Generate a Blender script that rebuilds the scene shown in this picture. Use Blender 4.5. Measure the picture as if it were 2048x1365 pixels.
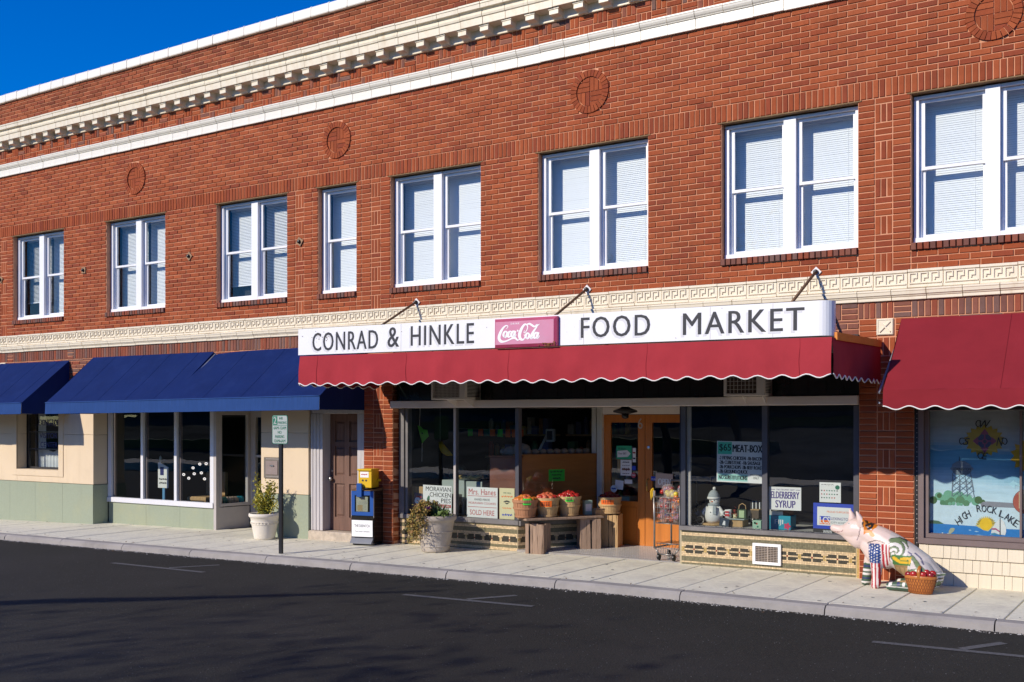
import bpy, bmesh, math, random
from mathutils import Vector, Matrix, Euler

for _o in list(bpy.data.objects):
    bpy.data.objects.remove(_o, do_unlink=True)
scene = bpy.context.scene
C = scene.collection
R = math.radians
rnd = random.Random(7)

# ------------------------------------------------------------------ camera, sky, sun, exposure
cam_d = bpy.data.cameras.new('camera')
cam = bpy.data.objects.new('camera', cam_d)
C.objects.link(cam)
cam.location = (0.0, -12.183, 1.80)
cam.rotation_euler = (R(90), 0, R(33.053))
cam_d.sensor_width = 36.0
cam_d.lens = 37.79
cam_d.shift_y = 0.0774
cam_d.clip_start = 0.1
cam_d.clip_end = 3000
scene.camera = cam

SUN_EL = R(28.2)
SUN_AZ_OFF = R(22.7)          # sun stands in front of the facade, turned this far to the left of its normal
world = bpy.data.worlds.new('World')
scene.world = world
world.use_nodes = True
_nt = world.node_tree
_bg = _nt.nodes['Background']
_sky = _nt.nodes.new('ShaderNodeTexSky')
_sky.sky_type = 'NISHITA'
_sky.sun_disc = False
_sky.sun_elevation = SUN_EL
_sky.sun_rotation = R(180) + SUN_AZ_OFF
_sky.altitude = 250
_sky.air_density = 1.0
_sky.dust_density = 0.05
_sky.ozone_density = 5.0
_hs = _nt.nodes.new('ShaderNodeHueSaturation')      # the clear, polarised blue of the photograph
_hs.inputs['Hue'].default_value = .520
_hs.inputs['Saturation'].default_value = 1.5
_hs.inputs['Value'].default_value = 1.6
_nt.links.new(_sky.outputs[0], _hs.inputs['Color'])
_nt.links.new(_hs.outputs[0], _bg.inputs[0])
_bg.inputs[1].default_value = 0.10

sun_d = bpy.data.lights.new('sun', 'SUN')
sun_d.energy = 4.45
sun_d.angle = R(0.55)
sun_d.color = (1.0, 0.905, 0.765)
sun = bpy.data.objects.new('sun', sun_d)
C.objects.link(sun)
sun.rotation_euler = Vector((0.419, 1.0, -0.581)).to_track_quat('-Z', 'Y').to_euler()
sun.location = (-10, -25, 20)

scene.view_settings.view_transform = 'Standard'
scene.view_settings.look = 'None'
scene.view_settings.exposure = 0.0
scene.view_settings.gamma = 1.0
scene.view_settings.use_curve_mapping = False
scene.render.engine = 'CYCLES'
scene.cycles.max_bounces = 7
scene.cycles.transparent_max_bounces = 12
scene.cycles.caustics_reflective = False
scene.cycles.caustics_refractive = False
scene.cycles.use_denoising = True

# ------------------------------------------------------------------ materials
def _nodes(name):
    m = bpy.data.materials.new(name)
    m.use_nodes = True
    nt = m.node_tree
    return m, nt, nt.nodes['Principled BSDF']

def mat(name, col, rough=.6, metal=0., var=0.12, scale=6., bump=0., bscale=80., attr=None, stretch=None, spec=.5, coat=0., dirt=None, streak=None):
    """Principled material: a base colour varied by two noises, an optional colour attribute, fine relief."""
    m, nt, p = _nodes(name)
    N, L = nt.nodes, nt.links
    p.inputs['Roughness'].default_value = rough
    p.inputs['Metallic'].default_value = metal
    p.inputs['Specular IOR Level'].default_value = spec
    if coat:
        p.inputs['Coat Weight'].default_value = coat
    tc = N.new('ShaderNodeTexCoord')
    src = tc.outputs['Object']
    if stretch:
        mp = N.new('ShaderNodeMapping')
        mp.inputs['Scale'].default_value = stretch
        L.new(src, mp.inputs[0])
        src = mp.outputs[0]
    if attr:
        a = N.new('ShaderNodeAttribute')
        a.attribute_name = attr
        base = a.outputs['Color']
    else:
        c = N.new('ShaderNodeRGB')
        c.outputs[0].default_value = (*col, 1)
        base = c.outputs[0]
    if var:
        n1 = N.new('ShaderNodeTexNoise')
        n1.inputs['Scale'].default_value = scale
        n1.inputs['Detail'].default_value = 6
        n1.inputs['Roughness'].default_value = .65
        L.new(src, n1.inputs['Vector'])
        mr = N.new('ShaderNodeMapRange')
        mr.inputs[1].default_value = .25
        mr.inputs[2].default_value = .75
        mr.inputs[3].default_value = 1 - var
        mr.inputs[4].default_value = 1 + var
        L.new(n1.outputs[0], mr.inputs[0])
        mx = N.new('ShaderNodeMix')
        mx.data_type = 'RGBA'
        mx.blend_type = 'MULTIPLY'
        mx.inputs[0].default_value = 1
        L.new(base, mx.inputs[6])
        L.new(mr.outputs[0], mx.inputs[7])
        base = mx.outputs[2]
    if dirt:
        dcol, dscale, lo, hi, amt = dirt
        n2 = N.new('ShaderNodeTexNoise')
        n2.inputs['Scale'].default_value = dscale
        n2.inputs['Detail'].default_value = 8
        n2.inputs['Roughness'].default_value = .7
        L.new(src, n2.inputs['Vector'])
        m2 = N.new('ShaderNodeMapRange')
        m2.inputs[1].default_value = lo
        m2.inputs[2].default_value = hi
        m2.inputs[3].default_value = 0
        m2.inputs[4].default_value = amt
        L.new(n2.outputs[0], m2.inputs[0])
        x2 = N.new('ShaderNodeMix')
        x2.data_type = 'RGBA'
        L.new(m2.outputs[0], x2.inputs[0])
        L.new(base, x2.inputs[6])
        x2.inputs[7].default_value = (*dcol, 1)
        base = x2.outputs[2]
    if streak:                # rain streaks: noise drawn out downwards
        sscale, slo, shi, samt, scol = streak
        mp2 = N.new('ShaderNodeMapping')
        mp2.inputs['Scale'].default_value = (sscale, sscale, sscale * .10)
        gp = N.new('ShaderNodeNewGeometry')
        L.new(gp.outputs['Position'], mp2.inputs[0])
        n3 = N.new('ShaderNodeTexNoise')
        n3.inputs['Scale'].default_value = 1
        n3.inputs['Detail'].default_value = 5
        n3.inputs['Roughness'].default_value = .65
        L.new(mp2.outputs[0], n3.inputs['Vector'])
        m3 = N.new('ShaderNodeMapRange')
        m3.inputs[1].default_value = slo
        m3.inputs[2].default_value = shi
        m3.inputs[3].default_value = 0
        m3.inputs[4].default_value = samt
        L.new(n3.outputs[0], m3.inputs[0])
        x3 = N.new('ShaderNodeMix')
        x3.data_type = 'RGBA'
        L.new(m3.outputs[0], x3.inputs[0])
        L.new(base, x3.inputs[6])
        x3.inputs[7].default_value = (*scol, 1)
        base = x3.outputs[2]
    L.new(base, p.inputs['Base Color'])
    if bump:
        nb = N.new('ShaderNodeTexNoise')
        nb.inputs['Scale'].default_value = bscale
        nb.inputs['Detail'].default_value = 4
        L.new(src, nb.inputs['Vector'])
        b = N.new('ShaderNodeBump')
        b.inputs['Strength'].default_value = bump
        b.inputs['Distance'].default_value = .01
        L.new(nb.outputs[0], b.inputs['Height'])
        L.new(b.outputs[0], p.inputs['Normal'])
    return m

def glass_mat(name, tint=(.86, .92, .9), ior=1.5, refl=1.0):
    m = bpy.data.materials.new(name)
    m.use_nodes = True
    nt = m.node_tree
    N, L = nt.nodes, nt.links
    N.remove(N['Principled BSDF'])
    out = N['Material Output']
    tr = N.new('ShaderNodeBsdfTransparent')
    tr.inputs[0].default_value = (*tint, 1)
    gl = N.new('ShaderNodeBsdfGlossy')
    gl.inputs['Roughness'].default_value = 0.004
    gl.inputs['Color'].default_value = (refl, refl, refl, 1)
    lw = N.new('ShaderNodeLayerWeight')       # thin pane: reflection rises towards grazing view on both faces
    lw.inputs[0].default_value = .5
    pw = N.new('ShaderNodeMath'); pw.operation = 'POWER'; pw.inputs[1].default_value = 5
    L.new(lw.outputs['Facing'], pw.inputs[0])
    fr = N.new('ShaderNodeMath'); fr.operation = 'MULTIPLY_ADD'
    r0 = ((ior - 1) / (ior + 1)) ** 2
    fr.inputs[1].default_value = 1 - r0
    fr.inputs[2].default_value = r0
    L.new(pw.outputs[0], fr.inputs[0])
    # gentle waviness of old panes
    tc = N.new('ShaderNodeTexCoord')
    nz = N.new('ShaderNodeTexNoise')
    nz.inputs['Scale'].default_value = 1.6
    L.new(tc.outputs['Object'], nz.inputs['Vector'])
    bp = N.new('ShaderNodeBump')
    bp.inputs['Strength'].default_value = .012
    bp.inputs['Distance'].default_value = .1
    L.new(nz.outputs[0], bp.inputs['Height'])
    L.new(bp.outputs[0], gl.inputs['Normal'])
    mx = N.new('ShaderNodeMixShader')
    L.new(fr.outputs[0], mx.inputs[0])
    L.new(tr.outputs[0], mx.inputs[1])
    L.new(gl.outputs[0], mx.inputs[2])
    L.new(mx.outputs[0], out.inputs[0])
    return m

MT = {}
MT['brick'] = mat('brick', (.3, .08, .04), .85, var=.16, scale=9, attr='col', bump=.5, bscale=150, stretch=(2.2, 1, .8), spec=.2, dirt=((.10, .045, .03), .45, .52, .80, .30), streak=(2.2, .56, .80, .38, (.13, .05, .035)))
MT['mortar'] = mat('mortar', (.66, .315, .18), .95, var=.15, scale=3, bump=.4, bscale=160, spec=.1)
MT['terracotta'] = mat('glazed_terracotta', (.80, .71, .54), .38, var=.07, scale=3, dirt=((.45, .26, .09), 2.2, .58, .82, .55), spec=.4, streak=(6, .55, .78, .5, (.42, .28, .12)))
MT['white_glaze'] = mat('white_glaze', (.82, .77, .66), .35, var=.05, scale=3, dirt=((.38, .30, .16), 2.5, .60, .85, .5), streak=(6, .58, .80, .4, (.40, .33, .22)))
MT['cope'] = mat('coping_glaze', (.82, .78, .69), .4, var=.06, scale=2, dirt=((.3, .26, .18), 4, .62, .85, .5))
MT['vinyl'] = mat('white_vinyl', (.82, .83, .85), .45, var=.03, scale=2, dirt=((.5, .48, .45), 5, .66, .9, .3))
MT['blind'] = mat('blind', (.86, .84, .80), .6, var=.02)
MT['dark_room'] = mat('dark_room', (.02, .022, .025), .9, var=.2)
MT['glass'] = glass_mat('window_glass', (.90, .95, .98), 1.55)
MT['shopglass'] = glass_mat('shop_glass', (.84, .88, .87), 1.75)
MT['lintel'] = mat('lintel_steel', (.22, .13, .055), .8, var=.3, scale=8)
MT['stucco'] = mat('stucco', (.72, .58, .41), .9, var=.05, scale=1.5, bump=.3, bscale=220, dirt=((.45, .33, .2), 1.2, .58, .85, .35), spec=.2, streak=(3.5, .54, .80, .35, (.42, .31, .20)))
MT['greenstone'] = mat('green_base_stone', (.305, .345, .255), .8, var=.06, scale=30, bump=.1, bscale=200, dirt=((.42, .40, .22), 1.1, .5, .8, .5), spec=.3, streak=(4, .54, .8, .4, (.22, .23, .17)))
MT['greytrim'] = mat('grey_trim', (.46, .42, .40), .6, var=.06, dirt=((.25, .22, .2), 6, .6, .85, .4))
MT['whitepaint'] = mat('white_paint', (.82, .78, .73), .5, var=.05, scale=4, dirt=((.4, .36, .3), 7, .6, .85, .35))
MT['beam'] = mat('beam_paint', (.80, .70, .63), .5, var=.04, scale=3)
MT['darkmetal'] = mat('dark_metal', (.035, .033, .035), .45, var=.2, spec=.4)
MT['greymetal'] = mat('grey_metal', (.22, .23, .26), .5, var=.1)
MT['black'] = mat('black_paint', (.012, .012, .014), .4, var=.1)
MT['ink'] = mat('ink', (.02, .022, .03), .6, var=0)
MT['white'] = mat('white_panel', (.86, .86, .86), .45, var=.03, scale=2)
MT['transom'] = mat('transom_tile', (.012, .02, .016), .25, var=.3, scale=2)
MT['doorwood'] = mat('weathered_wood', (.16, .085, .06), .7, var=.35, scale=3, stretch=(9, 9, .7), bump=.25, bscale=30)
MT['orangewood'] = mat('varnished_wood', (.52, .17, .025), .35, var=.2, scale=2.5, stretch=(7, 7, .6), bump=.06, bscale=20)
MT['concrete'] = mat('concrete', (.79, .75, .60), .9, var=.14, scale=22, bump=.35, bscale=70, dirt=((.44, .40, .35), 1.7, .46, .78, .65), spec=.25)
MT['kerb'] = mat('kerb_concrete', (.34, .315, .29), .9, var=.14, scale=3, bump=.35, bscale=90, dirt=((.2, .19, .18), 2.4, .5, .75, .55), spec=.25)
MT['asphalt'] = mat('asphalt', (.0215, .0200, .0150), .88, var=.5, scale=42, bump=.8, bscale=60, dirt=((.036, .033, .029), .35, .45, .75, .7), spec=.3)
MT['roadpaint'] = mat('worn_road_paint', (.11, .11, .11), .8, var=.5, scale=40, spec=.3)
MT['navy'] = mat('navy_canvas', (.0065, .020, .100), .85, var=.14, scale=1.6, bump=.22, bscale=9, spec=.1, streak=(5, .5, .8, .35, (.018, .040, .15)))
MT['navyfade'] = mat('faded_navy_canvas', (.020, .060, .20), .8, var=.14, scale=5, stretch=(6, 1, .6), spec=.15, dirt=((.30, .30, .36), 9, .60, .9, .35))
MT['redcanvas'] = mat('red_canvas', (.235, .021, .029), .85, var=.12, scale=1.6, bump=.22, bscale=9, spec=.1, streak=(4, .5, .8, .3, (.20, .02, .03)))
MT['redfade'] = mat('faded_red_canvas', (.37, .037, .047), .85, var=.12, scale=1.8, bump=.22, bscale=9, spec=.1, streak=(5, .5, .8, .35, (.28, .03, .04)), dirt=((.30, .03, .04), 2.2, .52, .8, .5))
MT['piping'] = mat('white_piping', (.80, .78, .75), .7, var=.05)
MT['step'] = mat('granite_step', (.50, .42, .33), .9, var=.3, scale=12, bump=.4, bscale=60)

# ------------------------------------------------------------------ mesh helpers
class MB:
    """Collects faces for one mesh, optionally with a colour per face and several materials."""
    def __init__(s):
        s.v, s.f, s.c, s.mi = [], [], [], []
    def face(s, pts, col=None, mi=0):
        n = len(s.v)
        s.v.extend(pts)
        s.f.append(tuple(range(n, n + len(pts))))
        s.c.append(col)
        s.mi.append(mi)
    def raw(s, verts, faces, col=None, mi=0):
        n = len(s.v)
        s.v.extend(verts)
        for f in faces:
            s.f.append(tuple(n + i for i in f))
            s.c.append(col)
            s.mi.append(mi)
        return s
    def box(s, x0, x1, y0, y1, z0, z1, col=None, mi=0):
        v = [(x0, y0, z0), (x1, y0, z0), (x1, y1, z0), (x0, y1, z0), (x0, y0, z1), (x1, y0, z1), (x1, y1, z1), (x0, y1, z1)]
        return s.raw(v, [(0, 3, 2, 1), (4, 5, 6, 7), (0, 1, 5, 4), (1, 2, 6, 5), (2, 3, 7, 6), (3, 0, 4, 7)], col, mi)
    def bbox(s, x0, x1, y0, y1, z0, z1, c=.004, col=None, mi=0):
        """box with chamfered edges"""
        v, f = [], []
        for (zz, i) in ((z0, c), (z0 + c, 0), (z1 - c, 0), (z1, c)):
            v += [(x0 + i + (c if i == 0 else 0) * 0, y0 + i, zz), (x1 - i, y0 + i, zz), (x1 - i, y1 - i, zz), (x0 + i, y1 - i, zz)]
        f = [(0, 3, 2, 1), (12, 13, 14, 15)]
        for k in range(3):
            for j in range(4):
                a, b = 4 * k + j, 4 * k + (j + 1) % 4
                f.append((a, b, b + 4, a + 4))
        return s.raw(v, f, col, mi)
    def beam(s, a, b, w, h=None, col=None, mi=0, up=(0, 0, 1)):
        """rectangular bar from a to b"""
        h = w if h is None else h
        a, b = Vector(a), Vector(b)
        d = (b - a).normalized()
        u = Vector(up)
        if abs(d.dot(u)) > .98:
            u = Vector((0, 1, 0))
        r = d.cross(u).normalized()
        u = r.cross(d)
        v = []
        for p in (a, b):
            for i, j in ((-1, -1), (1, -1), (1, 1), (-1, 1)):
                v.append(tuple(p + r * (i * w / 2) + u * (j * h / 2)))
        return s.raw(v, [(3, 2, 1, 0), (4, 5, 6, 7), (0, 1, 5, 4), (1, 2, 6, 5), (2, 3, 7, 6), (3, 0, 4, 7)], col, mi)
    def tube(s, pts, rad, n=8, col=None, mi=0, cap=True):
        pts = [Vector(p) for p in pts]
        rads = rad if isinstance(rad, (list, tuple)) else [rad] * len(pts)
        rings, prev = [], None
        base = len(s.v)
        for i, p in enumerate(pts):
            d = (pts[min(i + 1, len(pts) - 1)] - pts[max(i - 1, 0)]).normalized()
            if prev is None:
                u = Vector((0, 0, 1)) if abs(d.z) < .9 else Vector((1, 0, 0))
                u = (u - d * u.dot(d)).normalized()
            else:
                u = (prev - d * prev.dot(d))
                u = u.normalized() if u.length > 1e-6 else prev
            prev = u
            w = d.cross(u)
            for k in range(n):
                a = 2 * math.pi * k / n
                s.v.append(tuple(p + (u * math.cos(a) + w * math.sin(a)) * rads[i]))
        for i in range(len(pts) - 1):
            for k in range(n):
                a, b = base + i * n + k, base + i * n + (k + 1) % n
                s.f.append((a, b, b + n, a + n)); s.c.append(col); s.mi.append(mi)
        if cap:
            s.f.append(tuple(base + k for k in reversed(range(n)))); s.c.append(col); s.mi.append(mi)
            e = base + (len(pts) - 1) * n
            s.f.append(tuple(e + k for k in range(n))); s.c.append(col); s.mi.append(mi)
        return s
    def lathe(s, prof, n=24, cx=0, cy=0, col=None, mi=0, cap=True, axis='z'):
        base = len(s.v)
        for r, z in prof:
            for k in range(n):
                a = 2 * math.pi * k / n
                s.v.append((cx + r * math.cos(a), cy + r * math.sin(a), z))
        for i in range(len(prof) - 1):
            for k in range(n):
                a, b = base + i * n + k, base + i * n + (k + 1) % n
                s.f.append((a, b, b + n, a + n)); s.c.append(col); s.mi.append(mi)
        if cap:
            s.f.append(tuple(base + k for k in reversed(range(n)))); s.c.append(col); s.mi.append(mi)
            e = base + (len(prof) - 1) * n
            s.f.append(tuple(e + k for k in range(n))); s.c.append(col); s.mi.append(mi)
        return s
    def ball(s, c, r, sx=1, sy=1, sz=1, nu=12, nv=8, col=None, mi=0):
        base = len(s.v)
        for j in range(1, nv):
            t = math.pi * j / nv
            for i in range(nu):
                a = 2 * math.pi * i / nu
                s.v.append((c[0] + r * sx * math.sin(t) * math.cos(a), c[1] + r * sy * math.sin(t) * math.sin(a), c[2] + r * sz * math.cos(t)))
        top, bot = len(s.v), len(s.v) + 1
        s.v += [(c[0], c[1], c[2] + r * sz), (c[0], c[1], c[2] - r * sz)]
        for j in range(nv - 2):
            for i in range(nu):
                a, b = base + j * nu + i, base + j * nu + (i + 1) % nu
                s.f.append((a, a + nu, b + nu, b)); s.c.append(col); s.mi.append(mi)
        for i in range(nu):
            s.f.append((top, base + i, base + (i + 1) % nu)); s.c.append(col); s.mi.append(mi)
            e = base + (nv - 2) * nu
            s.f.append((bot, e + (i + 1) % nu, e + i)); s.c.append(col); s.mi.append(mi)
        return s
    def prism(s, pts, y0, y1, col=None, mi=0):
        """outline in x,z (counter-clockwise seen from -y) given thickness along y"""
        n = len(pts)
        v = [(x, y0, z) for x, z in pts] + [(x, y1, z) for x, z in pts]
        f = [tuple(range(n)), tuple(reversed(range(n, 2 * n)))]
        for i in range(n):
            j = (i + 1) % n
            f.append((j, i, i + n, j + n))
        return s.raw(v, f, col, mi)
    def extrude_x(s, prof, x0, x1, col=None, mi=0):
        """profile in y,z drawn out along x"""
        n = len(prof)
        v = [(x0, y, z) for y, z in prof] + [(x1, y, z) for y, z in prof]
        f = [tuple(range(n)), tuple(reversed(range(n, 2 * n)))]
        for i in range(n):
            j = (i + 1) % n
            f.append((j, i, i + n, j + n))
        return s.raw(v, f, col, mi)
    def mesh(s, name='mesh', smooth=False, recalc=True):
        me = bpy.data.meshes.new(name)
        me.from_pydata(s.v, [], s.f)
        if any(c is not None for c in s.c):
            at_ = me.color_attributes.new('col', 'FLOAT_COLOR', 'CORNER')
            buf = []
            for f, c in zip(s.f, s.c):
                c = c or (.5, .5, .5)
                buf.extend((c[0], c[1], c[2], 1.0) * len(f))
            at_.data.foreach_set('color', buf)
        if any(s.mi):
            me.polygons.foreach_set('material_index', s.mi)
        if smooth:
            me.polygons.foreach_set('use_smooth', [True] * len(me.polygons))
        if recalc:
            bm = bmesh.new()
            bm.from_mesh(me)
            bmesh.ops.recalc_face_normals(bm, faces=bm.faces)
            bm.to_mesh(me)
            bm.free()
        me.update()
        return me

def link(name, me, m=None, parent=None, loc=None, rot=None):
    o = bpy.data.objects.new(name, me)
    C.objects.link(o)
    if m is not None and me is not None:
        ms = m if isinstance(m, (list, tuple)) else [m]
        if not me.materials:
            for k in ms:
                me.materials.append(MT[k] if isinstance(k, str) else k)
    if parent is not None:
        o.parent = parent
    if loc is not None:
        o.location = loc
    if rot is not None:
        o.rotation_euler = rot
    return o

def part(name, mb, m, parent, smooth=False, loc=None, rot=None, kind=None, label=None, recalc=True):
    o = link(name, mb.mesh(name, smooth, recalc), m, parent, loc, rot)
    if kind:
        o['kind'] = kind
    if label:
        o['label'] = label
    return o

def tag(o, label, cat, group=None):
    o['label'] = label
    o['category'] = cat
    if group:
        o['group'] = group
    return o

def thing(name, label, cat, loc=(0, 0, 0), rotz=0., group=None):
    o = bpy.data.objects.new(name, None)
    o.empty_display_size = .1
    C.objects.link(o)
    o.location = loc
    o.rotation_euler = (0, 0, rotz)
    return tag(o, label, cat, group)

def solo(name, mb, m, label, cat, group=None, loc=None, rot=None, smooth=False):
    return tag(link(name, mb.mesh(name, smooth), m, None, loc, rot), label, cat, group)

def struct(name, mb, m, smooth=False):
    o = link(name, mb.mesh(name, smooth), m)
    o['kind'] = 'structure'
    return o

_tx = {}
def text_verts(s, bold=0.0, spacing=1.0, shear=0.0):
    key = (s, bold, spacing, shear)
    if key in _tx:
        return _tx[key]
    cu = bpy.data.curves.new('t', 'FONT')
    cu.body = s
    cu.size = 1
    cu.space_character = spacing
    cu.shear = shear
    cu.resolution_u = 3
    cu.fill_mode = 'FRONT'
    o = bpy.data.objects.new('t', cu)
    C.objects.link(o)
    bpy.context.view_layer.update()
    dg = bpy.context.evaluated_depsgraph_get()
    me = o.evaluated_get(dg).to_mesh()
    V = [(v.co.x, v.co.y) for v in me.vertices]
    F = [tuple(p.vertices) for p in me.polygons]
    o.evaluated_get(dg).to_mesh_clear()
    bpy.data.objects.remove(o)
    bpy.data.curves.remove(cu)
    xs = [v[0] for v in V]; ys = [v[1] for v in V]
    a, b, c, d = min(xs), max(xs), min(ys), max(ys)
    V = [((x - a) / max(b - a, 1e-6), (y - c) / max(d - c, 1e-6)) for x, y in V]
    _tx[key] = (V, F)
    return _tx[key]

def text_mb(mb, s, x0, x1, z0, z1, y, bold=0., spacing=1., shear=0., fn=None, mi=0, col=None):
    V, F = text_verts(s, 0., spacing, shear)
    if bold > .006 and fn is None:      # heavier strokes: the same outline laid twice, a hair apart
        d = bold * (z1 - z0) * .9
        for k, dx in enumerate((-d, d)):
            mb.raw([(x0 + dx + u * (x1 - x0), y + .00012 * (k + 1), z0 + v * (z1 - z0)) for u, v in V], F, col, mi)
    P = [(x0 + u * (x1 - x0), y, z0 + v * (z1 - z0)) for u, v in V]
    if fn:
        P = [fn(*p) for p in P]
    mb.raw(P, F, col, mi)
    return mb

def scribble(parent, x0, x1, z0, z1, y, m='ink', name='print_line'):
    """print too small to read in the photograph: an uneven wavy line"""
    n = 14
    h = (z1 - z0)
    P = [(x0 + (x1 - x0) * k / n, z0 + h * (.5 + .35 * math.sin(k * 2.4 + z0 * 50)), h * (.35 + .2 * math.sin(k * 1.7))) for k in range(n + 1)]
    return part(name, stroke(MB(), P, y, 2), m, parent, recalc=False)

def lettering(parent, s, x0, x1, z0, z1, y, m='ink', bold=0., spacing=1., shear=0., name='lettering'):
    if s == '~':
        return scribble(parent, x0, x1, z0, z1, y, m)
    return part(name, text_mb(MB(), s, x0, x1, z0, z1, y, bold, spacing, shear), m, parent, recalc=False)

def curve_pts(pts, n=8):
    """Catmull-Rom through points of any dimension"""
    out = []
    P = [pts[0]] + list(pts) + [pts[-1]]
    for i in range(1, len(P) - 2):
        a, b, c, d = P[i - 1], P[i], P[i + 1], P[i + 2]
        for k in range(n):
            t = k / n
            out.append(tuple(.5 * ((2 * b[j]) + (c[j] - a[j]) * t + (2 * a[j] - 5 * b[j] + 4 * c[j] - d[j]) * t * t + (3 * b[j] - a[j] - 3 * c[j] + d[j]) * t ** 3) for j in range(len(b))))
    out.append(tuple(pts[-1]))
    return out

def stroke(mb, pts, y, n=6, mi=0, col=None):
    """brush stroke: points (x, z, width) in a plane of constant y"""
    P = curve_pts(pts, n)
    L_, R_ = [], []
    for i, (x, z, w) in enumerate(P):
        a, b = P[max(i - 1, 0)], P[min(i + 1, len(P) - 1)]
        dx, dz = b[0] - a[0], b[1] - a[1]
        l = math.hypot(dx, dz) or 1
        nx, nz = -dz / l, dx / l
        L_.append((x + nx * w / 2, y, z + nz * w / 2))
        R_.append((x - nx * w / 2, y, z - nz * w / 2))
    for i in range(len(P) - 1):
        mb.face([R_[i], R_[i + 1], L_[i + 1], L_[i]], col, mi)
    return mb

def clip_poly(poly, cx, cz, r, n=20):
    """clip a polygon (x,z) to a circle drawn as an n-gon"""
    for k in range(n):
        a = 2 * math.pi * (k + .5) / n
        nx, nz = math.cos(a), math.sin(a)
        d = r
        out = []
        for i in range(len(poly)):
            p, q = poly[i], poly[(i + 1) % len(poly)]
            dp = (p[0] - cx) * nx + (p[1] - cz) * nz - d
            dq = (q[0] - cx) * nx + (q[1] - cz) * nz - d
            if dp <= 0:
                out.append(p)
            if dp * dq < 0:
                t = dp / (dp - dq)
                out.append((p[0] + (q[0] - p[0]) * t, p[1] + (q[1] - p[1]) * t))
        poly = out
        if len(poly) < 3:
            return []
    return poly

def lerp_table(tab, x):
    if x <= tab[0][0]:
        return tab[0][1]
    for (a, za), (b, zb) in zip(tab, tab[1:]):
        if x <= b:
            return za + (zb - za) * (x - a) / (b - a)
    return tab[-1][1]

GROUND = [(-60, -.50), (-24, -.17), (-19.9, -.14), (-17, -.08), (-11.7, -.03), (-9.2, .0), (-5.4, .032), (-3.3, .026), (-1.6, .03), (40, .2)]
def zg(x):
    """height of the pavement at the building line: the street falls gently to the left"""
    return lerp_table(GROUND, x)
# ------------------------------------------------------------------ ground, road, pavement, kerb
KERB_Y = -1.95
def zroad(x, y):
    return zg(x) - .088 + .012 * min(max((KERB_Y - y) / 5, 0), 1)

_g = MB()
_g.face([(-700, -700, -.9), (700, -700, -.9), (700, 700, -.9), (-700, 700, -.9)])
struct('ground', _g, mat('earth', (.11, .10, .07), .95, var=.3, scale=.2))

_m = MB()
_xs = [-70, -50, -35] + [-26 + i * 1.0 for i in range(33)] + [15, 30, 45]
_ys = [KERB_Y + .03, -2.6, -4, -6, -8, -11, -14, -17.6]
for i in range(len(_xs) - 1):
    for j in range(len(_ys) - 1):
        q = [(_xs[i], _ys[j + 1]), (_xs[i + 1], _ys[j + 1]), (_xs[i + 1], _ys[j]), (_xs[i], _ys[j])]
        _m.face([(x, y, zroad(x, y)) for x, y in q])
road = struct('road', _m, 'asphalt')

def road_mark(pts, w):
    mb = MB()
    for (a, b) in pts:
        d = Vector((b[0] - a[0], b[1] - a[1], 0)).normalized()
        n_ = Vector((-d.y, d.x, 0)) * w / 2
        q = [(a[0] - n_.x, a[1] - n_.y), (b[0] - n_.x, b[1] - n_.y), (b[0] + n_.x, b[1] + n_.y), (a[0] + n_.x, a[1] + n_.y)]
        mb.face([(x, y, zroad(x, y) + .004) for x, y in q])
    return mb
for seg in ([((-12.4, -2.99), (-10.55, -3.03))], [((-11.30, -2.95), (-10.95, -2.42))],
            [((-7.25, -3.17), (-5.66, -3.10))], [((-6.48, -3.07), (-6.18, -2.60))],
            [((-2.38, -2.99), (-.9, -2.92))], [((-1.70, -2.90), (-1.45, -2.45))]):
    part('parking_mark', road_mark(seg, .085), 'roadpaint', road)
# loose grit along the gutter
_gr = MB()
for i in range(2600):
    x = rnd.uniform(-22, 0)
    y = KERB_Y - abs(rnd.gauss(0, .05)) - .005
    s_ = rnd.uniform(.004, .013)
    z = zroad(x, y) + .003
    c_ = rnd.uniform(.12, .5)
    a = rnd.uniform(0, 6.28)
    p = [(x + s_ * math.cos(a + t), y + s_ * math.sin(a + t), z) for t in (0, 1.7, 3.4, 5.0)]
    top = (x, y, z + s_ * .7)
    for k in range(4):
        _gr.face([p[k], p[(k + 1) % 4], top], (c_, c_ * .95, c_ * .88))
part('grit', _gr, mat('grit', (.4, .4, .4), .9, attr='col', var=.2), road, kind='stuff')
# chips of stone showing through the road surface
_gr = MB()
for i in range(5000):
    x, y = rnd.uniform(-14, 1), rnd.uniform(-7.5, -2.1)
    s_ = rnd.uniform(.003, .007)
    z = zroad(x, y) + .001
    c_ = rnd.uniform(.04, .12)
    a = rnd.uniform(0, 6.28)
    p = [(x + s_ * math.cos(a + t), y + s_ * math.sin(a + t), z) for t in (0, 2.1, 4.2)]
    top = (x, y, z + s_ * .6)
    for k in range(3):
        _gr.face([p[k], p[(k + 1) % 3], top], (c_, c_, c_))
part('stone_chip', _gr, 'kerb' if False else bpy.data.materials['grit'], road, kind='stuff')

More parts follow.
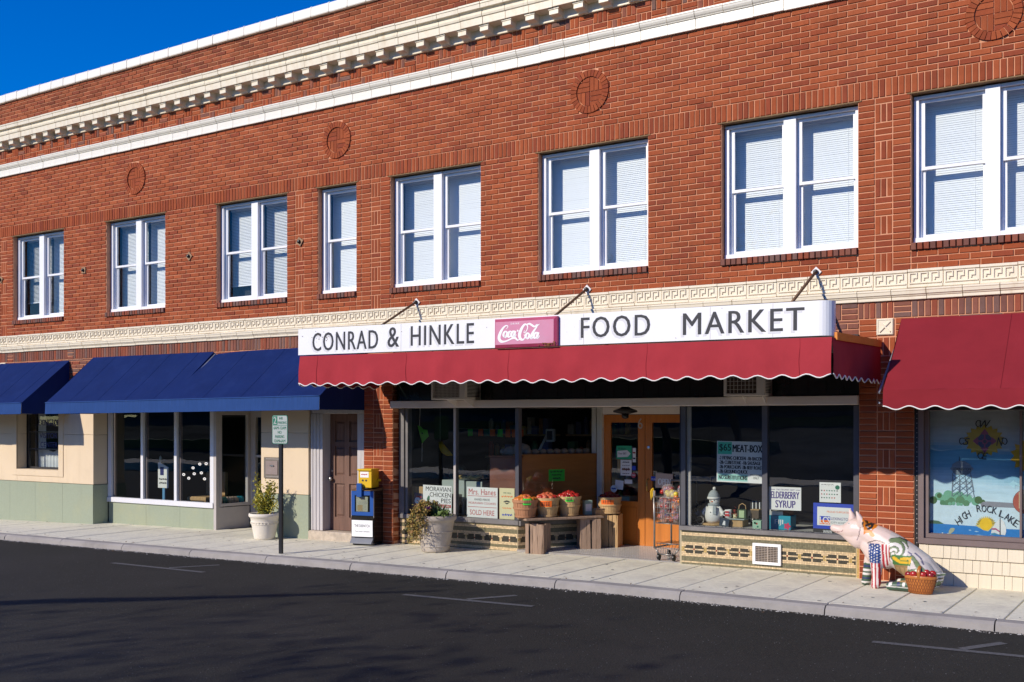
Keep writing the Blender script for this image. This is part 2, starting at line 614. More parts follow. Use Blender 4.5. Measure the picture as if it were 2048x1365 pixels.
side = struct('sidewalk', MB().box(-34, 16, KERB_Y + .16, .6, -.62, -.60) if False else MB(), 'mortar')
_sub = MB()
for i in range(len(_xs) - 1):
    if _xs[i] < -35 or _xs[i] > 14:
        continue
    a, b = _xs[i], _xs[i + 1]
    _sub.face([(a, KERB_Y + .1, zg(a) - .03), (b, KERB_Y + .1, zg(b) - .03), (b, 1.2, zg(b) - .03), (a, 1.2, zg(a) - .03)])
bpy.data.objects.remove(side)
side = struct('sidewalk', _sub, mat('joint_dirt', (.07, .065, .055), .95, var=.3))
SLAB = .525
x = -2.07 + SLAB * 9
slab_i = 0
while x > -31:
    x1, x0 = x, x - SLAB
    x = x0
    g_ = .004 + rnd.random() * .003
    mb = MB()
    dz = rnd.uniform(-.003, .003)
    ya, yb = KERB_Y + .178, 1.1 if -14.4 < x0 < -12.5 else .55
    def top(px, e=0):
        return zg(px) + dz - e
    a, b = x0 + g_, x1 - g_
    c_ = .006
    v = [(a, ya, top(a) - .06), (b, ya, top(b) - .06), (b, yb, top(b) - .06), (a, yb, top(a) - .06),
         (a, ya, top(a, c_)), (b, ya, top(b, c_)), (b, yb, top(b, c_)), (a, yb, top(a, c_)),
         (a + c_, ya + c_, top(a)), (b - c_, ya + c_, top(b)), (b - c_, yb, top(b)), (a + c_, yb, top(a))]
    cx_ = (a + b) / 2
    v = [(p[0] - cx_, p[1], p[2]) for p in v]
    mb.raw(v, [(0, 1, 5, 4), (1, 2, 6, 5), (3, 0, 4, 7), (4, 5, 9, 8), (5, 6, 10, 9), (7, 4, 8, 11), (8, 9, 10, 11)])
    part('slab', mb, 'concrete', side, loc=(cx_, 0, 0))

kerb = struct('kerb', MB().box(-31, 3, KERB_Y + .02, KERB_Y + .15, -.75, -.35), 'kerb')
x = 2.9
while x > -31:
    L_ = 1.5
    x1, x0 = x, x - L_
    x = x0
    mb = MB()
    n = 10
    pr = []
    for k in range(n + 1):
        px = x0 + .006 + (L_ - .012) * k / n
        t = zg(px)
        w_ = rnd.uniform(-.004, .004)
        e_ = .035 if k in (0, n) else .025 + rnd.uniform(-.004, .006)
        pr.append([(px, KERB_Y - .004 + w_, t - .30), (px, KERB_Y + w_, t - .085), (px, KERB_Y + .012 + w_, t - e_), (px, KERB_Y + .045, t - .004 + w_ * .4), (px, KERB_Y + .168, t + .002), (px, KERB_Y + .17, t - .2)])
    for k in range(n):
        for j in range(5):
            mb.face([pr[k][j], pr[k + 1][j], pr[k + 1][j + 1], pr[k][j + 1]])
    mb.face(pr[0]); mb.face(pr[n])
    part('kerb_stone', mb, 'kerb', kerb)

# chewing-gum spots and scuffs trodden into the slabs
_gs = MB()
for i in range(170):
    x, y = rnd.uniform(-20, -.5), rnd.uniform(KERB_Y + .2, .05)
    r_ = rnd.choice([.006, .008, .011, .02])
    z = zg(x) + .0045
    n_ = 7
    c_ = rnd.uniform(.10, .30)
    _gs.face([(x + r_ * rnd.uniform(.7, 1.2) * math.cos(k * 6.283 / n_), y + r_ * rnd.uniform(.7, 1.2) * math.sin(k * 6.283 / n_), z) for k in range(n_)], (c_, c_ * .95, c_ * .9))
part('gum_spot', _gs, bpy.data.materials['grit'], side, kind='stuff', recalc=False)
# wind-blown leaves and scraps along kerb and wall
_lv = MB()
for i in range(260):
    x = rnd.uniform(-20, -1)
    y = rnd.choice([KERB_Y + .17 + abs(rnd.gauss(0, .12)), -.02 - abs(rnd.gauss(0, .10)), KERB_Y - abs(rnd.gauss(0, .10))])
    if -7.9 < x < -5.5 and y > -.3:
        continue
    z = (zg(x) if y > KERB_Y else zroad(x, y)) + .006
    s_, a = rnd.uniform(.008, .022), rnd.uniform(0, 6.28)
    d, e = Vector((math.cos(a), math.sin(a), rnd.uniform(-.1, .4))) * s_, Vector((-math.sin(a), math.cos(a), rnd.uniform(-.1, .3))) * s_ * .45
    c = Vector((x, y, z))
    col = rnd.choice([(.22, .13, .05), (.16, .09, .04), (.30, .20, .09), (.10, .07, .04)])
    _lv.face([tuple(c - d), tuple(c + e), tuple(c + d), tuple(c - e)], col)
part('fallen_leaf', _lv, bpy.data.materials['grit'], side, kind='stuff', recalc=False)
# ------------------------------------------------------------------ brick building
XL, XR = -22.6, 1.3
bld = thing('brick_building', 'long two-storey red brick commercial building with cream Greek key band and three shopfronts', 'building')
CH = .0689                 # one brick course
Z0 = 3.44                  # top of the Greek key band
WTOP, WBOT, SILL = Z0 + 28 * CH, 3.735, 3.645
SOLD = WTOP + 3 * CH
BANDB, BANDT = 6.545, 6.77
WINS = [(-19.466, -17.863, 2), (-16.614, -15.02, 2), (-13.741, -12.136, 2), (-11.481, -10.706, 1), (-10.05, -8.449, 2),
        (-7.515, -5.905, 2), (-4.935, -3.314, 2), (-2.746, -1.13, 2), (-22.35, -20.75, 2), (-.25, 1.1, 2)]
CIRC = [(-20.5, 6.04), (-15.81, 6.035), (-11.09, 6.04), (-6.73, 6.045), (-1.91, 6.06)]
CR = .285
PILC = [(-12.136, -11.481, (.18, .18, .18, .115)), (-10.706, -10.05, (.105, .18, .18, .191)), (-3.314, -2.746, (.185, .19, .193)), (-20.06, -19.466, (.19, .2, .204))]

def bcol(k=0):
    base = rnd.choice([(.345, .082, .030), (.31, .071, .027), (.295, .066, .026), (.365, .092, .034), (.33, .077, .028), (.35, .085, .031), (.275, .061, .027)])
    f = rnd.uniform(.90, 1.10)
    if k == 1:      # darker, sootier bricks of the parapet
        f *= rnd.choice([.62, .75, .85, .9])
        return (base[0] * f, base[1] * f * 1.12, base[2] * f * 1.25)
    if k == 2:      # brown-purple sill and shop soldier bricks
        base = rnd.choice([(.235, .092, .062), (.20, .086, .064), (.26, .088, .055), (.29, .078, .042), (.19, .105, .085)])
    return (base[0] * f, base[1] * f, base[2] * f)

BR = []     # x0,x1,z0,z1,y,depth,col
def brick(x0, x1, z0, z1, y=0., depth=.035, k=0, j=.0058):
    if x1 - x0 < .022 or z1 - z0 < .015:
        return
    BR.append((x0 + j, x1 - j, z0 + j, z1 - j, y + rnd.uniform(-.0028, .0028), depth, bcol(k)))

def in_open(x0, x1, z0, z1):
    for a, b, n in WINS:
        if x1 > a + 1e-4 and x0 < b - 1e-4 and z1 > SILL + 1e-4 and z0 < WTOP - 1e-4:
            return True
    return False

def free_spans(z0, z1, lo, hi, blocks):
    sp = [(lo, hi)]
    for a, b, c, d in blocks:
        if z1 > c + .002 and z0 < d - .002:
            ns = []
            for p, q in sp:
                if b <= p or a >= q:
                    ns.append((p, q))
                else:
                    if a > p: ns.append((p, a))
                    if b < q: ns.append((b, q))
            sp = ns
    return sp

def running(lo, hi, za, zb, blocks=(), circles=(), k=0, deep=(), P=.2145):
    z = za
    row = 0
    while z < zb - .02:
        z1 = min(z + CH, zb)
        bl = list(blocks)
        for cx_, cz_ in circles:
            dz = abs((z + z1) / 2 - cz_)
            if dz < CR:
                h = math.sqrt(CR * CR - dz * dz) - .012
                if h > 0:
                    bl.append((cx_ - h, cx_ + h, z, z1))
        for p, q in free_spans(z, z1, lo, hi, bl):
            i = math.floor(p / P) - 1
            off = 0 if row % 2 else P / 2
            # the brick next to an opening runs deep so that its end forms the jamb
            x = i * P + off
            while x < q:
                a, b = max(x, p), min(x + P, q)
                if b - a > .012:
                    if b - a < .045 and BR and abs(BR[-1][1] + .0058 - a) < .001 and abs(BR[-1][2] - .0058 - z) < .001:
                        o = BR[-1]
                        BR[-1] = (o[0], b - .0058, *o[2:])
                    else:
                        d = .035
                        for dx in deep:
                            if abs(b - dx) < .03 or abs(a - dx) < .03:
                                d = .115
                        brick(a, b, z, z1, depth=d, k=k)
                x += P
        z = z1
        row += 1

def alt_column(x0, x1, za, zb, y=.0045, k=0):
    """column of three upright bricks and three flat ones in turn"""
    z, t = za, 0
    while z < zb - .02:
        z1 = min(z + 3 * CH, zb)
        if t % 2 == 0:
            w = (x1 - x0) / 3
            for i in range(3):
                brick(x0 + i * w, x0 + (i + 1) * w, z, z1, y, k=k)
        else:
            zz = z
            while zz < z1 - .02:
                brick(x0, x1, zz, min(zz + CH, z1), y, k=k)
                zz += CH
        z = z1
        t += 1

def stack_column(x0, x1, za, zb, k=0, depth=.035):
    z = za
    while z < zb - .02:
        brick(x0, x1, z, min(z + CH, zb), k=k, depth=depth)
        z += CH

def soldiers(x0, x1, za, zb, k=0, y=0., w=.0685):
    n = max(1, round((x1 - x0) / w))
    w = (x1 - x0) / n
    for i in range(n):
        brick(x0 + i * w, x0 + (i + 1) * w, za, zb, y, k=k)

# first floor wall
blocks = [(a, b, SILL, WTOP) for a, b, n in WINS] + [(a, b, Z0, WTOP) for a, b, w in PILC]
running(XL, XR, Z0, WTOP, blocks, deep=[a for a, b, n in WINS] + [b for a, b, n in WINS])
soldiers(XL, XR, WTOP, SOLD)
running(XL, XR, SOLD, BANDB + .01, circles=CIRC)
for a, b, ws in PILC:
    xs = [a]
    for w in ws:
        xs.append(xs[-1] + w)
    xs[-1] = b
    alt = 2 if len(ws) == 4 and ws[0] < .15 else 1
    for i in range(len(ws)):
        if i == alt:
            alt_column(xs[i], xs[i + 1], Z0, WTOP)
        else:
            stack_column(xs[i], xs[i + 1], Z0, WTOP, depth=.115 if i in (0, len(ws) - 1) else .035)
# window sills of upright bricks
for a, b, n in WINS:
    soldiers(a - .0, b, SILL, WBOT - .002, k=2, y=-.032)
# roundels
for cx_, cz_ in CIRC:
    pass
# chequered frieze between the cornice and the white band
zf = 6.70
for r_ in range(2):
    za = zf + r_ * 3 * CH
    i = 0
    x = XL
    while x < XR - .05:
        x1 = x + .2067
        if (i + r_) % 2 == 0:
            for t in range(3):
                brick(x + t * .0689, x + (t + 1) * .0689, za, za + 3 * CH, k=rnd.choice([0, 0, 0, 2]))
        else:
            for t in range(3):
                brick(x, x1, za + t * CH, za + (t + 1) * CH, k=rnd.choice([0, 0, 0, 2]))
        x = x1
        i += 1
# parapet
running(XL, XR, 7.44, 7.985, k=1)
# soldier course over the shops, broken by flat-brick panels at the pilasters
PIL_LOW = [(-10.56, -10.006), (-3.302, -2.712)]
FLAT = [(-3.50, -3.314), (-2.93, -2.74), (-10.62, -10.42), (-11.9, -11.72), (-17.75, -17.57), (-19.66, -19.47)]
_cuts = sorted(FLAT)
x = XL
for a, b in _cuts:
    soldiers(x, a, 2.925, 3.112, k=2)
    z = 2.925
    for t in range(3):
        brick(a, b, 2.925 + t * .0623, 2.925 + (t + 1) * .0623, k=2)
    x = b
soldiers(x, XR, 2.925, 3.112, k=2)
# wall behind the awnings
HOLE_M = (-10.006, -3.302)
XT = [(-3.11, -2.925), (-19.88, -19.69)]
blk = [(HOLE_M[0], HOLE_M[1], 0, 2.7), (-3.302, -2.712, 0, 2.925), (-10.56, -10.006, 0, 2.925)] + [(a - .003, b + .003, 2.74, 2.925) for a, b in XT]
running(-17.02, -16.96, 2.2, 2.925, k=2)
running(-22.6, -17.02, 2.2, 2.925, blk, k=2)
running(-16.96, XR, 2.2, 2.925, blk, k=2)
for a, b in PIL_LOW:
    w = (b - a) / 3
    zb_ = 2.925
    za_ = zg(a) - .03
    n_ = math.floor((zb_ - za_) / (3 * CH))
    zs = zb_ - n_ * 3 * CH
    for i in (0, 2):
        stack_column(a + i * w, a + (i + 1) * w, zs, zb_, depth=.20)
        brick(a + i * w, a + (i + 1) * w, za_, zs)
    brick(a + w, a + 2 * w, za_, zs)
    if a > -5:
        alt_column(a + w, a + 2 * w, zs, 2.735)
    else:
        alt_column(a + w, a + 2 * w, zs, zb_)

# mortar sheet with openings
def sheet(mb, x0, x1, z0, z1, holes, y):
    xs = sorted({x0, x1} | {h for a, b, c, d in holes for h in (a, b) if x0 < h < x1})
    for p, q in zip(xs, xs[1:]):
        zs = sorted({z0, z1} | {h for a, b, c, d in holes for h in (c, d) if a < (p + q) / 2 < b and z0 < h < z1})
        for u, v in zip(zs, zs[1:]):
            mx_, mz_ = (p + q) / 2, (u + v) / 2
            if any(a < mx_ < b and c < mz_ < d for a, b, c, d in holes):
                continue
            mb.face([(p, y, u), (q, y, u), (q, y, v), (p, y, v)])
mo = MB()
sheet(mo, XL, XR, 2.2, 7.99, [(a, b, SILL, WTOP) for a, b, n in WINS] + [(HOLE_M[0], HOLE_M[1], 2.0, 2.7)], .0105)
for a, b in PIL_LOW:
    mo.face([(a, .0105, zg(a) - .1), (b, .0105, zg(a) - .1), (b, .0105, 2.2), (a, .0105, 2.2)])
    mo.box(a + .006, b - .006, .03, .30, zg(a) - .1, 2.9)
for a, b in [(p[0], p[1]) for p in PILC]:
    pass
# jambs, heads and sills of the window openings
for a, b, n in WINS:
    mo.face([(a - .001, .0105, SILL), (a - .001, .15, SILL), (a - .001, .15, WTOP), (a - .001, .0105, WTOP)])
    mo.face([(b + .001, .0105, SILL), (b + .001, .15, SILL), (b + .001, .15, WTOP), (b + .001, .0105, WTOP)])
    mo.face([(a, .0105, WTOP), (b, .0105, WTOP), (b, .15, WTOP), (a, .15, WTOP)])
    mo.face([(a, .0, WBOT - .004), (b, .0, WBOT - .004), (b, .15, WBOT - .004), (a, .15, WBOT - .004)])
part('wall', mo, 'mortar', bld, recalc=False)
# solid body behind the facade
bd = MB()
bd.box(XL + .002, XR - .002, .42, 13, 2.72, 7.95)
bd.box(XL + .002, XR - .002, 5.5, 13, -.5, 2.70)
for x0_, x1_ in ((XL + .002, XL + .2), (XR - .2, XR - .002)):
    bd.box(x0_, x1_, .012, .40, 2.2, 7.95)
    bd.box(x0_, x1_, .05, 5.45, -.5, 2.71)
bd.box(XL + .21, XR - .21, .16, .41, 5.60, 7.94)
part('wall', bd, 'dark_room', bld)

# bricks: the largest in view are pieces of their own, the rest one mesh
def brick_geo(mb, b, ox=0, oz=0):
    x0, x1, z0, z1, y, d, col = b
    c = .0045
    jt = lambda: rnd.uniform(-.0013, .0013)
    v = []
    for (xx, zz) in ((x0, z0), (x1, z0), (x1, z1), (x0, z1)):
        v.append((xx - ox, y + d, zz - oz))
    fr = [(x0 + jt(), z0 + jt()), (x1 + jt(), z0 + jt()), (x1 + jt(), z1 + jt()), (x0 + jt(), z1 + jt())]
    for (xx, zz) in fr:
        v.append((xx - ox, y + c, zz - oz))
    for (xx, zz), (sx, sz) in zip(fr, ((1, 1), (-1, 1), (-1, -1), (1, -1))):
        v.append((xx + sx * c - ox, y + rnd.uniform(-.001, .001), zz + sz * c - oz))
    f = [(8, 9, 10, 11)]
    for j in range(4):
        k = (j + 1) % 4
        f.append((4 + j, 4 + k, 8 + k, 8 + j))
        f.append((j, k, 4 + k, 4 + j))
    mb.raw(v, f, col)
vis = [i for i, b in enumerate(BR) if b[1] < -1.62 and b[3] < 6.2 - (b[0] + 1.6) * 0 and (b[3] - b[2]) * (b[1] - b[0]) > .006 and not (-2.72 < b[0] and b[2] < 2.9)]
vis.sort(key=lambda i: -(BR[i][1] + BR[i][0]))
own = set(vis[:300])
rest = MB()
for i, b in enumerate(BR):
    if i in own:
        ox, oz = (b[0] + b[1]) / 2, (b[2] + b[3]) / 2
        m1 = MB()
        brick_geo(m1, b, ox, oz)
        part('brick', m1, 'brick', bld, loc=(ox, 0, oz), recalc=False)
    else:
        brick_geo(rest, b)
# roundels of brick go with the joined bricks
for cx_, cz_ in CIRC:
    n = 30
    for k in range(n):
        a0, a1 = 2 * math.pi * (k + .07) / n, 2 * math.pi * (k + .93) / n
        ri, ro = .192, CR - .006
        col = bcol()
        yf = -.016 + rnd.uniform(-.002, .002)
        q = [(cx_ + ri * math.cos(a0), cz_ + ri * math.sin(a0)), (cx_ + ro * math.cos(a0), cz_ + ro * math.sin(a0)), (cx_ + ro * math.cos(a1), cz_ + ro * math.sin(a1)), (cx_ + ri * math.cos(a1), cz_ + ri * math.sin(a1))]
        rest.prism(q, yf, .03, col)
    for qx in (-1, 0):
        for qz in (-1, 0):
            flat = (qx == -1) == (qz == 0)
            x0_, z0_ = cx_ + qx * .19, cz_ + qz * .19
            for t in range(3):
                w = .19 / 3
                if flat:
                    r4 = (x0_ + .004, x0_ + .186, z0_ + t * w + .004, z0_ + (t + 1) * w - .004)
                else:
                    r4 = (x0_ + t * w + .004, x0_ + (t + 1) * w - .004, z0_ + .004, z0_ + .186)
                pl = clip_poly([(r4[0], r4[2]), (r4[1], r4[2]), (r4[1], r4[3]), (r4[0], r4[3])], cx_, cz_, .182)
                if pl:
                    rest.prism(pl, rnd.uniform(-.002, .002), .03, bcol())
part('brick', rest, 'brick', bld, kind='stuff', recalc=False)

# steel lintels over the windows
for a, b, n in WINS:
    part('lintel', MB().box(a - .04, b + .04, -.006, .14, WTOP - .013, WTOP - .001), 'lintel', bld)

# ------------------------------------------------------------------ terracotta trim, block by block
TP = .3665
def tiles(name, proto, m, z_unused=0, off=0., lo=XL, hi=XR, tilt=.0):
    me = None
    n = int((hi - lo) / TP)
    x = -2.043 + off
    while x > lo:
        x -= TP
    while x + TP < hi:
        if x >= lo:
            if me is None:
                me = proto.mesh(name)
                me.materials.append(MT[m])
            o = bpy.data.objects.new(name, me)
            C.objects.link(o)
            o.parent = bld
            o.location = (x + TP / 2, rnd.uniform(-.0025, .0025), rnd.uniform(-.0025, .0025))
            o.rotation_euler = (0, 0, rnd.uniform(-.003, .003))
        x += TP
g = .0035
h = TP / 2 - g
# coping
mb = MB()
mb.extrude_x([(.30, 7.985), (-.045, 7.985), (-.052, 8.0), (-.048, 8.118), (-.03, 8.140), (.30, 8.15)], -h, h)
mb.extrude_x([(-.0535, 7.99), (-.0575, 8.0), (-.0525, 8.124), (-.03, 8.149), (-.02, 8.14)], h - .02, h + .004)
tiles('coping_tile', mb, 'cope')
# cornice
mb = MB()
mb.extrude_x([(.03, 7.05), (-.026, 7.05), (-.030, 7.056), (-.030, 7.165), (-.20, 7.170), (-.203, 7.265), (-.218, 7.272), (-.224, 7.30), (-.212, 7.345), (-.232, 7.36), (-.262, 7.366), (-.266, 7.418), (-.275, 7.424), (-.275, 7.448), (-.05, 7.505), (.03, 7.505)], -h, h)
tiles('cornice_block', mb, 'terracotta')
mb = MB()
mw = .068
mb.extrude_x([(-.028, 7.168), (-.028, 7.052), (-.052, 7.052), (-.062, 7.066), (-.085, 7.078), (-.108, 7.084), (-.162, 7.086), (-.166, 7.090), (-.166, 7.168)], -mw, mw)
mb.box(-mw - .012, mw + .012, -.176, -.028, 7.150, 7.1695)
tiles('modillion', mb, 'terracotta', off=TP / 2)
# white band
mb = MB()
mb.extrude_x([(.03, BANDB), (-.038, BANDB), (-.040, BANDB + .008), (-.040, BANDB + .022), (-.030, BANDB + .026), (-.030, BANDB + .128), (-.046, BANDB + .134), (-.048, BANDB + .142), (-.062, BANDB + .155), (-.074, BANDB + .178), (-.078, BANDB + .20), (-.084, BANDB + .204), (-.084, BANDB + .222), (.03, BANDB + .235)], -h, h)
tiles('band_tile', mb, 'white_glaze', off=.09)
# Greek key band: raised meander, three turns to the tile
mb = MB()
mb.extrude_x([(.03, 3.238), (-.022, 3.238), (-.026, 3.244), (-.026, 3.268), (-.010, 3.272), (-.010, 3.408), (-.026, 3.412), (-.026, 3.434), (-.02, 3.440), (.03, 3.440)], -h, h)
bw = .0125
kx0, kw = -h + .014, (2 * h - .028) / 3
yk0, yk1 = -.0245, -.009
zb_, zt_ = 3.280, 3.400
for i in range(3):
    a = kx0 + i * kw
    b = a + kw
    mb.box(a, a + bw, yk0, yk1, zb_, zt_)                                  # upright
    mb.box(a + bw, b - .026, yk0, yk1, zt_ - bw, zt_)                       # top arm
    mb.box(b - .026 - bw, b - .026, yk0, yk1, 3.336, zt_ - bw)              # hook down
    mb.box(a + .036, b - .026 - bw, yk0, yk1, 3.336, 3.336 + bw)            # hook back
    mb.box(a + .036, a + .036 + bw, yk0, yk1, 3.312, 3.336)                 # inner stub
    mb.box(a + bw, b, yk0, yk1, zb_, zb_ + bw)                              # foot
tiles('greek_key_tile', mb, 'terracotta')
# moulding under the key band
mb = MB()
mb.extrude_x([(.03, 3.113), (-.020, 3.113), (-.024, 3.118), (-.024, 3.148), (-.034, 3.152), (-.040, 3.166), (-.052, 3.172), (-.056, 3.205), (-.062, 3.210), (-.062, 3.226), (-.04, 3.233), (.03, 3.233)], -h, h)
tiles('moulding_block', mb, 'terracotta', off=.2)
# square tiles with a diagonal cross
for a, b in XT:
    c0, s_ = (a + b) / 2, .0895
    zc = 2.832
    mb = MB()
    mb.box(c0 - s_, c0 + s_, -.012, .03, zc - s_, zc + s_)
    for sx in (-1, 1):
        mb.beam((c0 - sx * .058, -.016, zc - .058), (c0 + sx * .058, -.016 + (.0012 if sx > 0 else 0), zc + .058), .014, .02, up=(0, 1, 0))
    for sx, sz in ((-1, 0), (1, 0), (0, -1), (0, 1)):
        mb.box(c0 + sx * .078 - (.006 if sx else .084), c0 + sx * .078 + (.006 if sx else .084), -.019 if sx else -.0185, -.011, zc + sz * .078 - (.006 if sz else .071), zc + sz * .078 + (.006 if sz else .071))
    part('cross_tile', mb, 'terracotta', bld)

# ------------------------------------------------------------------ double-hung windows
def upper_window(a, b, n, z0, z1, drop=(1., 1.), tilt=(0., 0.)):
    """n sashes between x=a and x=b; the frame is the part, sashes, panes and blinds its pieces"""
    fr = MB()
    y0, y1 = .098, .155
    fw = .05
    a, b = a + .012, b - .004
    fr.bbox(a, a + fw, y0, y1 + .05, z0 + .062, z1 - .052, .003)
    fr.bbox(b - fw, b, y0, y1 + .05, z0 + .062, z1 - .052, .003)
    fr.bbox(a, b, y0 - .002, y1 + .05, z1 - .05, z1 - .016, .003)
    fr.bbox(a, b, y0 - .012, y1 + .05, z0, z0 + .06, .003)
    mid = (a + b) / 2
    bays = [(a + fw, b - fw)]
    if n == 2:
        mw = .072
        fr.bbox(mid - mw, mid + mw, y0 - .016, y1 + .05, z0 + .005, z1 - .018, .003)
        bays = [(a + fw, mid - mw), (mid + mw, b - fw)]
    w = part('window', fr, 'vinyl', bld)
    zb, zt = z0 + .062, z1 - .052
    zm = (zb + zt) / 2 + .005
    for bi, (p, q) in enumerate(bays):
        p, q = p + .002, q - .002
        for (u, v, y, nm) in ((zm - .02, zt, .140, 'upper'), (zb, zm + .018, .172, 'lower')):
            s_ = MB()
            sw = .034
            s_.bbox(p + .02, p + .02 + sw, y, y + .028, u + .001, v - .001, .002)
            s_.bbox(q - sw, q, y, y + .028, u + .001, v - .001, .002)
            s_.bbox(p + .02 + sw, q - sw, y + .001, y + .027, v - .036, v - .002, .002)
            s_.bbox(p + .02 + sw, q - sw, y + .001, y + .027, u + .002, u + .038, .002)
            part('sash', s_, 'vinyl', w)
            gl = MB()
            gl.face([(p + .02 + sw - .004, y + .013, u + .034), (q - sw + .004, y + .013, u + .034), (q - sw + .004, y + .013, v - .032), (p + .02 + sw - .004, y + .013, v - .032)])
            part('pane', gl, 'glass', w, recalc=False)
        st = MB().box(p, p + .02, .145, .2, zb, zt)
        part('stop', st, 'vinyl', w)
        bl = MB()
        zl = zt - (zt - zb) * drop[bi]
        z = zt + .0
        p, q = p - .06, q + .03
        bl.box(p + .01, q - .005, .312, .342, zt - .03, zt + .03)
        while z > zl:
            t_ = rnd.uniform(-.0012, .0012)
            ty = .008 + tilt[bi] + rnd.uniform(-.0008, .0008)
            bl.face([(p + .012, .319, z - .0254), (q - .006, .319, z - .0254 + t_), (q - .006, .319 + ty, z - tilt[bi] * .35 + t_), (p + .012, .319 + ty, z - tilt[bi] * .35)])
            z -= .0245
        bl.box(p + .012, q - .006, .316, .334, zl - .015, zl)
        for fx in (.22, .78):
            xx = p + (q - p) * fx
            bl.box(xx - .0012, xx + .0012, .3175, .3185, zl, zt)
        part('blind', bl, 'blind', w, recalc=False)
for i, (a, b, n) in enumerate(WINS):
    dr = {0: (.80, 1.), 2: (.84, 1.)}.get(i, (1., 1.))
    tl = {0: (.020, .006), 1: (.006, .004), 2: (.005, .009), 3: (-.001, 0), 4: (.0, -.002), 5: (-.002, .0), 6: (.0, -.001), 7: (-.001, .0)}.get(i, (0., 0.))
    upper_window(a, b, n, WBOT - .002, WTOP - .012, dr, tl)
# ------------------------------------------------------------------ visitor shop: stucco wall, green stone base
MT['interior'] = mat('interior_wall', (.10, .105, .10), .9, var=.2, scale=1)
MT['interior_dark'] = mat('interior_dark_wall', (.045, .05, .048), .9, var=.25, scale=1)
MT['purplebrown'] = mat('bronze_frame', (.17, .125, .12), .5, var=.1, scale=4)
MT['shingle'] = mat('painted_shingle', (.70, .62, .48), .8, var=.06, scale=4, stretch=(10, 1, .5), bump=.12, bscale=40, spec=.2)
MT['curtain'] = mat('curtain', (.78, .79, .80), .9, var=.05)
MT['navyink'] = mat('navy_ink', (.015, .02, .14), .6, var=0)

def sheet_pane(x0, x1, y0, y1, z0, z1):
    mb = MB()
    mb.face([(x0, y0, z0), (x1, y0, z0), (x1, y0, z1), (x0, y0, z1)])
    return mb

def panel(name, m, x0, x1, y0, y1, z0, z1, c=.003, g=.002):
    return part(name, MB().bbox(x0 + g, x1 - g, y0, y1, z0 + g, z1 - g, c), m, bld)

zt2 = 2.21
# main stretches of stucco, laid up in large slabs
xs_ = [-22.58, -21.2, -19.33]
for a, b in zip(xs_, xs_[1:]):
    panel('stucco_panel', 'stucco', a, b, 0, .20, .632, 1.537)
    panel('stucco_panel', 'stucco', a, b, 0, .20, 1.537, zt2)
panel('stucco_panel', 'stucco', -18.0, -16.975, 0, .29, .632, 1.537)
panel('stucco_panel', 'stucco', -18.0, -16.975, 0, .29, 1.537, zt2)
panel('stucco_panel', 'stucco', -19.33, -18.0, 0.001, .20, .632, .868)
tr = MB()
tr.bbox(-19.47, -19.332, -.014, .01, .745, zt2, .003)
tr.bbox(-17.998, -17.86, -.014, .01, .745, zt2, .003)
tr.bbox(-19.33, -18.0, -.014, .01, .745, .866, .003)
part('window_surround', tr, 'stucco', bld)
for a, b in zip([-22.58, -21.9, -21.1, -20.3, -19.53, -18.71, -17.86], [-21.9, -21.1, -20.3, -19.53, -18.71, -17.86, -16.955]):
    mb = MB()
    za = zg((a + b) / 2) - .08
    mb.bbox(a + .002, b - .002, -.022, .29, za, .628, .004)
    part('base_stone', mb, 'greenstone', bld)
for a, b in ((-16.95, -15.9), (-15.9, -15.0), (-15.0, -14.13)):
    part('base_stone', MB().bbox(a + .002, b - .002, .305, .42, zg(a) - .08, .305, .004), 'greenstone', bld)
# second pier beyond the recessed door
for z0_, z1_ in ((.645, 1.603), (1.603, zt2)):
    panel('stucco_panel', 'stucco', -12.70, -11.672, 0, .9, z0_, z1_)
part('base_stone', MB().bbox(-12.72, -12.19, -.022, .9, -.1, .641, .004), 'greenstone', bld)
part('base_stone', MB().bbox(-12.186, -11.655, -.022, .9, -.1, .641, .004), 'greenstone', bld)
# metal deposit flap let into the second pier
dp = thing('deposit_box', 'grey metal night deposit flap set in the tan wall behind the parking sign', 'deposit box', (-12.43, -.002, 1.05))
part('frame', MB().bbox(-.185, .185, -.022, .0, -.165, .165, .004), mat('bronze_plate', (.20, .17, .14), .5, metal=.3, var=.15), dp)
part('flap', MB().bbox(-.135, .125, -.032, -.0225, -.11, .11, .004), mat('pinkish_steel', (.36, .28, .25), .4, metal=.4, var=.15), dp)
part('handle', MB().bbox(-.03, .05, -.05, -.0325, .02, .045, .005), mat('steel', (.5, .5, .5), .3, metal=.9, var=.05), dp)
for zz in (-.14, .14):
    mb = MB()
    for i in range(14):
        xx = -.13 + i * .02
        mb.box(xx, xx + .011, -.0245, -.0215, zz - .006, zz + .006)
    part('rivet_row', mb, 'greytrim', dp)

# visitor window with dark steel bars
gy = .235
vw = MB()
vw.box(-19.33, -19.27, gy - .02, gy + .02, .868, zt2)
vw.box(-18.06, -18.0, gy - .02, gy + .02, .868, zt2)
vw.box(-19.27, -18.06, gy - .02, gy + .02, .868, .905)
vw.box(-19.06, -19.035, gy - .021, gy + .019, .905, zt2)
vw.box(-19.27, -18.06, gy - .0205, gy + .0185, 1.565, 1.588)
vw.box(-19.27, -18.06, gy - .0205, gy + .0185, 1.235, 1.258)
w = part('shop_window', vw, 'darkmetal', bld)
part('pane', sheet_pane(-19.28, -18.05, gy - .002, gy + .002, .9, zt2), 'shopglass', w, recalc=False)
lettering(w, 'LEXINGTON', -19.05, -18.30, 1.70, 1.815, gy - .006, 'navyink', .02)
lettering(w, 'VISITOR', -18.95, -18.39, 1.455, 1.555, gy - .006, 'navyink', .02)
lettering(w, 'CENTER', -18.92, -18.38, 1.280, 1.385, gy - .006, 'navyink', .02)
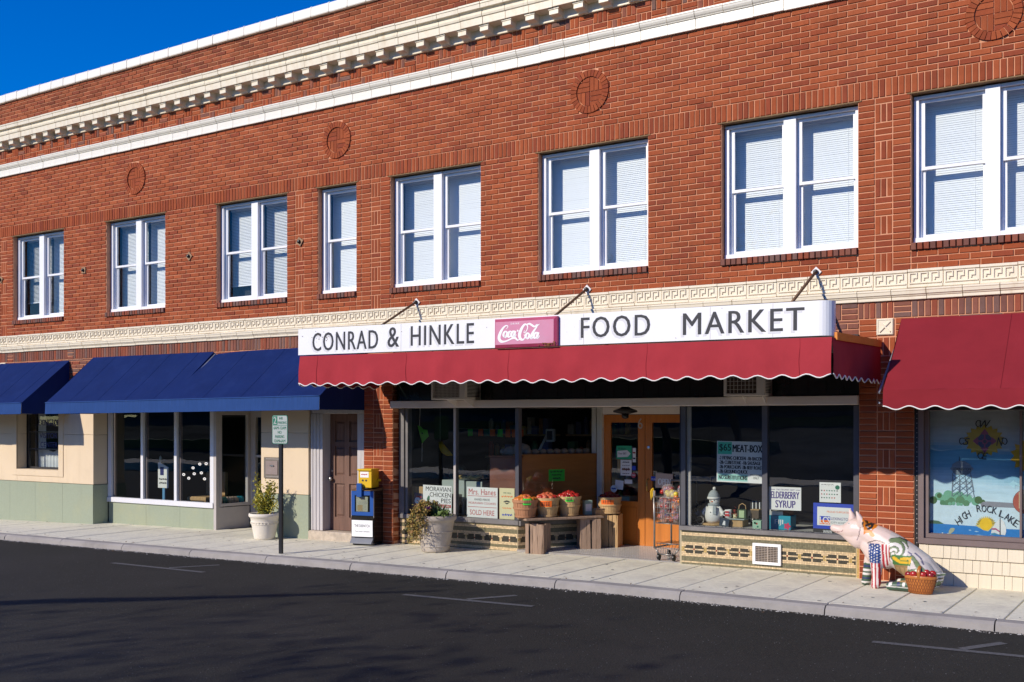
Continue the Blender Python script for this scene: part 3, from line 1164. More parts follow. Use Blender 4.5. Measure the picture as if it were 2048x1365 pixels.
cu_ = MB()
n = 60
for i in range(n):
    xa, xb = -19.0 + i * .9 / n, -19.0 + (i + 1) * .9 / n
    ya, yb = .36 + .015 * math.sin(i * .9), .36 + .015 * math.sin((i + 1) * .9)
    za, zb_ = 1.215 + .02 * math.sin(i * .25), 1.215 + .02 * math.sin((i + 1) * .25)
    if not 38 < i < 44:
        cu_.face([(xa, ya, .87), (xb, yb, .87), (xb, yb, zb_), (xa, ya, za)])
part('curtain', cu_, 'curtain', w, smooth=True, recalc=False)
cu_ = MB()
for i in range(22):
    xa, xb = -19.25 + i * .012, -19.25 + (i + 1) * .012
    ya, yb = .40 + .015 * math.sin(i * 1.1), .40 + .015 * math.sin((i + 1) * 1.1)
    cu_.face([(xa, ya, .87), (xb, yb, .87), (xb, yb, zt2), (xa, ya, zt2)])
for i in range(40):
    xa, xb = -18.55 + i * .012, -18.55 + (i + 1) * .012
    ya, yb = .46 + .015 * math.sin(i * 1.1), .46 + .015 * math.sin((i + 1) * 1.1)
    cu_.face([(xa, ya, .87), (xb, yb, .87), (xb, yb, zt2), (xa, ya, zt2)])
part('curtain', cu_, 'curtain', w, smooth=True, recalc=False)

# white-framed shop window, set back
SY = .32
fr = MB()
fr.bbox(-16.955, -14.135, SY - .05, SY + .05, .31, .40, .006)
for a, b in ((-16.955, -16.86), (-16.03, -15.965), (-15.135, -15.07), (-14.222, -14.135)):
    fr.bbox(a, b, SY - .03, SY + .05, .401, zt2, .004)
w = part('shop_window', fr, mat('white_aluminium', (.72, .72, .76), .4, var=.03), bld)
for a, b in ((-16.86, -16.03), (-15.965, -15.135), (-15.07, -14.222)):
    part('pane', sheet_pane(a - .004, b + .004, SY + .012, SY + .018, .39, zt2), 'shopglass', w, recalc=False)
    part('stop', MB().box(a, a + .05, SY + .02, SY + .06, .402, zt2 - .001), 'purplebrown', w)
part('frame_post', MB().bbox(-14.132, -14.07, SY - .03, SY + .05, -.06, zt2, .004), 'greytrim', bld)
# side showcase running back to the door
sc_ = MB()
A_, B_ = Vector((-14.09, SY + .05, 0)), Vector((-14.02, .98, 0))
def along(t, z):
    p = A_.lerp(B_, t)
    return (p.x, p.y, z)
sc_.beam(along(0, .13), along(1, .13), .04, .38)
sc_.beam(along(0, .36), along(1, .36), .07, .05)
sc_.beam(along(0, 1.93), along(1, 1.93), .06, .08)
sc_.beam(along(.03, .33), along(.03, 1.95), .05)
sc_.beam(along(.97, .33), along(.97, 1.95), .06)
w = part('shop_window', sc_, 'greytrim', bld)
g1 = MB()
g1.face([along(.05, .38), along(.95, .38), along(.95, 1.9), along(.05, 1.9)])
part('pane', g1, 'shopglass', w)
# glazed door in the recess
dm = MB()
dm.box(-13.98, -13.86, .98, 1.04, 0, 2.0)
dm.box(-12.80, -12.702, .98, 1.04, 0, 2.0)
dm.box(-13.86, -12.80, .981, 1.039, 0, .25)
dm.box(-13.86, -12.80, .981, 1.039, 1.85, 2.0)
dm.box(-13.86, -12.80, .982, 1.038, 1.16, 1.20)
w = part('door', dm, 'greytrim', bld)
part('pane', sheet_pane(-13.87, -12.79, 1.008, 1.012, .24, 1.86), 'shopglass', w, recalc=False)
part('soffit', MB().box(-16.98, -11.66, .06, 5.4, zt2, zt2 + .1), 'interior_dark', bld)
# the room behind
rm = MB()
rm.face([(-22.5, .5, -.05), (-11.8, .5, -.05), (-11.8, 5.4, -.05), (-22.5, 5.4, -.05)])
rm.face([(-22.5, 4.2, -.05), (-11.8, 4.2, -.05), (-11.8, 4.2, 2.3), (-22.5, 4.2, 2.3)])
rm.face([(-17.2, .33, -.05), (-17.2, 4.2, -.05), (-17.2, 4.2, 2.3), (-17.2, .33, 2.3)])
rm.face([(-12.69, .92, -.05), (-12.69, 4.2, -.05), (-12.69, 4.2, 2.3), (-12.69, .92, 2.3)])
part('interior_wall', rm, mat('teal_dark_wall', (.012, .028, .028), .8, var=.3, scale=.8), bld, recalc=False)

# ------------------------------------------------------------------ brown street door on its stone step
part('step', MB().bbox(-11.65, -10.565, -.03, .32, -.08, .108, .015), 'step', bld)
fr = MB()
for i in range(7):
    a = -11.64 + i * .0345
    fr.bbox(a, a + .0335, .02 + (i % 2) * .01, .24, .109, 1.90, .006)
fr.bbox(-10.715, -10.58, .04, .24, .109, 1.90, .006)
fr.bbox(-11.64, -10.58, .03, .235, 1.902, zt2, .006)
part('door_frame', fr, mat('weathered_white_paint', (.50, .47, .47), .7, var=.14, scale=5, stretch=(8, 8, .6)), bld)
dl = MB()
dx0, dx1, dz0, dz1, dy = -11.395, -10.718, .115, 1.895, .19
st = .095
dl.box(dx0, dx0 + st, dy, dy + .04, dz0, dz1)
dl.box(dx1 - st, dx1, dy, dy + .04, dz0, dz1)
mid = (dx0 + dx1) / 2
rails = [(dz0, dz0 + .20), (.83, .95), (1.40, 1.47), (dz1 - .11, dz1)]
for a, b in rails:
    dl.box(dx0 + st, dx1 - st, dy + .0005, dy + .0395, a, b)
for (a, b) in ((dz0 + .20, .83), (.95, 1.40), (1.47, dz1 - .11)):
    dl.box(mid - .045, mid + .045, dy + .001, dy + .039, a, b)
door1 = part('door', dl, 'doorwood', bld)
for a, b in ((dz0 + .20, .83), (.95, 1.40), (1.47, dz1 - .11)):
    for p, q in ((dx0 + st, mid - .045), (mid + .045, dx1 - st)):
        mb = MB()
        mb.box(p, q, dy + .024, dy + .034, a, b)
        c0, c1 = .02, .045
        V = [(p + c0, dy + .0235, a + c0), (q - c0, dy + .0235, a + c0), (q - c0, dy + .0235, b - c0), (p + c0, dy + .0235, b - c0),
             (p + c1, dy + .010, a + c1), (q - c1, dy + .010, a + c1), (q - c1, dy + .010, b - c1), (p + c1, dy + .010, b - c1)]
        mb.raw(V, [(4, 5, 6, 7), (0, 1, 5, 4), (1, 2, 6, 5), (2, 3, 7, 6), (3, 0, 4, 7)])
        part('door_panel', mb, 'doorwood', door1)
kn = MB().lathe([(.012, 0), (.012, .03), (.028, .04), (.033, .055), (.026, .07), (.0, .074)], 14)
part('handle', kn, mat('old_nickel', (.55, .53, .5), .3, metal=.9, var=.1), door1, smooth=True, loc=(dx0 + .045, dy, .90), rot=(R(90), 0, 0))
part('lock', MB().lathe([(.02, 0), (.02, .012), (.0, .014)], 12), bpy.data.materials['old_nickel'], door1, loc=(dx0 + .045, dy, 1.02), rot=(R(90), 0, 0))

# ------------------------------------------------------------------ market front
# mosaic plinths: small square tiles, joined per plinth because they are too small to pick apart
OL, DK, IV, RD, GO = (.20, .18, .105), (.055, .05, .035), (.68, .52, .31), (.30, .06, .03), (.50, .36, .14)
def mosaic_col(u, r, n_rows):
    """u tile index along the wall, r row from the top"""
    k = r / n_rows
    if k < .045: return OL
    if k < .13: return IV
    if k < .30: return OL
    if k < .345: return IV
    if k < .66:
        rr = (k - .345) / .315
        m = u % 15
        if m in (0, 1):
            return GO if abs(rr - .5) < .2 and rnd.random() < .8 else IV
        q = m - 2
        if q == 6: return RD if abs(rr - .5) < .09 else IV
        if .12 < rr < .88 and abs(rr - .5) > .07:
            cut = 1 if (rr < .25 or rr > .75) else 0
            if cut <= q < 6 or 6 < q <= 12 - cut:
                return DK
        return IV
    if k < .69: return IV
    if k < .84: return OL
    if k < .90: return IV
    return OL
def mosaic(p0, p1, z0f, z1, out, name='mosaic', pitch=.0195):
    """tiles on the vertical plane from p0 to p1; out is the outward normal"""
    p0, p1, out = Vector((*p0, 0)), Vector((*p1, 0)), Vector((*out, 0)).normalized()
    d = (p1 - p0)
    Ln = d.length
    d.normalize()
    mb = MB()
    nu = int(Ln / pitch)
    nr = int((z1 - z0f((p0.x + p1.x) / 2)) / pitch) + 2
    for u in range(nu):
        for r in range(nr):
            zt = z1 - r * pitch
            zb = zt - pitch
            pm = p0 + d * (u + .5) * pitch
            if zt < z0f(pm.x) - .02:
                continue
            c = mosaic_col(u, r, nr - 1)
            f_ = rnd.uniform(.8, 1.2)
            c = (c[0] * f_, c[1] * f_, c[2] * f_)
            e = .0013
            o1, o2 = out * (.004 + rnd.uniform(0, .0012)), out * .0
            q = []
            for (s_, t_) in ((u * pitch + e, zb + e), ((u + 1) * pitch - e, zb + e), ((u + 1) * pitch - e, zt - e), (u * pitch + e, zt - e)):
                b_ = p0 + d * s_
                q.append((b_, t_))
            F = [tuple((b_ + o1).xy) + (t_,) for b_, t_ in q]
            B = [tuple((b_ + o2).xy) + (t_,) for b_, t_ in q]
            mb.face(F, c)
            for k in range(4):
                mb.face([B[k], B[(k + 1) % 4], F[(k + 1) % 4], F[k]], c)
    return mb
MT['mosaic'] = mat('mosaic_tile', (.5, .4, .3), .35, attr='col', var=.1, scale=20)
MT['grout'] = mat('grout', (.42, .36, .24), .9, var=.15)
LY = .15
plinths = [((-9.985, LY), (-7.93, LY), (0, -1), .365), ((-7.93, LY), (-7.25, 1.36), (.872, -.49), .365), ((-5.49, .10), (-3.345, .10), (0, -1), .440)]
for a, b, o, zt in plinths:
    gb = MB()
    A2, B2, O2 = Vector((*a, 0)), Vector((*b, 0)), Vector((*o, 0)).normalized()
    I2 = -O2 * .12
    V = [(A2.x, A2.y, -.1), (B2.x, B2.y, -.1), (B2.x, B2.y, zt), (A2.x, A2.y, zt), (A2.x + I2.x, A2.y + I2.y, -.1), (B2.x + I2.x, B2.y + I2.y, -.1), (B2.x + I2.x, B2.y + I2.y, zt), (A2.x + I2.x, A2.y + I2.y, zt)]
    gb.raw(V, [(0, 1, 2, 3), (1, 5, 6, 2), (5, 4, 7, 6), (4, 0, 3, 7), (3, 2, 6, 7)])
    pl = part('tiled_plinth', gb, 'grout', bld)
    part('mosaic_tile', mosaic(a, b, zg, zt, o), 'mosaic', pl, kind='stuff', recalc=False)
# gold end piece of the right plinth and return of the plinth at the entrance
part('end_slab', MB().bbox(-3.34, -3.22, .05, .12, -.05, .40, .004), mat('gold_pebbledash', (.50, .34, .12), .8, var=.4, scale=90, bump=.6, bscale=120), bld)
part('plinth_return', MB().box(-5.52, -5.495, .11, 1.4, -.05, .45), 'grout', bld)
# vent grille in the right plinth
vg = MB()
vx0, vx1, vz0, vz1, vy = -4.565, -4.222, .095, .345, .083
vg.bbox(vx0, vx0 + .034, vy - .02, vy + .01, vz0, vz1, .003)
vg.bbox(vx1 - .034, vx1, vy - .02, vy + .01, vz0, vz1, .003)
vg.bbox(vx0 + .034, vx1 - .034, vy - .019, vy + .01, vz0, vz0 + .034, .003)
vg.bbox(vx0 + .034, vx1 - .034, vy - .019, vy + .01, vz1 - .034, vz1, .003)
v_ = part('vent', vg, 'white', bld)
part('vent_back', MB().box(vx0 + .03, vx1 - .03, vy + .004, vy + .008, vz0 + .03, vz1 - .03), 'black', v_)
gr = MB()
nx = 15
for i in range(nx + 1):
    xx = vx0 + .034 + (vx1 - vx0 - .068) * i / nx
    ww = .012 if i == 8 else .0045
    gr.box(xx - ww / 2, xx + ww / 2, vy - .012, vy + .002, vz0 + .034, vz1 - .034)
for i in range(10):
    zz = vz0 + .034 + (vz1 - vz0 - .068) * i / 9
    gr.box(vx0 + .034, vx1 - .034, vy - .0115, vy + .0015, zz - .00225, zz + .00225)
part('vent_grille', gr, mat('tan_metal', (.40, .33, .27), .6, var=.1), v_)

# left shop window: sill, posts, panes, then the slanting pane into the entrance
sl = MB()
sl.bbox(-9.99, -7.91, LY - .03, LY + .13, .366, .432, .006)
sl.beam((-7.92, LY - .01, .399), (-7.26, 1.36, .399), .14, .066)
sl.bbox(-9.99, -9.90, LY - .02, LY + .1, .433, 1.97, .004)
sl.bbox(-9.885, -9.845, LY + .0, LY + .1, .433, 1.97, .004)
sl.bbox(-9.01, -8.965, LY - .01, LY + .06, .433, 1.97, .004)
MT['sillmetal'] = mat('weathered_sill', (.16, .15, .15), .55, var=.2, scale=3, dirt=((.35, .33, .30), 4, .5, .75, .5))
w = part('shop_window', sl, 'sillmetal', bld)
part('corner_post', MB().bbox(-7.96, -7.905, LY - .02, LY + .06, .433, 1.97, .004), mat('slate_post', (.07, .07, .085), .45, var=.1), w)
part('mullion', MB().bbox(-9.006, -8.969, LY - .014, LY - .0105, .435, 1.97, .001), 'greytrim', w)
for a, b in ((-9.85, -9.01), (-8.965, -7.955)):
    part('pane', sheet_pane(a, b, LY + .02, LY + .026, .425, 1.975), 'shopglass', w, recalc=False)
g1 = MB()
g1.face([(-7.925, LY + .04, .425), (-7.262, 1.345, .425), (-7.262, 1.345, 1.975), (-7.925, LY + .04, 1.975)])
part('pane', g1, 'shopglass', w)
# right shop window
RY = .10
sl = MB()
sl.bbox(-5.50, -3.325, RY - .035, RY + .12, .442, .505, .006)
for a, b in ((-5.49, -5.435), (-4.455, -4.39), (-3.385, -3.325)):
    sl.bbox(a, b, RY - .02, RY + .06, .506, 1.97, .004)
w = part('shop_window', sl, bpy.data.materials['slate_post'], bld)
for a, b in ((-5.435, -4.455), (-4.39, -3.385)):
    part('pane', sheet_pane(a - .003, b + .003, RY + .02, RY + .026, .495, 1.975), 'shopglass', w, recalc=False)
part('sill_cap', MB().bbox(-5.505, -3.32, RY - .045, RY - .0355, .448, .500, .002), 'sillmetal', w)
part('edge_post', MB().bbox(-5.432, -5.385, RY + .03, RY + .06, .506, 1.97, .004), 'greytrim', w)

# beam over the windows and dark transom above it
part('beam', MB().bbox(-10.004, -3.306, -.055, .10, 1.975, 2.078, .005), 'beam', bld)
tb = MB()
tb.box(-10.004, -3.304, .10, .14, 2.0, 2.71)
part('transom', tb, 'interior_dark', bld)
x = -9.99
while x < -3.4:
    for z0_, z1_ in ((2.082, 2.30), (2.304, 2.52), (2.524, 2.70)):
        o = MB().bbox(x, min(x + .205, -3.31), .085, .0995, z0_, z1_, .004)
        part('transom_pane', o, 'transom', bld)
    x += .21
part('header', MB().box(-10.004, -3.304, -.02, .40, 2.705, 2.76), 'interior_dark', bld)
# entrance: ceiling, doors, frame
en = MB()
en.box(-7.9, -5.4, .12, 1.6, 1.985, 2.05)
part('soffit', en, 'beam', bld)
fr = MB()
DY = 1.40
fr.bbox(-7.36, -7.275, DY - .05, DY + .08, .03, 1.982, .004)
fr.bbox(-7.272, -5.90, DY - .04, DY + .08, 1.885, 1.983, .004)
fr.bbox(-5.975, -5.90, DY - .05, DY + .08, .03, 1.884, .004)
fr.bbox(-7.46, -7.39, DY - .02, DY + .03, .43, 1.98, .004)
part('door_frame', fr, 'whitepaint', bld)
def shop_door(x0, x1, hand):
    mb = MB()
    s_ = .105
    z0, z1 = .048, 1.878
    mb.box(x0, x0 + s_, DY, DY + .045, z0, z1)
    mb.box(x1 - s_, x1, DY, DY + .045, z0, z1)
    mb.box(x0 + s_, x1 - s_, DY + .0005, DY + .0445, z1 - .11, z1)
    mb.box(x0 + s_, x1 - s_, DY + .0005, DY + .0445, z0, .66)
    d = part('door', mb, 'orangewood', bld)
    part('pane', sheet_pane(x0 + s_ - .005, x1 - s_ + .005, DY + .018, DY + .024, .655, z1 - .105), 'shopglass', d, recalc=False)
    part('kick_panel', MB().bbox(x0 + s_ + .02, x1 - s_ - .02, DY - .008, DY, .12, .58, .004), 'orangewood', d)
    return d
dA = shop_door(-7.270, -6.628, 1)
dB = shop_door(-6.620, -5.978, -1)
hd = MB().tube([(-6.57, DY - .005, .98), (-6.57, DY - .05, .97), (-6.57, DY - .055, .90), (-6.57, DY - .05, .82), (-6.57, DY - .005, .81)], .009, 8)
part('handle', hd, mat('brass', (.62, .42, .12), .3, metal=.9, var=.1), dB, smooth=True)
part('lock', MB().lathe([(.022, 0), (.022, .012), (.0, .016)], 14), mat('chrome', (.7, .7, .7), .2, metal=1, var=0), dB, loc=(-6.565, DY, 1.42), rot=(R(90), 0, 0))
part('lettering', text_mb(MB(), '6', -6.735, -6.66, 1.68, 1.83, DY - .003, .0), 'greytrim', dA, recalc=False)
# tiled entrance floor
ef = MB()
V = [(-7.92, LY, .036), (-5.50, LY, .040), (-5.96, DY + .04, .045), (-7.3, DY + .04, .045)]
ef.raw(V + [(a, b, -.1) for a, b, c in V], [(0, 1, 2, 3), (0, 4, 5, 1), (1, 5, 6, 2), (3, 2, 6, 7), (0, 3, 7, 4)])
efo = part('entrance_floor', ef, mat('pale_grout', (.55, .53, .50), .9, var=.1), bld)
tl = MB()
py = .034
for i in range(80):
    for j in range(40):
        xx, yy = -7.95 + i * py + (j % 2) * py / 2, LY + j * py + .004
        if yy > DY or xx < -7.93 + (yy - LY) * .55 + .02 or xx > -5.52 - (yy - LY) * .36 - .03:
            continue
        zz = .0405 + (yy - LY) * .004 + rnd.uniform(.0012, .002)
        c = rnd.uniform(.60, .74)
        e = .0022
        tl.face([(xx + e, yy + e, zz), (xx + py - e, yy + e, zz), (xx + py - e, yy + py - e, zz), (xx + e, yy + py - e, zz)], (c, c * .98, c * .95))
part('floor_tile', tl, 'mosaic', efo, kind='stuff', recalc=False)
part('threshold', MB().bbox(-7.93, -5.49, LY - .03, LY, -.08, zg(-6.7) + .018, .004), 'kerb', bld)
# interior of the market
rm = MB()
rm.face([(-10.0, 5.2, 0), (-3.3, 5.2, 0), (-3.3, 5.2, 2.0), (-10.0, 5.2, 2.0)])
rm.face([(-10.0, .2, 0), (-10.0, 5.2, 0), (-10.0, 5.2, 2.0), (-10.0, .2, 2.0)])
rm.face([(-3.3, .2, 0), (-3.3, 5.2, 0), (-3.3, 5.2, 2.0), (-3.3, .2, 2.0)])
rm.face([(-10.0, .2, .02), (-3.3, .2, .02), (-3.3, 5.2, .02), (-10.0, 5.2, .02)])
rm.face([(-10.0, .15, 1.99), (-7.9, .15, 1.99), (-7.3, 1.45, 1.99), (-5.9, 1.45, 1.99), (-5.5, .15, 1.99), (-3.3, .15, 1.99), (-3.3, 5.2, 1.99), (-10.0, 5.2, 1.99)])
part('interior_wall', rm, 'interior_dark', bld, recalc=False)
part('partition', MB().box(-5.50, -3.32, 1.05, 1.1, .1, 1.98), mat('blue_black_panel', (.010, .013, .022), .6, var=.3), bld)
part('partition', MB().box(-5.53, -5.50, .13, 1.42, .44, 1.98), bpy.data.materials['blue_black_panel'], bld)
dk = MB()
dk.raw([(-9.98, .20, .425), (-7.93, .20, .425), (-7.30, 1.35, .425), (-7.30, 1.5, .425), (-9.98, 1.5, .425), (-9.98, .20, .1), (-7.93, .20, .1), (-7.30, 1.35, .1), (-7.30, 1.5, .1), (-9.98, 1.5, .1)], [(0, 1, 2, 3, 4), (3, 8, 9, 4), (0, 4, 9, 5)])
part('display_deck', dk, mat('deck_board', (.20, .15, .11), .7, var=.2), bld)
part('display_deck', MB().box(-5.48, -3.34, .13, 1.04, .40, .498), mat('pale_deck', (.55, .54, .52), .6, var=.1), bld)

# ------------------------------------------------------------------ right-hand shop: bronze frame, painted mural window, shingles
part('edge_strip', MB().bbox(-2.712, -2.675, .02, .25, -.02, 2.2, .003), 'black', bld)
pd = MB()
z = .1
while z < 2.1:
    pd.box(-2.690, -2.682, .0185, .0205, z, z + .008)
    z += .052
part('fixing_screw', pd, 'greytrim', bld, kind='stuff')
fr = MB()
fr.bbox(-2.672, -2.615, .015, .16, .462, 2.2, .004)
fr.bbox(-2.615, 1.28, .012, .16, .462, .525, .004)
fr.bbox(-2.612, -2.572, .05, .17, .526, 2.2, .004)
fr.bbox(-2.572, 1.28, .05, .17, .526, .575, .004)
fr.bbox(-1.672, -1.652, .06, .16, .576, 1.90, .003)
fr.bbox(-2.572, 1.28, .05, .17, 1.905, 2.2, .004)
w = part('shop_window', fr, 'purplebrown', bld)
part('pane', sheet_pane(-2.574, -1.672, .100, .106, .573, 1.907), 'shopglass', w, recalc=False)
part('pane', sheet_pane(-1.652, 1.28, .100, .106, .573, 1.907), 'shopglass', w, recalc=False)
part('head_board', MB().box(-2.67, 1.28, .03, .049, 1.91, 2.2), 'black', w)
bk = MB()
bk.face([(-2.67, .045, -.1), (1.28, .045, -.1), (1.28, .045, .461), (-2.67, .045, .461)])
part('shingle_backing', bk, 'black', bld, recalc=False)
rows = [(.322, .459), (.180, .330), (-.02, .190)]
for ri, (z0_, z1_) in enumerate(rows):
    x = -2.668 - rnd.random() * .05
    while x < 1.25:
        w_ = rnd.choice([.075, .10, .125, .14, .155, .09])
        a, b = max(x, -2.668), min(x + w_, 1.27)
        x += w_
        if b - a < .02:
            continue
        mb = MB()
        t = .030 - ri * .0004 - rnd.random() * .003
        g_ = .0018
        mb.raw([(a + g_, .044 - t, z0_), (b - g_, .044 - t, z0_), (b - g_, .040, z1_), (a + g_, .040, z1_), (a + g_, .044, z0_), (b - g_, .044, z0_), (b - g_, .044, z1_), (a + g_, .044, z1_)], [(0, 1, 2, 3), (4, 7, 6, 5), (0, 4, 5, 1), (1, 5, 6, 2), (2, 6, 7, 3), (3, 7, 4, 0)])
        part('shingle', mb, 'shingle', bld)
part('interior_wall', MB().box(-2.7, 1.28, .5, .55, 0, 2.2), 'interior_dark', bld)
# ------------------------------------------------------------------ awnings
from mathutils import noise as mnoise
def grid(mb, fn, nu, nv, col=None, mi=0):
    base = len(mb.v)
    for j in range(nv + 1):
        for i in range(nu + 1):
            mb.v.append(fn(i / nu, j / nv))
    for j in range(nv):
        for i in range(nu):
            a = base + j * (nu + 1) + i
            mb.f.append((a, a + 1, a + nu + 2, a + nu + 1)); mb.c.append(col); mb.mi.append(mi)

def sloped_awning(name, label, x0, x1, zt0, zt1, yf, zf0, zf1, zb0, zb1, m, mv, seams, scallop=False, fold=None, x0f=None):
    """zt: height at the wall, zf: at the front bar, zb: at the bottom of the valance (left, right)"""
    t = thing(name, label, 'awning', (x0, 0, 0))
    Lx = x1 - x0
    x0f = x0 if x0f is None else x0f
    wob = [rnd.uniform(-.004, .004) for _ in range(200)]
    def top(u, v):
        z = (zt0 + (zt1 - zt0) * u) * (1 - v) + (zf0 + (zf1 - zf0) * u) * v
        z -= .022 * math.sin(math.pi * v) * (.6 + .4 * math.sin(u * Lx * 3.2))
        z += .010 * mnoise.noise((u * Lx * 2.1, v * 1.3, x0)) * math.sin(math.pi * min(1, v * 1.02)) + .004 * mnoise.noise((u * Lx * 6.5, v * 3, x0 + 5))
        if fold is not None:
            d = u * Lx - fold
            if d > 0:
                z -= .05 * max(0, 1 - v / .55) * math.exp(-d / .5)
        return (u * Lx + (x0f - x0) * v * (1 - u), -.015 + (yf + .015) * v, z)
    mb = MB()
    nu = 150
    us = [i / nu for i in range(nu + 1)]
    if fold is not None:
        us = sorted(us + [fold / Lx - .0004, fold / Lx + .0006])
    base = 0
    nv = 18
    for j in range(nv + 1):
        for u in us:
            mb.v.append(top(u, j / nv))
    n_ = len(us)
    for j in range(nv):
        for i in range(n_ - 1):
            a = j * n_ + i
            mb.f.append((a, a + 1, a + n_ + 1, a + n_)); mb.c.append(None); mb.mi.append(0)
    part('canopy', mb, m, t, smooth=fold is None, recalc=False)
    # stitched seams
    for s_ in seams:
        pts = [Vector(top(s_, v / 10)) + Vector((0, -.002, .003)) for v in range(11)]
        part('seam', MB().tube(pts, .0016, 5), m, t)
    # valance
    def val(u, v):
        zf = zf0 + (zf1 - zf0) * u
        zb = zb0 + (zb1 - zb0) * u
        if scallop:
            zb += .018 * math.cos(u * Lx / .255 * 2 * math.pi + .5 * mnoise.noise((u * Lx * 1.3, 0, 2))) + .006 * mnoise.noise((u * Lx * 2.2, 3, 1))
        x = u * Lx + (x0f - x0) * (1 - u)
        return (x, yf - .004 - .008 * v + .004 * math.sin(u * Lx * 7) * v + .012 * v * mnoise.noise((u * Lx * 3.1, v, x0)), zf * (1 - v) + zb * v)
    mb = MB()
    grid(mb, val, int(Lx * 24), 5)
    vo = part('valance', mb, mv, t, smooth=True, recalc=False)
    if scallop:
        pts = [val(i / 240, 1) for i in range(241)]
        part('piping', MB().tube(pts, .0065, 6), 'piping', t, smooth=True)
    else:
        part('hem', MB().tube([val(i / 40, 1) for i in range(41)], .006, 6), mv, t)
        part('front_bar', MB().tube([val(i / 40, 0) for i in range(41)], .011, 6), mv, t, smooth=True)
    # ends
    for u, nm in ((0, 'end_panel'), (1, 'end_panel')):
        mb = MB()
        zt = zt0 if u == 0 else zt1
        zf = zf0 if u == 0 else zf1
        zb = zb0 if u == 0 else zb1
        xx = u * Lx
        xf = xx + (x0f - x0 if u == 0 else 0)
        mb.face([(xx, -.015, zt), (xf, yf, zf), (xf, yf, zb), (xx, -.015, zb)])
        part(nm, mb, m, t, recalc=False)
    # frame
    fm = MB()
    for k in range(5):
        xx = .03 + (Lx - .06) * k / 4
        u = xx / Lx
        zf = zf0 + (zf1 - zf0) * u
        fm.tube([(xx, -.01, zt0 - .04), (xx, yf + .02, zf - .03)], .012, 6)
        fm.tube([(xx, -.01, zb0 + .05), (xx, yf + .02, zb0 + .05 + (zb1 - zb0) * u)], .012, 6)
    part('frame', fm, 'greymetal', t)
    return t

sloped_awning('awning', 'long plain navy blue awning with a fold near its middle', -16.955, -10.53, 2.935, 2.922, -.966, 2.103, 2.146, 1.913, 1.951, 'navy', 'navyfade',
              [.10, .22, .33, .44, .62, .75, .87], fold=3.18)
sloped_awning('awning', 'navy blue awning cut by the left edge of the picture, beside the visitor window', -22.3, -17.66, 2.905, 2.90, -.966, 2.06, 2.110, 1.875, 1.915, 'navy', 'navyfade', [.2, .4, .6, .8, .93])
sloped_awning('awning', 'plain dark red sloping awning over the painted lake window', -2.84, 1.25, 2.91, 2.905, -1.10, 2.105, 2.10, 1.925, 1.92, 'redcanvas', 'redcanvas', [.27, .52, .77], scallop=True, x0f=-2.765)

# ------------------------------------------------------------------ market canopy with its hanging red valance
CX0, CX1, CY = -10.18, -3.095, -1.72
TILT = .0056
cn = thing('market_canopy', 'flat market canopy hung with a scalloped red canvas valance edged in white', 'canopy', (CX0, 0, 2.655))
LX = CX1 - CX0
def tz(x):
    return -TILT * x
dk = MB()
dk.raw([(.02, 0, tz(0)), (LX - .02, 0, tz(LX)), (LX - .02, CY + .06, tz(LX)), (.02, CY + .06, tz(0)), (.02, 0, tz(0) - .05), (LX - .02, 0, tz(LX) - .05), (LX - .02, CY + .06, tz(LX) - .05), (.02, CY + .06, tz(0) - .05)],
       [(0, 1, 2, 3), (7, 6, 5, 4), (0, 4, 5, 1), (1, 5, 6, 2), (2, 6, 7, 3), (3, 7, 4, 0)])
part('deck', dk, 'interior_dark', cn)
rail = MB().beam((LX + .008, CY + .10, tz(LX) + .012), (LX + .03, -.02, tz(LX) + .03), .03, .075)
part('side_board', rail, mat('orange_board', (.75, .25, .03), .6, var=.1), cn, label='bright orange side board')
# valance all round: left side, front, right side
path = [(-.03, -.02, .0), (.0, CY, .0), (LX, CY, 0), (LX + .035, -.02, 0)]
def valance(p, q, n, amp, per, flare, phase=0., droop=(0, 0)):
    def f(u, v):
        x = p[0] + (q[0] - p[0]) * u
        y = p[1] + (q[1] - p[1]) * u
        L_ = math.hypot(q[0] - p[0], q[1] - p[1])
        zt = tz(x) - .004
        zb = tz(x) - .385 + amp * math.cos(u * L_ / per * 2 * math.pi + phase) - droop[0] * (1 - u) - droop[1] * u
        zb += .010 * mnoise.noise((u * L_ * 1.7, 4, p[1])) * (amp > 0)
        bul = .016 * v * mnoise.noise((u * L_ * 4.2, v * 1.5, 7)) + flare * math.sin(v * 1.6) + .012 * v * math.sin(u * L_ * 5.3 + 1.3) + .005 * v * math.sin(u * L_ * 17)
        nx, ny = (q[1] - p[1]) / L_, -(q[0] - p[0]) / L_
        z = zt * (1 - v) + zb * v
        return (x + nx * bul * -1 * -1, y + ny * bul, z)
    return f
segs = [(path[0], path[1], 40, .020, .25, .02), (path[1], path[2], 200, .019, .2535, .022), (path[2], path[3], 60, .022, .19, .010)]
for i, (p, q, n, amp, per, fl) in enumerate(segs):
    f = valance(p, q, n, amp, per, fl, droop=((0, 0), (0, 0), (0, .012))[i])
    mb = MB()
    grid(mb, f, n * 2, 9)
    part('valance', mb, 'redfade', cn, smooth=True, recalc=False)
    part('piping', MB().tube([f(k / n, 1) for k in range(n + 1)], .0068, 6), 'piping', cn, smooth=True)
for s_ in (.045, .255, .47, .72, .955):
    f = valance(path[1], path[2], 200, 0, 1, .026)
    part('seam', MB().tube([f(s_ + .0006 * math.sin(v), v / 8) for v in range(9)], .003, 5), 'redfade', cn)

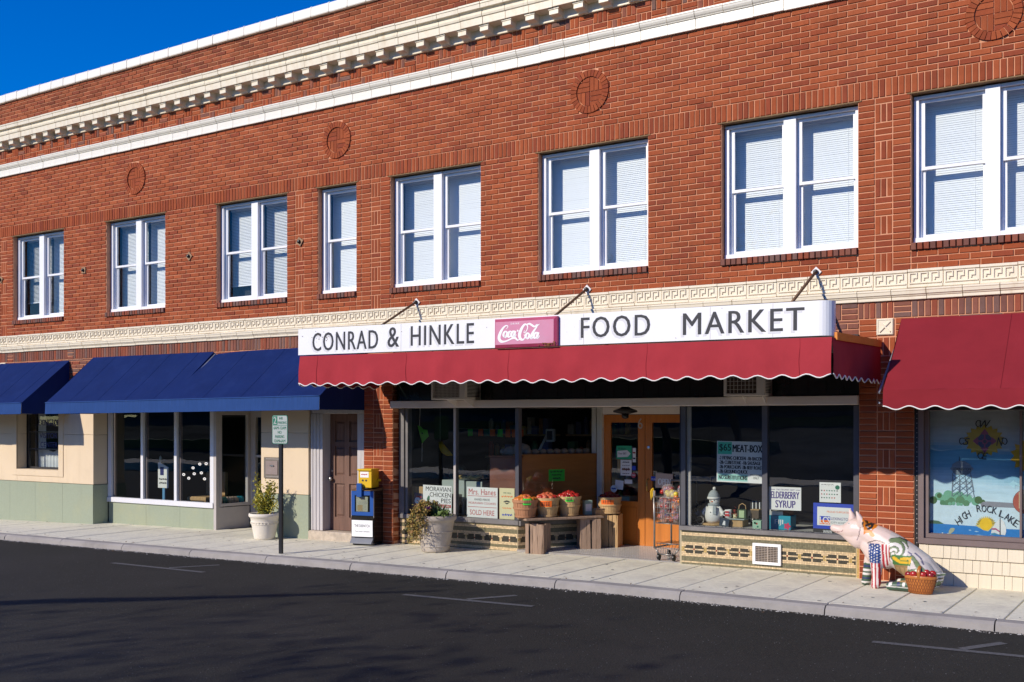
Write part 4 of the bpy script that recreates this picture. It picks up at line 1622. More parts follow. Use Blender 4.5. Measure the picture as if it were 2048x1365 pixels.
# ------------------------------------------------------------------ long white sign over the canopy
sg = thing('market_sign', 'long white painted fascia sign with black capitals over the red valance', 'sign', (-10.21, CY, 2.668), 0.)
sg.rotation_euler = (0, TILT, 0)
SL, SH = 7.11, .345
bd_ = MB()
pr = [(0, 0), (SL - .12, 0)]
for k in range(1, 7):
    a = k / 6 * math.pi / 2
    pr.append((SL - .12 + .12 * math.sin(a), .12 - .12 * math.cos(a)))
pr += [(SL, .14), (0, .14)]
bd_.raw([(x, y, 0) for x, y in pr] + [(x, y, SH) for x, y in pr], [tuple(reversed(range(len(pr)))), tuple(range(len(pr), 2 * len(pr)))] + [(i, (i + 1) % len(pr), (i + 1) % len(pr) + len(pr), i + len(pr)) for i in range(len(pr))])
part('panel', bd_, mat('sign_enamel', (.84, .84, .85), .4, var=.02, dirt=((.45, .40, .36), 14, .70, .9, .5)), sg)
for xx in (1.75, 4.35, 5.85, 6.52):
    part('panel_joint', MB().box(xx, xx + .004, -.0012, .0, .004, SH - .004), 'greytrim', sg)
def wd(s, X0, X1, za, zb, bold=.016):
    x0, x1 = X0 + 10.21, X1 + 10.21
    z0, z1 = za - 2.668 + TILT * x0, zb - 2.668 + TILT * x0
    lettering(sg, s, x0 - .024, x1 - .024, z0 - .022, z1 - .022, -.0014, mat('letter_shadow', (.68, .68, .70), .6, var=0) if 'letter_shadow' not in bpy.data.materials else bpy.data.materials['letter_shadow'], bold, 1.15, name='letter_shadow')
    lettering(sg, s, x0, x1, z0, z1, -.0028, 'ink', bold, 1.15)
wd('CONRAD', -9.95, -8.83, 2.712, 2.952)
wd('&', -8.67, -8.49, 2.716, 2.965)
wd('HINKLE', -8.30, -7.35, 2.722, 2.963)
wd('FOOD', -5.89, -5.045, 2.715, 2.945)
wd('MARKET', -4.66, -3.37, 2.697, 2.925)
chips = MB()
for i in range(46):
    x, z = (rnd.gauss(.44, .10), rnd.gauss(.235, .035)) if i < 20 else (rnd.uniform(.05, SL - .2), rnd.uniform(.02, SH - .02))
    if not .01 < z < SH - .01: continue
    r_ = rnd.uniform(.003, .010) * (1 if i < 20 else .6)
    chips.face([(x + r_ * math.cos(a), -.0034 - i * .00002, z + r_ * .7 * math.sin(a)) for a in (0, .9, 2.1, 3.0, 4.2, 5.3)])
part('paint_chip', chips, mat('rusty_chip', (.22, .16, .13), .8, var=.3), sg, kind='stuff', recalc=False)

# pipe stays from wall plates down to the canopy front
for i, (X, lab) in enumerate(((-9.554, 'rusty pipe stay above the first word of the white sign'), (-6.763, 'rusty pipe stay above the pink drink sign'), (-3.78, 'rusty pipe stay above the right end of the white sign'))):
    b = thing('canopy_stay', lab, 'pipe stay', (X, 0, 3.49), group='pipe stays holding the canopy')
    part('pipe', MB().tube([(0, -.03, 0), (0, -1.62, -.81)], .017, 8), mat('rusty_pipe', (.22, .13, .06), .8, var=.4, scale=12) if i == 0 else bpy.data.materials['rusty_pipe'], b, smooth=True)
    pl = MB()
    s_ = .062
    q = [(0, -s_), (s_, 0), (0, s_), (-s_, 0)]
    pl.prism(q, -.018, -.002)
    part('wall_plate', pl, 'whitepaint', b)
    part('eye_bolt', MB().lathe([(.028, 0), (.030, .02), (.018, .045), (.0, .05)], 10), 'darkmetal', b, loc=(0, -.018, 0), rot=(R(90), 0, 0))

# ------------------------------------------------------------------ faded drink sign with script lettering
dk_ = thing('drink_sign', 'faded pink enamel drink sign with flowing white script, rusty lower corner', 'sign', (-7.02, CY - .002, 2.643))
dk_.rotation_euler = (0, .004, 0)
MT['faded_pink'] = mat('faded_pink_enamel', (.62, .22, .34), .45, var=.12, scale=3, dirt=((.55, .30, .42), 2.5, .45, .75, .6))
MT['darkpink'] = mat('pink_edge', (.42, .05, .12), .5, var=.2, scale=5, dirt=((.18, .09, .05), 6, .60, .8, .8))
bx = MB()
W_, H_, T_ = .845, .335, .060
c_ = .035
bx.raw([(0, 0, 0), (W_, 0, 0), (W_, 0, H_), (0, 0, H_), (0, -T_ + .02, 0), (W_, -T_ + .02, 0), (W_, -T_ + .02, H_), (0, -T_ + .02, H_)],
       [(0, 1, 2, 3), (0, 4, 5, 1), (1, 5, 6, 2), (2, 6, 7, 3), (3, 7, 4, 0)])
bx.raw([(0, -T_ + .02, 0), (W_, -T_ + .02, 0), (W_, -T_ + .02, H_), (0, -T_ + .02, H_), (c_ * .6, -T_, c_), (W_ - c_, -T_, c_), (W_ - c_, -T_, H_ - c_), (c_ * .6, -T_, H_ - c_)],
       [(0, 1, 5, 4), (1, 2, 6, 5), (2, 3, 7, 6), (3, 0, 4, 7)])
part('case', bx, 'darkpink', dk_)
fc = MB().face([(c_ * .6, -T_ - .0005, c_), (W_ - c_, -T_ - .0005, c_), (W_ - c_, -T_ - .0005, H_ - c_), (c_ * .6, -T_ - .0005, H_ - c_)])
m_ = MB(); m_.face([(c_ * .6, -T_ - .0005, c_), (W_ - c_, -T_ - .0005, c_), (W_ - c_, -T_ - .0005, H_ - c_), (c_ * .6, -T_ - .0005, H_ - c_)])
part('face', m_, 'faded_pink', dk_, recalc=False)
ys = -T_ - .002
lettering(dk_, 'DRINK', .235, .355, .262, .282, ys, 'white', .02, 1.3)
# the script, drawn stroke by stroke in units of the lettering width (0..1) and height (0..1)
sx0, sz0, sw_, sh_ = .055, .055, .60, .215
def S(pts):
    return [(sx0 + x * sw_, sz0 + z * sh_, w * .034) for x, z, w in pts]
STR = [
    [(.20, .74, .15), (.235, .86, .3), (.20, .93, .35), (.13, .82, .7), (.06, .55, 1.1), (.03, .28, 1.2), (.07, .10, 1.0), (.15, .07, .6), (.24, .13, .5), (.33, .22, .55), (.40, .24, .75), (.455, .12, .5), (.49, .14, .3), (.56, .17, .2)],   # great C with its tail
    [(.165, .30, .5), (.13, .42, .9), (.155, .58, .75), (.20, .60, .5), (.215, .48, .8), (.19, .33, .75), (.155, .30, .5)],        # o
    [(.215, .52, .25), (.25, .60, .3)],
    [(.315, .58, .35), (.285, .61, .5), (.245, .50, .95), (.24, .36, 1.0), (.265, .31, .6), (.31, .38, .3)],      # c
    [(.385, .57, .4), (.355, .60, .6), (.315, .48, .95), (.32, .34, .8), (.35, .33, .5), (.385, .48, .4)],        # a bowl
    [(.405, .62, .9), (.385, .46, 1.0), (.375, .34, .9), (.40, .32, .4), (.43, .42, .25)],                         # a stem
    [(.445, .60, .6), (.475, .64, .7)],                                                                             # hyphen
    [(.62, .62, .2), (.60, .52, .25), (.625, .50, .3), (.665, .62, .35), (.685, .80, .4), (.655, .93, .5), (.60, .90, .8), (.535, .66, 1.1), (.50, .38, 1.25), (.525, .18, 1.0), (.58, .13, .6), (.615, .22, .4), (.62, .36, .3), (.595, .38, .3)],   # second C
    [(.655, .91, .4), (.72, .96, .6), (.78, .88, .7), (.83, .80, .6), (.90, .84, .4), (.95, .92, .2)],            # its pennant
    [(.665, .18, .5), (.64, .30, .9), (.665, .44, .75), (.705, .45, .5), (.72, .34, .8), (.695, .20, .75), (.665, .18, .5)],  # o
    [(.86, .86, .25), (.90, .90, .3), (.89, .78, .45), (.82, .55, .8), (.765, .30, 1.0), (.765, .19, .8), (.80, .22, .4), (.83, .34, .25)],  # l
    [(.90, .44, .4), (.87, .47, .6), (.83, .36, .95), (.83, .22, .8), (.865, .20, .5), (.895, .34, .4)],          # a
    [(.925, .49, .9), (.905, .34, 1.0), (.895, .21, .9), (.92, .19, .4), (.955, .30, .25)],
]
sm = MB()
for i, q in enumerate(STR):
    stroke(sm, S(q), ys - .00002 * i, 6)
part('lettering', sm, 'white', dk_, recalc=False)
rs = MB()
for i in range(26):
    x = W_ - .02 - abs(rnd.gauss(0, .10)); z = rnd.uniform(.004, .035) if x < W_ - .06 else rnd.uniform(.004, .06)
    r_ = rnd.uniform(.005, .014)
    yy = -T_ + .018 - (z / c_) * .022 if z < c_ else -T_ - .001
    rs.face([(x + r_ * math.cos(a), yy - .003 - i * .00002, z + r_ * .6 * math.sin(a)) for a in (0, .8, 1.7, 2.9, 4.0, 5.3)])
part('rust', rs, mat('rust', (.24, .10, .03), .9, var=.4, scale=30), dk_, kind='stuff', recalc=False)

# ------------------------------------------------------------------ anchor plates on the brick wall
for X, z, rot, lab in ((-19.86, 4.55, .3, 'dark diamond anchor plate at the left edge beside the leftmost window'), (-17.246, 4.537, .75, 'square pale anchor plate between the two leftmost windows'),
                       (-14.392, 4.555, 0, 'diamond anchor plate between second and third windows'), (-11.851, 4.569, .2, 'rust-streaked anchor plate left of the narrow single window')):
    a = thing('anchor_plate', lab, 'anchor plate', (X, 0, z), group='wall anchor plates')
    s_ = .078
    q = [(s_ * math.cos(k * math.pi / 2 + rot), s_ * math.sin(k * math.pi / 2 + rot)) for k in range(4)]
    part('plate', MB().prism(q, -.016, -.003), mat('rusty_plate', (.33, .20, .11), .8, var=.4, scale=14) if 'rusty_plate' not in bpy.data.materials else bpy.data.materials['rusty_plate'], a)
    part('nut', MB().lathe([(.03, 0), (.032, .02), (.02, .035), (.0, .04)], 6), 'black', a, loc=(0, -.016, 0), rot=(R(90), 0, 0))

# ------------------------------------------------------------------ window air conditioners above the beam
def aircon(label, x0, x1, y0, z0, z1, dense):
    a = thing('air_conditioner', label, 'air conditioner', (x0, 0, z0), group='air conditioners over the market windows')
    W, H = x1 - x0, z1 - z0
    cas = mat('beige_case', (.78, .71, .64), .5, var=.06) if 'beige_case' not in bpy.data.materials else bpy.data.materials['beige_case']
    mb = MB()
    t = .03
    mb.bbox(0, t, y0, .12, 0, H, .004)
    mb.bbox(W - .09, W, y0, y0 + .02, 0, H, .004)
    mb.bbox(0, W, y0 + .001, .12, 0, t, .004)
    mb.bbox(0, W, y0 + .001, .12, H - t, H, .004)
    mb.bbox(W - .02, W - .001, y0 + .02, y0 + .06, t, H - t, .002)
    mb.bbox(W - .02, W - .001, .08, .12, t, H - t, .002)
    part('case', mb, cas, a)
    part('coil', MB().box(t, W - .09, y0 + .03, y0 + .05, t, H - t), mat('coil_fins', (.10, .065, .05), .7, var=.3) if 'coil_fins' not in bpy.data.materials else bpy.data.materials['coil_fins'], a)
    part('side_core', MB().box(W - .05, W - .03, y0 + .05, .1, t, H - t), 'black', a)
    gm = MB()
    n = 20 if dense else 8
    for i in range(n + 1):
        xx = t + (W - .09 - t) * i / n
        gm.box(xx - .0018, xx + .0018, y0 + .006, y0 + .012, t, H - t)
    m_ = 12 if dense else 5
    for i in range(m_ + 1):
        zz = t + (H - 2 * t) * i / m_
        gm.box(t, W - .09, y0 + .0065, y0 + .0115, zz - .0018, zz + .0018)
    part('grille', gm, cas, a)
    lv = MB()
    for i in range(14):
        zz = t + .005 + (H - 2 * t - .01) * i / 13
        lv.box(W - .018, W - .002, y0 + .06, .08, zz - .003, zz + .003)
    part('louvre', lv, cas, a)
    for xx in (W * .45, W - .03):
        br = MB()
        br.raw([(xx, y0 + .02, -.006), (xx, -.05, -.006), (xx, -.06, -.10), (xx + .008, y0 + .02, -.006), (xx + .008, -.05, -.006), (xx + .008, -.06, -.10)], [(0, 1, 2), (5, 4, 3), (0, 3, 4, 1), (1, 4, 5, 2), (2, 5, 3, 0)])
        part('bracket', br, cas, a)
aircon('beige air conditioner with fine square grille above the left shop window', -9.07, -8.50, -.30, 2.084, 2.40, True)
aircon('beige air conditioner with coarse wire grille above the right shop window', -4.82, -4.33, -.20, 2.084, 2.38, False)
# ceiling lantern at the entrance
ln = thing('entrance_lamp', 'squat black ceiling lantern over the orange doors', 'lamp', (-6.60, .75, 1.985))
part('shade', MB().lathe([(.05, 0), (.07, -.02), (.16, -.05), (.165, -.075), (.10, -.09), (.055, -.10)], 20), 'black', ln, smooth=True)
part('bulb_cage', MB().lathe([(.05, -.10), (.045, -.15), (.02, -.165)], 14), 'black', ln, smooth=True)
# ------------------------------------------------------------------ street furniture and goods
def leafmat(name, var=.25, rough=.55):
    return mat(name, (.2, .2, .1), rough, attr='col', var=var, scale=6, spec=.35)
MT['leaf'] = leafmat('leaf')
def leaf(mb, c, d, up, L, W, col):
    d = d.normalized()
    s_ = d.cross(up)
    s_ = s_.normalized() if s_.length > 1e-4 else d.orthogonal().normalized()
    n_ = s_.cross(d)
    a, b = c, c + d * L
    m = c + d * L * .5 + n_ * L * .06
    l, r = m + s_ * W / 2 - n_ * W * .12, m - s_ * W / 2 - n_ * W * .12
    mb.face([tuple(a), tuple(r), tuple(m)], col); mb.face([tuple(a), tuple(m), tuple(l)], col)
    mb.face([tuple(m), tuple(r), tuple(b)], col); mb.face([tuple(m), tuple(b), tuple(l)], col)
def rv(rg, s=1.):
    return Vector((rg.gauss(0, s), rg.gauss(0, s), rg.gauss(0, s)))

def pot(t, r0, r1, h, bands, mm):
    prof = [(r0 * .94, .004), (r0, .012)]
    for k in range(1, 9):
        z = h * .84 * k / 8
        prof.append((r0 + (r1 * .90 - r0) * k / 8, z))
    prof += [(r1 * .96, h * .86), (r1, h * .89), (r1 * 1.005, h * .95), (r1 * .985, h), (r1 * .93, h * 1.0), (r1 * .86, h * .97), (r1 * .82, h * .80)]
    part('pot', MB().lathe(prof, 40), mm, t, smooth=True)
    for (f, w) in bands:
        r = r0 + (r1 * .90 - r0) * f / .84
        part('band', MB().lathe([(r * .99, h * f - w), (r + .006, h * f - w * .6), (r + .008, h * f), (r + .006, h * f + w * .6), (r * .99, h * f + w)], 40, cap=False), mm, t, smooth=True)
    part('soil', MB().lathe([(r1 * .84, h * .88), (r1 * .5, h * .905), (.001, h * .91)], 24, cap=False), mat('soil', (.04, .028, .02), 1, var=.4) if 'soil' not in bpy.data.materials else bpy.data.materials['soil'], t)

# first planter: pale pot with a yellow-green shrub
p1 = thing('planter', 'cream pot with a yellow-green variegated shrub in front of the tan pier', 'planter', (-12.25, -.36, zg(-12.25) - .002), group='planters on the pavement')
MT['cream_pot'] = mat('cream_pot', (.74, .68, .58), .7, var=.06, scale=6, dirt=((.45, .38, .28), 4, .55, .8, .4))
pot(p1, .155, .240, .405, [(.60, .008), (.68, .008)], 'cream_pot')
orn = MB()
for k in range(26):
    a = 2 * math.pi * k / 26
    r = .155 + (.24 * .9 - .155) * .64 / .84 + .004
    orn.ball((r * math.cos(a), r * math.sin(a), .405 * (.64 + .012 * math.sin(k * 2.1))), .011, 1, 1, .8, 6, 4)
part('relief', orn, 'cream_pot', p1, smooth=True, kind='stuff')
rg = random.Random(4)
st = MB(); lf = MB()
for k in range(30):
    a = rg.uniform(0, 6.28)
    r = rg.uniform(.0, .10)
    tip = Vector((math.cos(a) * (r + rg.uniform(.0, .13)), math.sin(a) * (r + rg.uniform(.0, .13)), .37 + rg.uniform(.18, .46)))
    if k == 0: tip = Vector((-.16, -.02, .96))
    if k == 1: tip = Vector((.15, .02, .88))
    if k == 2: tip = Vector((.12, -.05, .90))
    b = Vector((math.cos(a) * r * .5, math.sin(a) * r * .5, .36))
    mid = b.lerp(tip, .55) + rv(rg, .015)
    P = curve_pts([tuple(b), tuple(mid), tuple(tip)], 5)
    st.tube(P, [.006 - .004 * i / (len(P) - 1) for i in range(len(P))], 5, cap=False)
    for p in P[2:]:
        for q in range(7):
            c = Vector(p) + rv(rg, .022)
            y = rg.random()
            col = rg.choice([(.46, .38, .03), (.54, .46, .05), (.36, .32, .03), (.16, .20, .03), (.60, .52, .12), (.24, .25, .03)])
            leaf(lf, c, rv(rg) + Vector((0, 0, .5)), rv(rg), rg.uniform(.032, .055), rg.uniform(.016, .028), col)
part('stem', st, 'bark' if 'bark' in MT else mat('twig', (.12, .09, .05), .9), p1)
part('foliage', lf, 'leaf', p1, recalc=False)

# second planter: weathered pot, trailing plant, purple flower
p2 = thing('planter', 'weathered grey-beige pot with trailing brown-gold plant and one purple flower', 'planter', (-8.92, -.40, zg(-8.9) - .002), group='planters on the pavement')
MT['old_pot'] = mat('old_pot', (.42, .36, .30), .85, var=.1, scale=5, bump=.2, bscale=60, dirt=((.62, .57, .50), 3, .45, .75, .6))
p2.scale = (1.13, 1.13, 1.06)
pot(p2, .165, .255, .475, [(.17, .007), (.56, .006)], 'old_pot')
rg = random.Random(9)
lf = MB(); st = MB()
for k in range(60):
    a = rg.gauss(math.pi * 1.12, .75)
    out = rg.uniform(.10, .32)
    P = curve_pts([(0.03 * math.cos(a), .03 * math.sin(a), .45), (.15 * math.cos(a), .15 * math.sin(a), .52 + rg.uniform(0, .12)), (.27 * math.cos(a), .27 * math.sin(a), .45 + rg.uniform(-.02, .08)), ((.22 + out * .4) * math.cos(a), (.22 + out * .4) * math.sin(a), .45 - rg.uniform(.05, .32))], 6)
    st.tube(P, .003, 4, cap=False)
    for p in P[5:]:
        for q in range(6):
            col = rg.choice([(.30, .19, .045), (.38, .25, .06), (.24, .15, .04), (.34, .26, .07), (.42, .24, .10), (.20, .17, .05), (.16, .17, .04)])
            leaf(lf, Vector(p) + rv(rg, .018), rv(rg) + Vector((0, 0, -.3)), rv(rg), rg.uniform(.02, .045), rg.uniform(.012, .024), col)
for k in range(120):
    a = rg.uniform(0, 6.28); r = rg.uniform(0, .10)
    b = Vector((.02 + r * math.cos(a), .0 + r * math.sin(a), .44))
    leaf(lf, b, Vector((math.cos(a) * .5, math.sin(a) * .5, 1.2)), rv(rg), rg.uniform(.12, .22), .012, rg.choice([(.05, .09, .04), (.07, .12, .05), (.10, .15, .06)]))
for k in range(150):
    b = Vector((.14, -.06, .47)) + Vector((rg.gauss(0, .05), rg.gauss(0, .05), rg.gauss(.02, .03)))
    leaf(lf, b, rv(rg) + Vector((0, 0, .6)), rv(rg), rg.uniform(.03, .06), .025, rg.choice([(.14, .22, .05), (.20, .28, .08), (.10, .16, .04)]))
part('stem', st, 'leaf' if False else bpy.data.materials['soil'], p2)
part('foliage', lf, 'leaf', p2, recalc=False)
fl = MB()
for ring, (n, r, z) in enumerate(((10, .055, .0), (8, .042, .012), (5, .026, .02))):
    for k in range(n):
        a = 2 * math.pi * k / n + ring
        leaf(fl, Vector((.045, -.20, .56 + z)), Vector((math.cos(a), math.sin(a), .5 + ring * .4)), Vector((0, 0, 1)), r * 1.1, .032, rg.choice([(.32, .08, .40), (.45, .16, .52), (.25, .05, .35)]))
part('flower', fl, 'leaf', p2, recalc=False)

# parking sign on its black post
ps = thing('parking_sign', 'green and white two-hour parking sign on a black post at the kerb', 'parking sign', (-10.612, -1.638, zg(-10.6)))
part('post', MB().bbox(-.028, .028, -.016, .016, -.02, 1.50, .004), 'black', ps)
def rrect(x0, x1, z0, z1, r, n=5):
    P = []
    for cx_, cz_, a0 in ((x1 - r, z0 + r, -90), (x1 - r, z1 - r, 0), (x0 + r, z1 - r, 90), (x0 + r, z0 + r, 180)):
        for k in range(n + 1):
            a = R(a0 + 90 * k / n)
            P.append((cx_ + r * math.cos(a), cz_ + r * math.sin(a)))
    return P
MT['signgreen'] = mat('sign_green', (.02, .17, .10), .45, var=.08)
MT['signwhite'] = mat('sign_white', (.40, .44, .41), .4, var=.06)
za, zb_ = 1.495, 1.885
part('plate', MB().prism(rrect(-.145, .145, za, zb_, .03), -.022, -.0165), 'signgreen', ps)
part('face', MB().prism(rrect(-.137, .137, za + .008, zb_ - .008, .026), -.0232, -.0222), 'signwhite', ps)
part('field', MB().box(-.130, -.045, -.0242, -.0234, 1.755, 1.872), 'signgreen', ps)
lettering(ps, '2', -.115, -.062, 1.768, 1.860, -.0252, 'signwhite', .03)
lettering(ps, 'HR', -.005, .060, 1.825, 1.862, -.0252, 'signgreen', .02)
lettering(ps, 'PARKING', -.036, .128, 1.768, 1.803, -.0252, 'signgreen', .02)
part('rule', MB().box(-.128, .130, -.0244, -.0234, 1.746, 1.752), 'signgreen', ps)
lettering(ps, '6AM-12AM', -.115, .118, 1.692, 1.733, -.0252, 'signgreen', .02)
lettering(ps, 'NO', -.035, .035, 1.633, 1.673, -.0252, 'signgreen', .02)
lettering(ps, 'PARKING', -.085, .085, 1.575, 1.615, -.0252, 'signgreen', .02)
lettering(ps, '12AM-6AM', -.105, .105, 1.516, 1.557, -.0252, 'signgreen', .02)
for z in (1.53, 1.845):
    part('bolt', MB().lathe([(.008, 0), (.007, .005), (.0, .006)], 8), 'darkmetal', ps, loc=(0, -.0235, z), rot=(R(90), 0, 0))

# newspaper box
nb = thing('newspaper_box', 'blue-framed newspaper vending box with black sides beside the brown door', 'newspaper box', (-10.315, -.30, zg(-10.3)), R(12))
MT['blackgloss'] = mat('black_gloss', (.018, .017, .015), .16, var=.2, scale=3, coat=.5)
MT['newsblue'] = mat('news_blue', (.008, .075, .32), .4, var=.06)
MT['paper'] = mat('newsprint', (.66, .60, .46), .8, var=.08, scale=12)
b = MB()
b.bbox(-.185, .185, .0, .40, .03, .80, .006)
b.bbox(-.175, .175, .02, .38, .0, .031, .003)
part('case', b, 'blackgloss', nb)
tp = MB().raw([(-.19, -.012, .80), (.19, -.012, .80), (.19, .40, .845), (-.19, .40, .845), (-.19, -.012, .79), (.19, -.012, .79), (.19, .40, .79), (-.19, .40, .79)], [(0, 1, 2, 3), (0, 4, 5, 1), (1, 5, 6, 2), (2, 6, 7, 3), (3, 7, 4, 0)])
part('lid', tp, mat('brown_top', (.16, .09, .045), .5, var=.2), nb)
dr = MB()
dr.bbox(-.18, -.125, -.014, .0, .43, .785, .003); dr.bbox(.125, .18, -.014, .0, .43, .785, .003)
dr.bbox(-.125, .125, -.0135, .0, .43, .485, .003); dr.bbox(-.125, .125, -.0135, .0, .725, .785, .003)
part('door', dr, 'newsblue', nb)
part('pane', MB().box(-.125, .125, -.006, -.004, .485, .725), 'shopglass', nb)
np_ = MB().box(-.105, .085, -.0035, -.001, .490, .705)
part('newspaper', np_, 'paper', nb)
for (x0, x1, z0, z1, c) in ((-.03, .04, .66, .69, (.12, .10, .10)), (-.085, .0, .50, .585, (.35, .25, .12)), (-.075, .065, .60, .604, (.3, .28, .25)), (-.075, .065, .615, .619, (.3, .28, .25)), (-.075, .065, .63, .634, (.3, .28, .25)), (.01, .07, .52, .524, (.3, .28, .25)), (.01, .07, .54, .544, (.3, .28, .25)), (.01, .07, .56, .564, (.3, .28, .25))):
    part('print', MB().box(x0, x1, -.0042, -.0036, z0, z1), mat('print_%d' % int(c[0] * 100), c, .8, var=.3, scale=40) if ('print_%d' % int(c[0] * 100)) not in bpy.data.materials else bpy.data.materials['print_%d' % int(c[0] * 100)], nb)
part('coin_handle', MB().bbox(-.075, .005, -.05, -.0145, .70, .90, .008), 'newsblue', nb)
part('card', MB().raw([(-.17, -.02, .365), (.17, -.02, .365), (.185, -.045, .13), (-.155, -.045, .13)], [(0, 1, 2, 3)]), 'white', nb)
def slant(x, y, z):
    k = (.365 - z) / .235
    return (x + .015 * k, -.0215 - .025 * k, z)
part('lettering', text_mb(MB(), 'THE DISPATCH', -.125, .125, .265, .305, 0, .03, .95, fn=slant), 'ink', nb, recalc=False)
part('lettering', text_mb(MB(), 'Your Local Connection', -.115, .125, .195, .217, 0, .02, fn=slant), 'ink', nb, recalc=False)
part('tray', MB().raw([(-.175, -.004, .11), (.175, -.004, .11), (.175, -.07, .045), (-.175, -.07, .045), (-.175, -.004, .03), (.175, -.004, .03), (.175, -.07, .03), (-.175, -.07, .03)], [(0, 1, 2, 3), (3, 2, 6, 7), (0, 3, 7, 4), (1, 5, 6, 2), (4, 7, 6, 5)]), 'greymetal', nb)
part('rail', MB().bbox(-.178, .178, -.016, -.001, .375, .425, .003), 'blackgloss', nb)
for xx in (-.182, .182):
    part('edge_trim', MB().box(xx - .004, xx + .004, -.008, .0, .40, .79), 'greytrim', nb)

yb = thing('leaflet_box', 'small yellow leaflet box standing on top of the newspaper box', 'leaflet box', (-10.30, -.20, zg(-10.3) + .832), R(12))
yb.scale = (.92, .92, .92)
MT['yellow'] = mat('yellow_plastic', (.72, .45, .012), .4, var=.06)
part('case', MB().bbox(-.115, .115, -.10, .14, .0, .285, .01), 'yellow', yb)
part('lid', MB().bbox(-.125, .125, -.125, .15, .27, .30, .008), 'yellow', yb)
part('label', MB().box(-.085, .065, -.1018, -.1005, .165, .255), 'white', yb)
mat('red_ink', (.5, .03, .03), .6, var=0)
scribble(yb, -.065, .045, .20, .225, -.1026, bpy.data.materials['red_ink'])
for i in range(2):
    part('mark', MB().prism([(-.06 + i * .06, .11), (-.03 + i * .06, .10), (-.02 + i * .06, .125), (-.045 + i * .06, .135)], -.1022, -.1008), 'ink', yb)
part('latch', MB().bbox(.115, .17, .08, .12, .10, .135, .006), 'yellow', yb)
part('foot', MB().bbox(-.05, .05, -.11, .10, -.012, .0, .002), 'darkmetal', yb)

# ------------------------------------------------------------------ crates, bench board, baskets, apples
MT['greywood'] = mat('grey_crate_wood', (.34, .23, .16), .85, var=.35, scale=3, stretch=(12, 12, 1.2), bump=.3, bscale=20)
MT['palewood'] = mat('pale_crate_wood', (.50, .32, .15), .8, var=.25, scale=3, stretch=(12, 12, 1.2), bump=.25, bscale=20)
def crate(label, loc, rot, w, d, h, m, seed):
    t = thing('wooden_crate', label, 'crate', loc, rot, group='upturned crates by the market door')
    rg = random.Random(seed)
    for (ax, L_, off, sgn) in (('x', w, -d / 2, -1), ('y', d, w / 2, 1), ('x', w, d / 2, 1), ('y', d, -w / 2, -1)):
        x = -L_ / 2
        while x < L_ / 2 - .02:
            ww = min(rg.uniform(.045, .085), L_ / 2 - x)
            gap = rg.choice([.0, .002, .006, .022])
            hh = h - rg.uniform(0, .02)
            mb = MB()
            n = 4
            ja = [rg.uniform(-.006, .006) for _ in range(n + 1)]
            for k in range(n):
                z0, z1 = hh * k / n, hh * (k + 1) / n
                a0, b0 = x + gap + ja[k] * .5, x + ww - ja[k]
                a1, b1 = x + gap + ja[k + 1] * .5, x + ww - ja[k + 1]
                y0, y1 = (off, off + .012 * sgn * -1)
                f = (lambda p, q, z: (p, q, z)) if ax == 'x' else (lambda p, q, z: (q, p, z))
                V = [f(a0, y0, z0), f(b0, y0, z0), f(b1, y0, z1), f(a1, y0, z1), f(a0, y1, z0), f(b0, y1, z0), f(b1, y1, z1), f(a1, y1, z1)]
                mb.raw(V, [(0, 1, 2, 3), (4, 7, 6, 5), (1, 5, 6, 2), (3, 7, 4, 0)] + ([(0, 4, 5, 1)] if k == 0 else []) + ([(3, 2, 6, 7)] if k == n - 1 else []))
            part('slat', mb, m, t)
            x += ww + .001
    part('top', MB().bbox(-w / 2 + .01, w / 2 - .01, -d / 2 + .01, d / 2 - .01, h - .028, h - .012, .002), m, t)
    part('core', MB().box(-w / 2 + .03, w / 2 - .03, -d / 2 + .03, d / 2 - .03, .0, h - .04), 'interior_dark', t)
    return t
crate('grey weathered crate under the left end of the basket board', (-7.60, .14, zg(-7.6)), R(8), .26, .26, .405, 'greywood', 1)
crate('brown crate under the right end of the basket board', (-7.19, .80, .044), R(40), .28, .28, .42, 'greywood', 2)
crate('pale crate by the orange doors holding the single basket', (-7.02, 1.13, .046), R(12), .27, .27, .455, 'palewood', 6)
# board resting on two crates
bdv = Vector((-7.12, .92, 0)) - Vector((-7.72, .02, 0))
ang = math.atan2(bdv.y, bdv.x)
bb = solo('bench_board', MB().bbox(-.58, .58, -.15, .15, 0, .030, .004), 'greywood', 'long worn board laid across two crates under three fruit baskets', 'board', loc=(-7.42, .44, .462), rot=(0, 0, ang))

MT['basketwood'] = mat('basket_wood', (.52, .34, .16), .75, var=.22, scale=4, stretch=(10, 10, 1.5), bump=.2, bscale=25)
MT['redwood'] = mat('basket_wood_reddish', (.42, .20, .10), .75, var=.22, scale=4, stretch=(10, 10, 1.5), bump=.2, bscale=25)
MT['limepaper'] = mat('lime_card', (.05, .72, .06), .6, var=.03)
MT['orangepaper'] = mat('orange_card', (.85, .15, .01), .6, var=.05)
APPLE_ME = {}
def apple_mesh(kind, v):
    key = (kind, v)
    if key in APPLE_ME:
        return APPLE_ME[key]
    prof = []
    for k in range(11):
        t = math.pi * k / 10
        r = math.sin(t) ** .85 if 0 < k < 10 else 0.0
        z = -math.cos(t) * .92
        if k == 10: z = .70
        if k == 9: z = .90
        if k == 0: z = -.80
        prof.append((max(r, .02), z))
    mb = MB().lathe(prof, 14, cap=True)
    me = mb.mesh('apple', True)
    me.materials.append(MT['apple_' + kind])
    APPLE_ME[key] = me
    return me
MT['apple_red'] = mat('apple_red', (.36, .018, .016), .25, var=.35, scale=5, dirt=((.55, .30, .06), 3.5, .58, .8, .6))
MT['apple_dark'] = mat('apple_dark_red', (.22, .010, .014), .25, var=.3, scale=5)
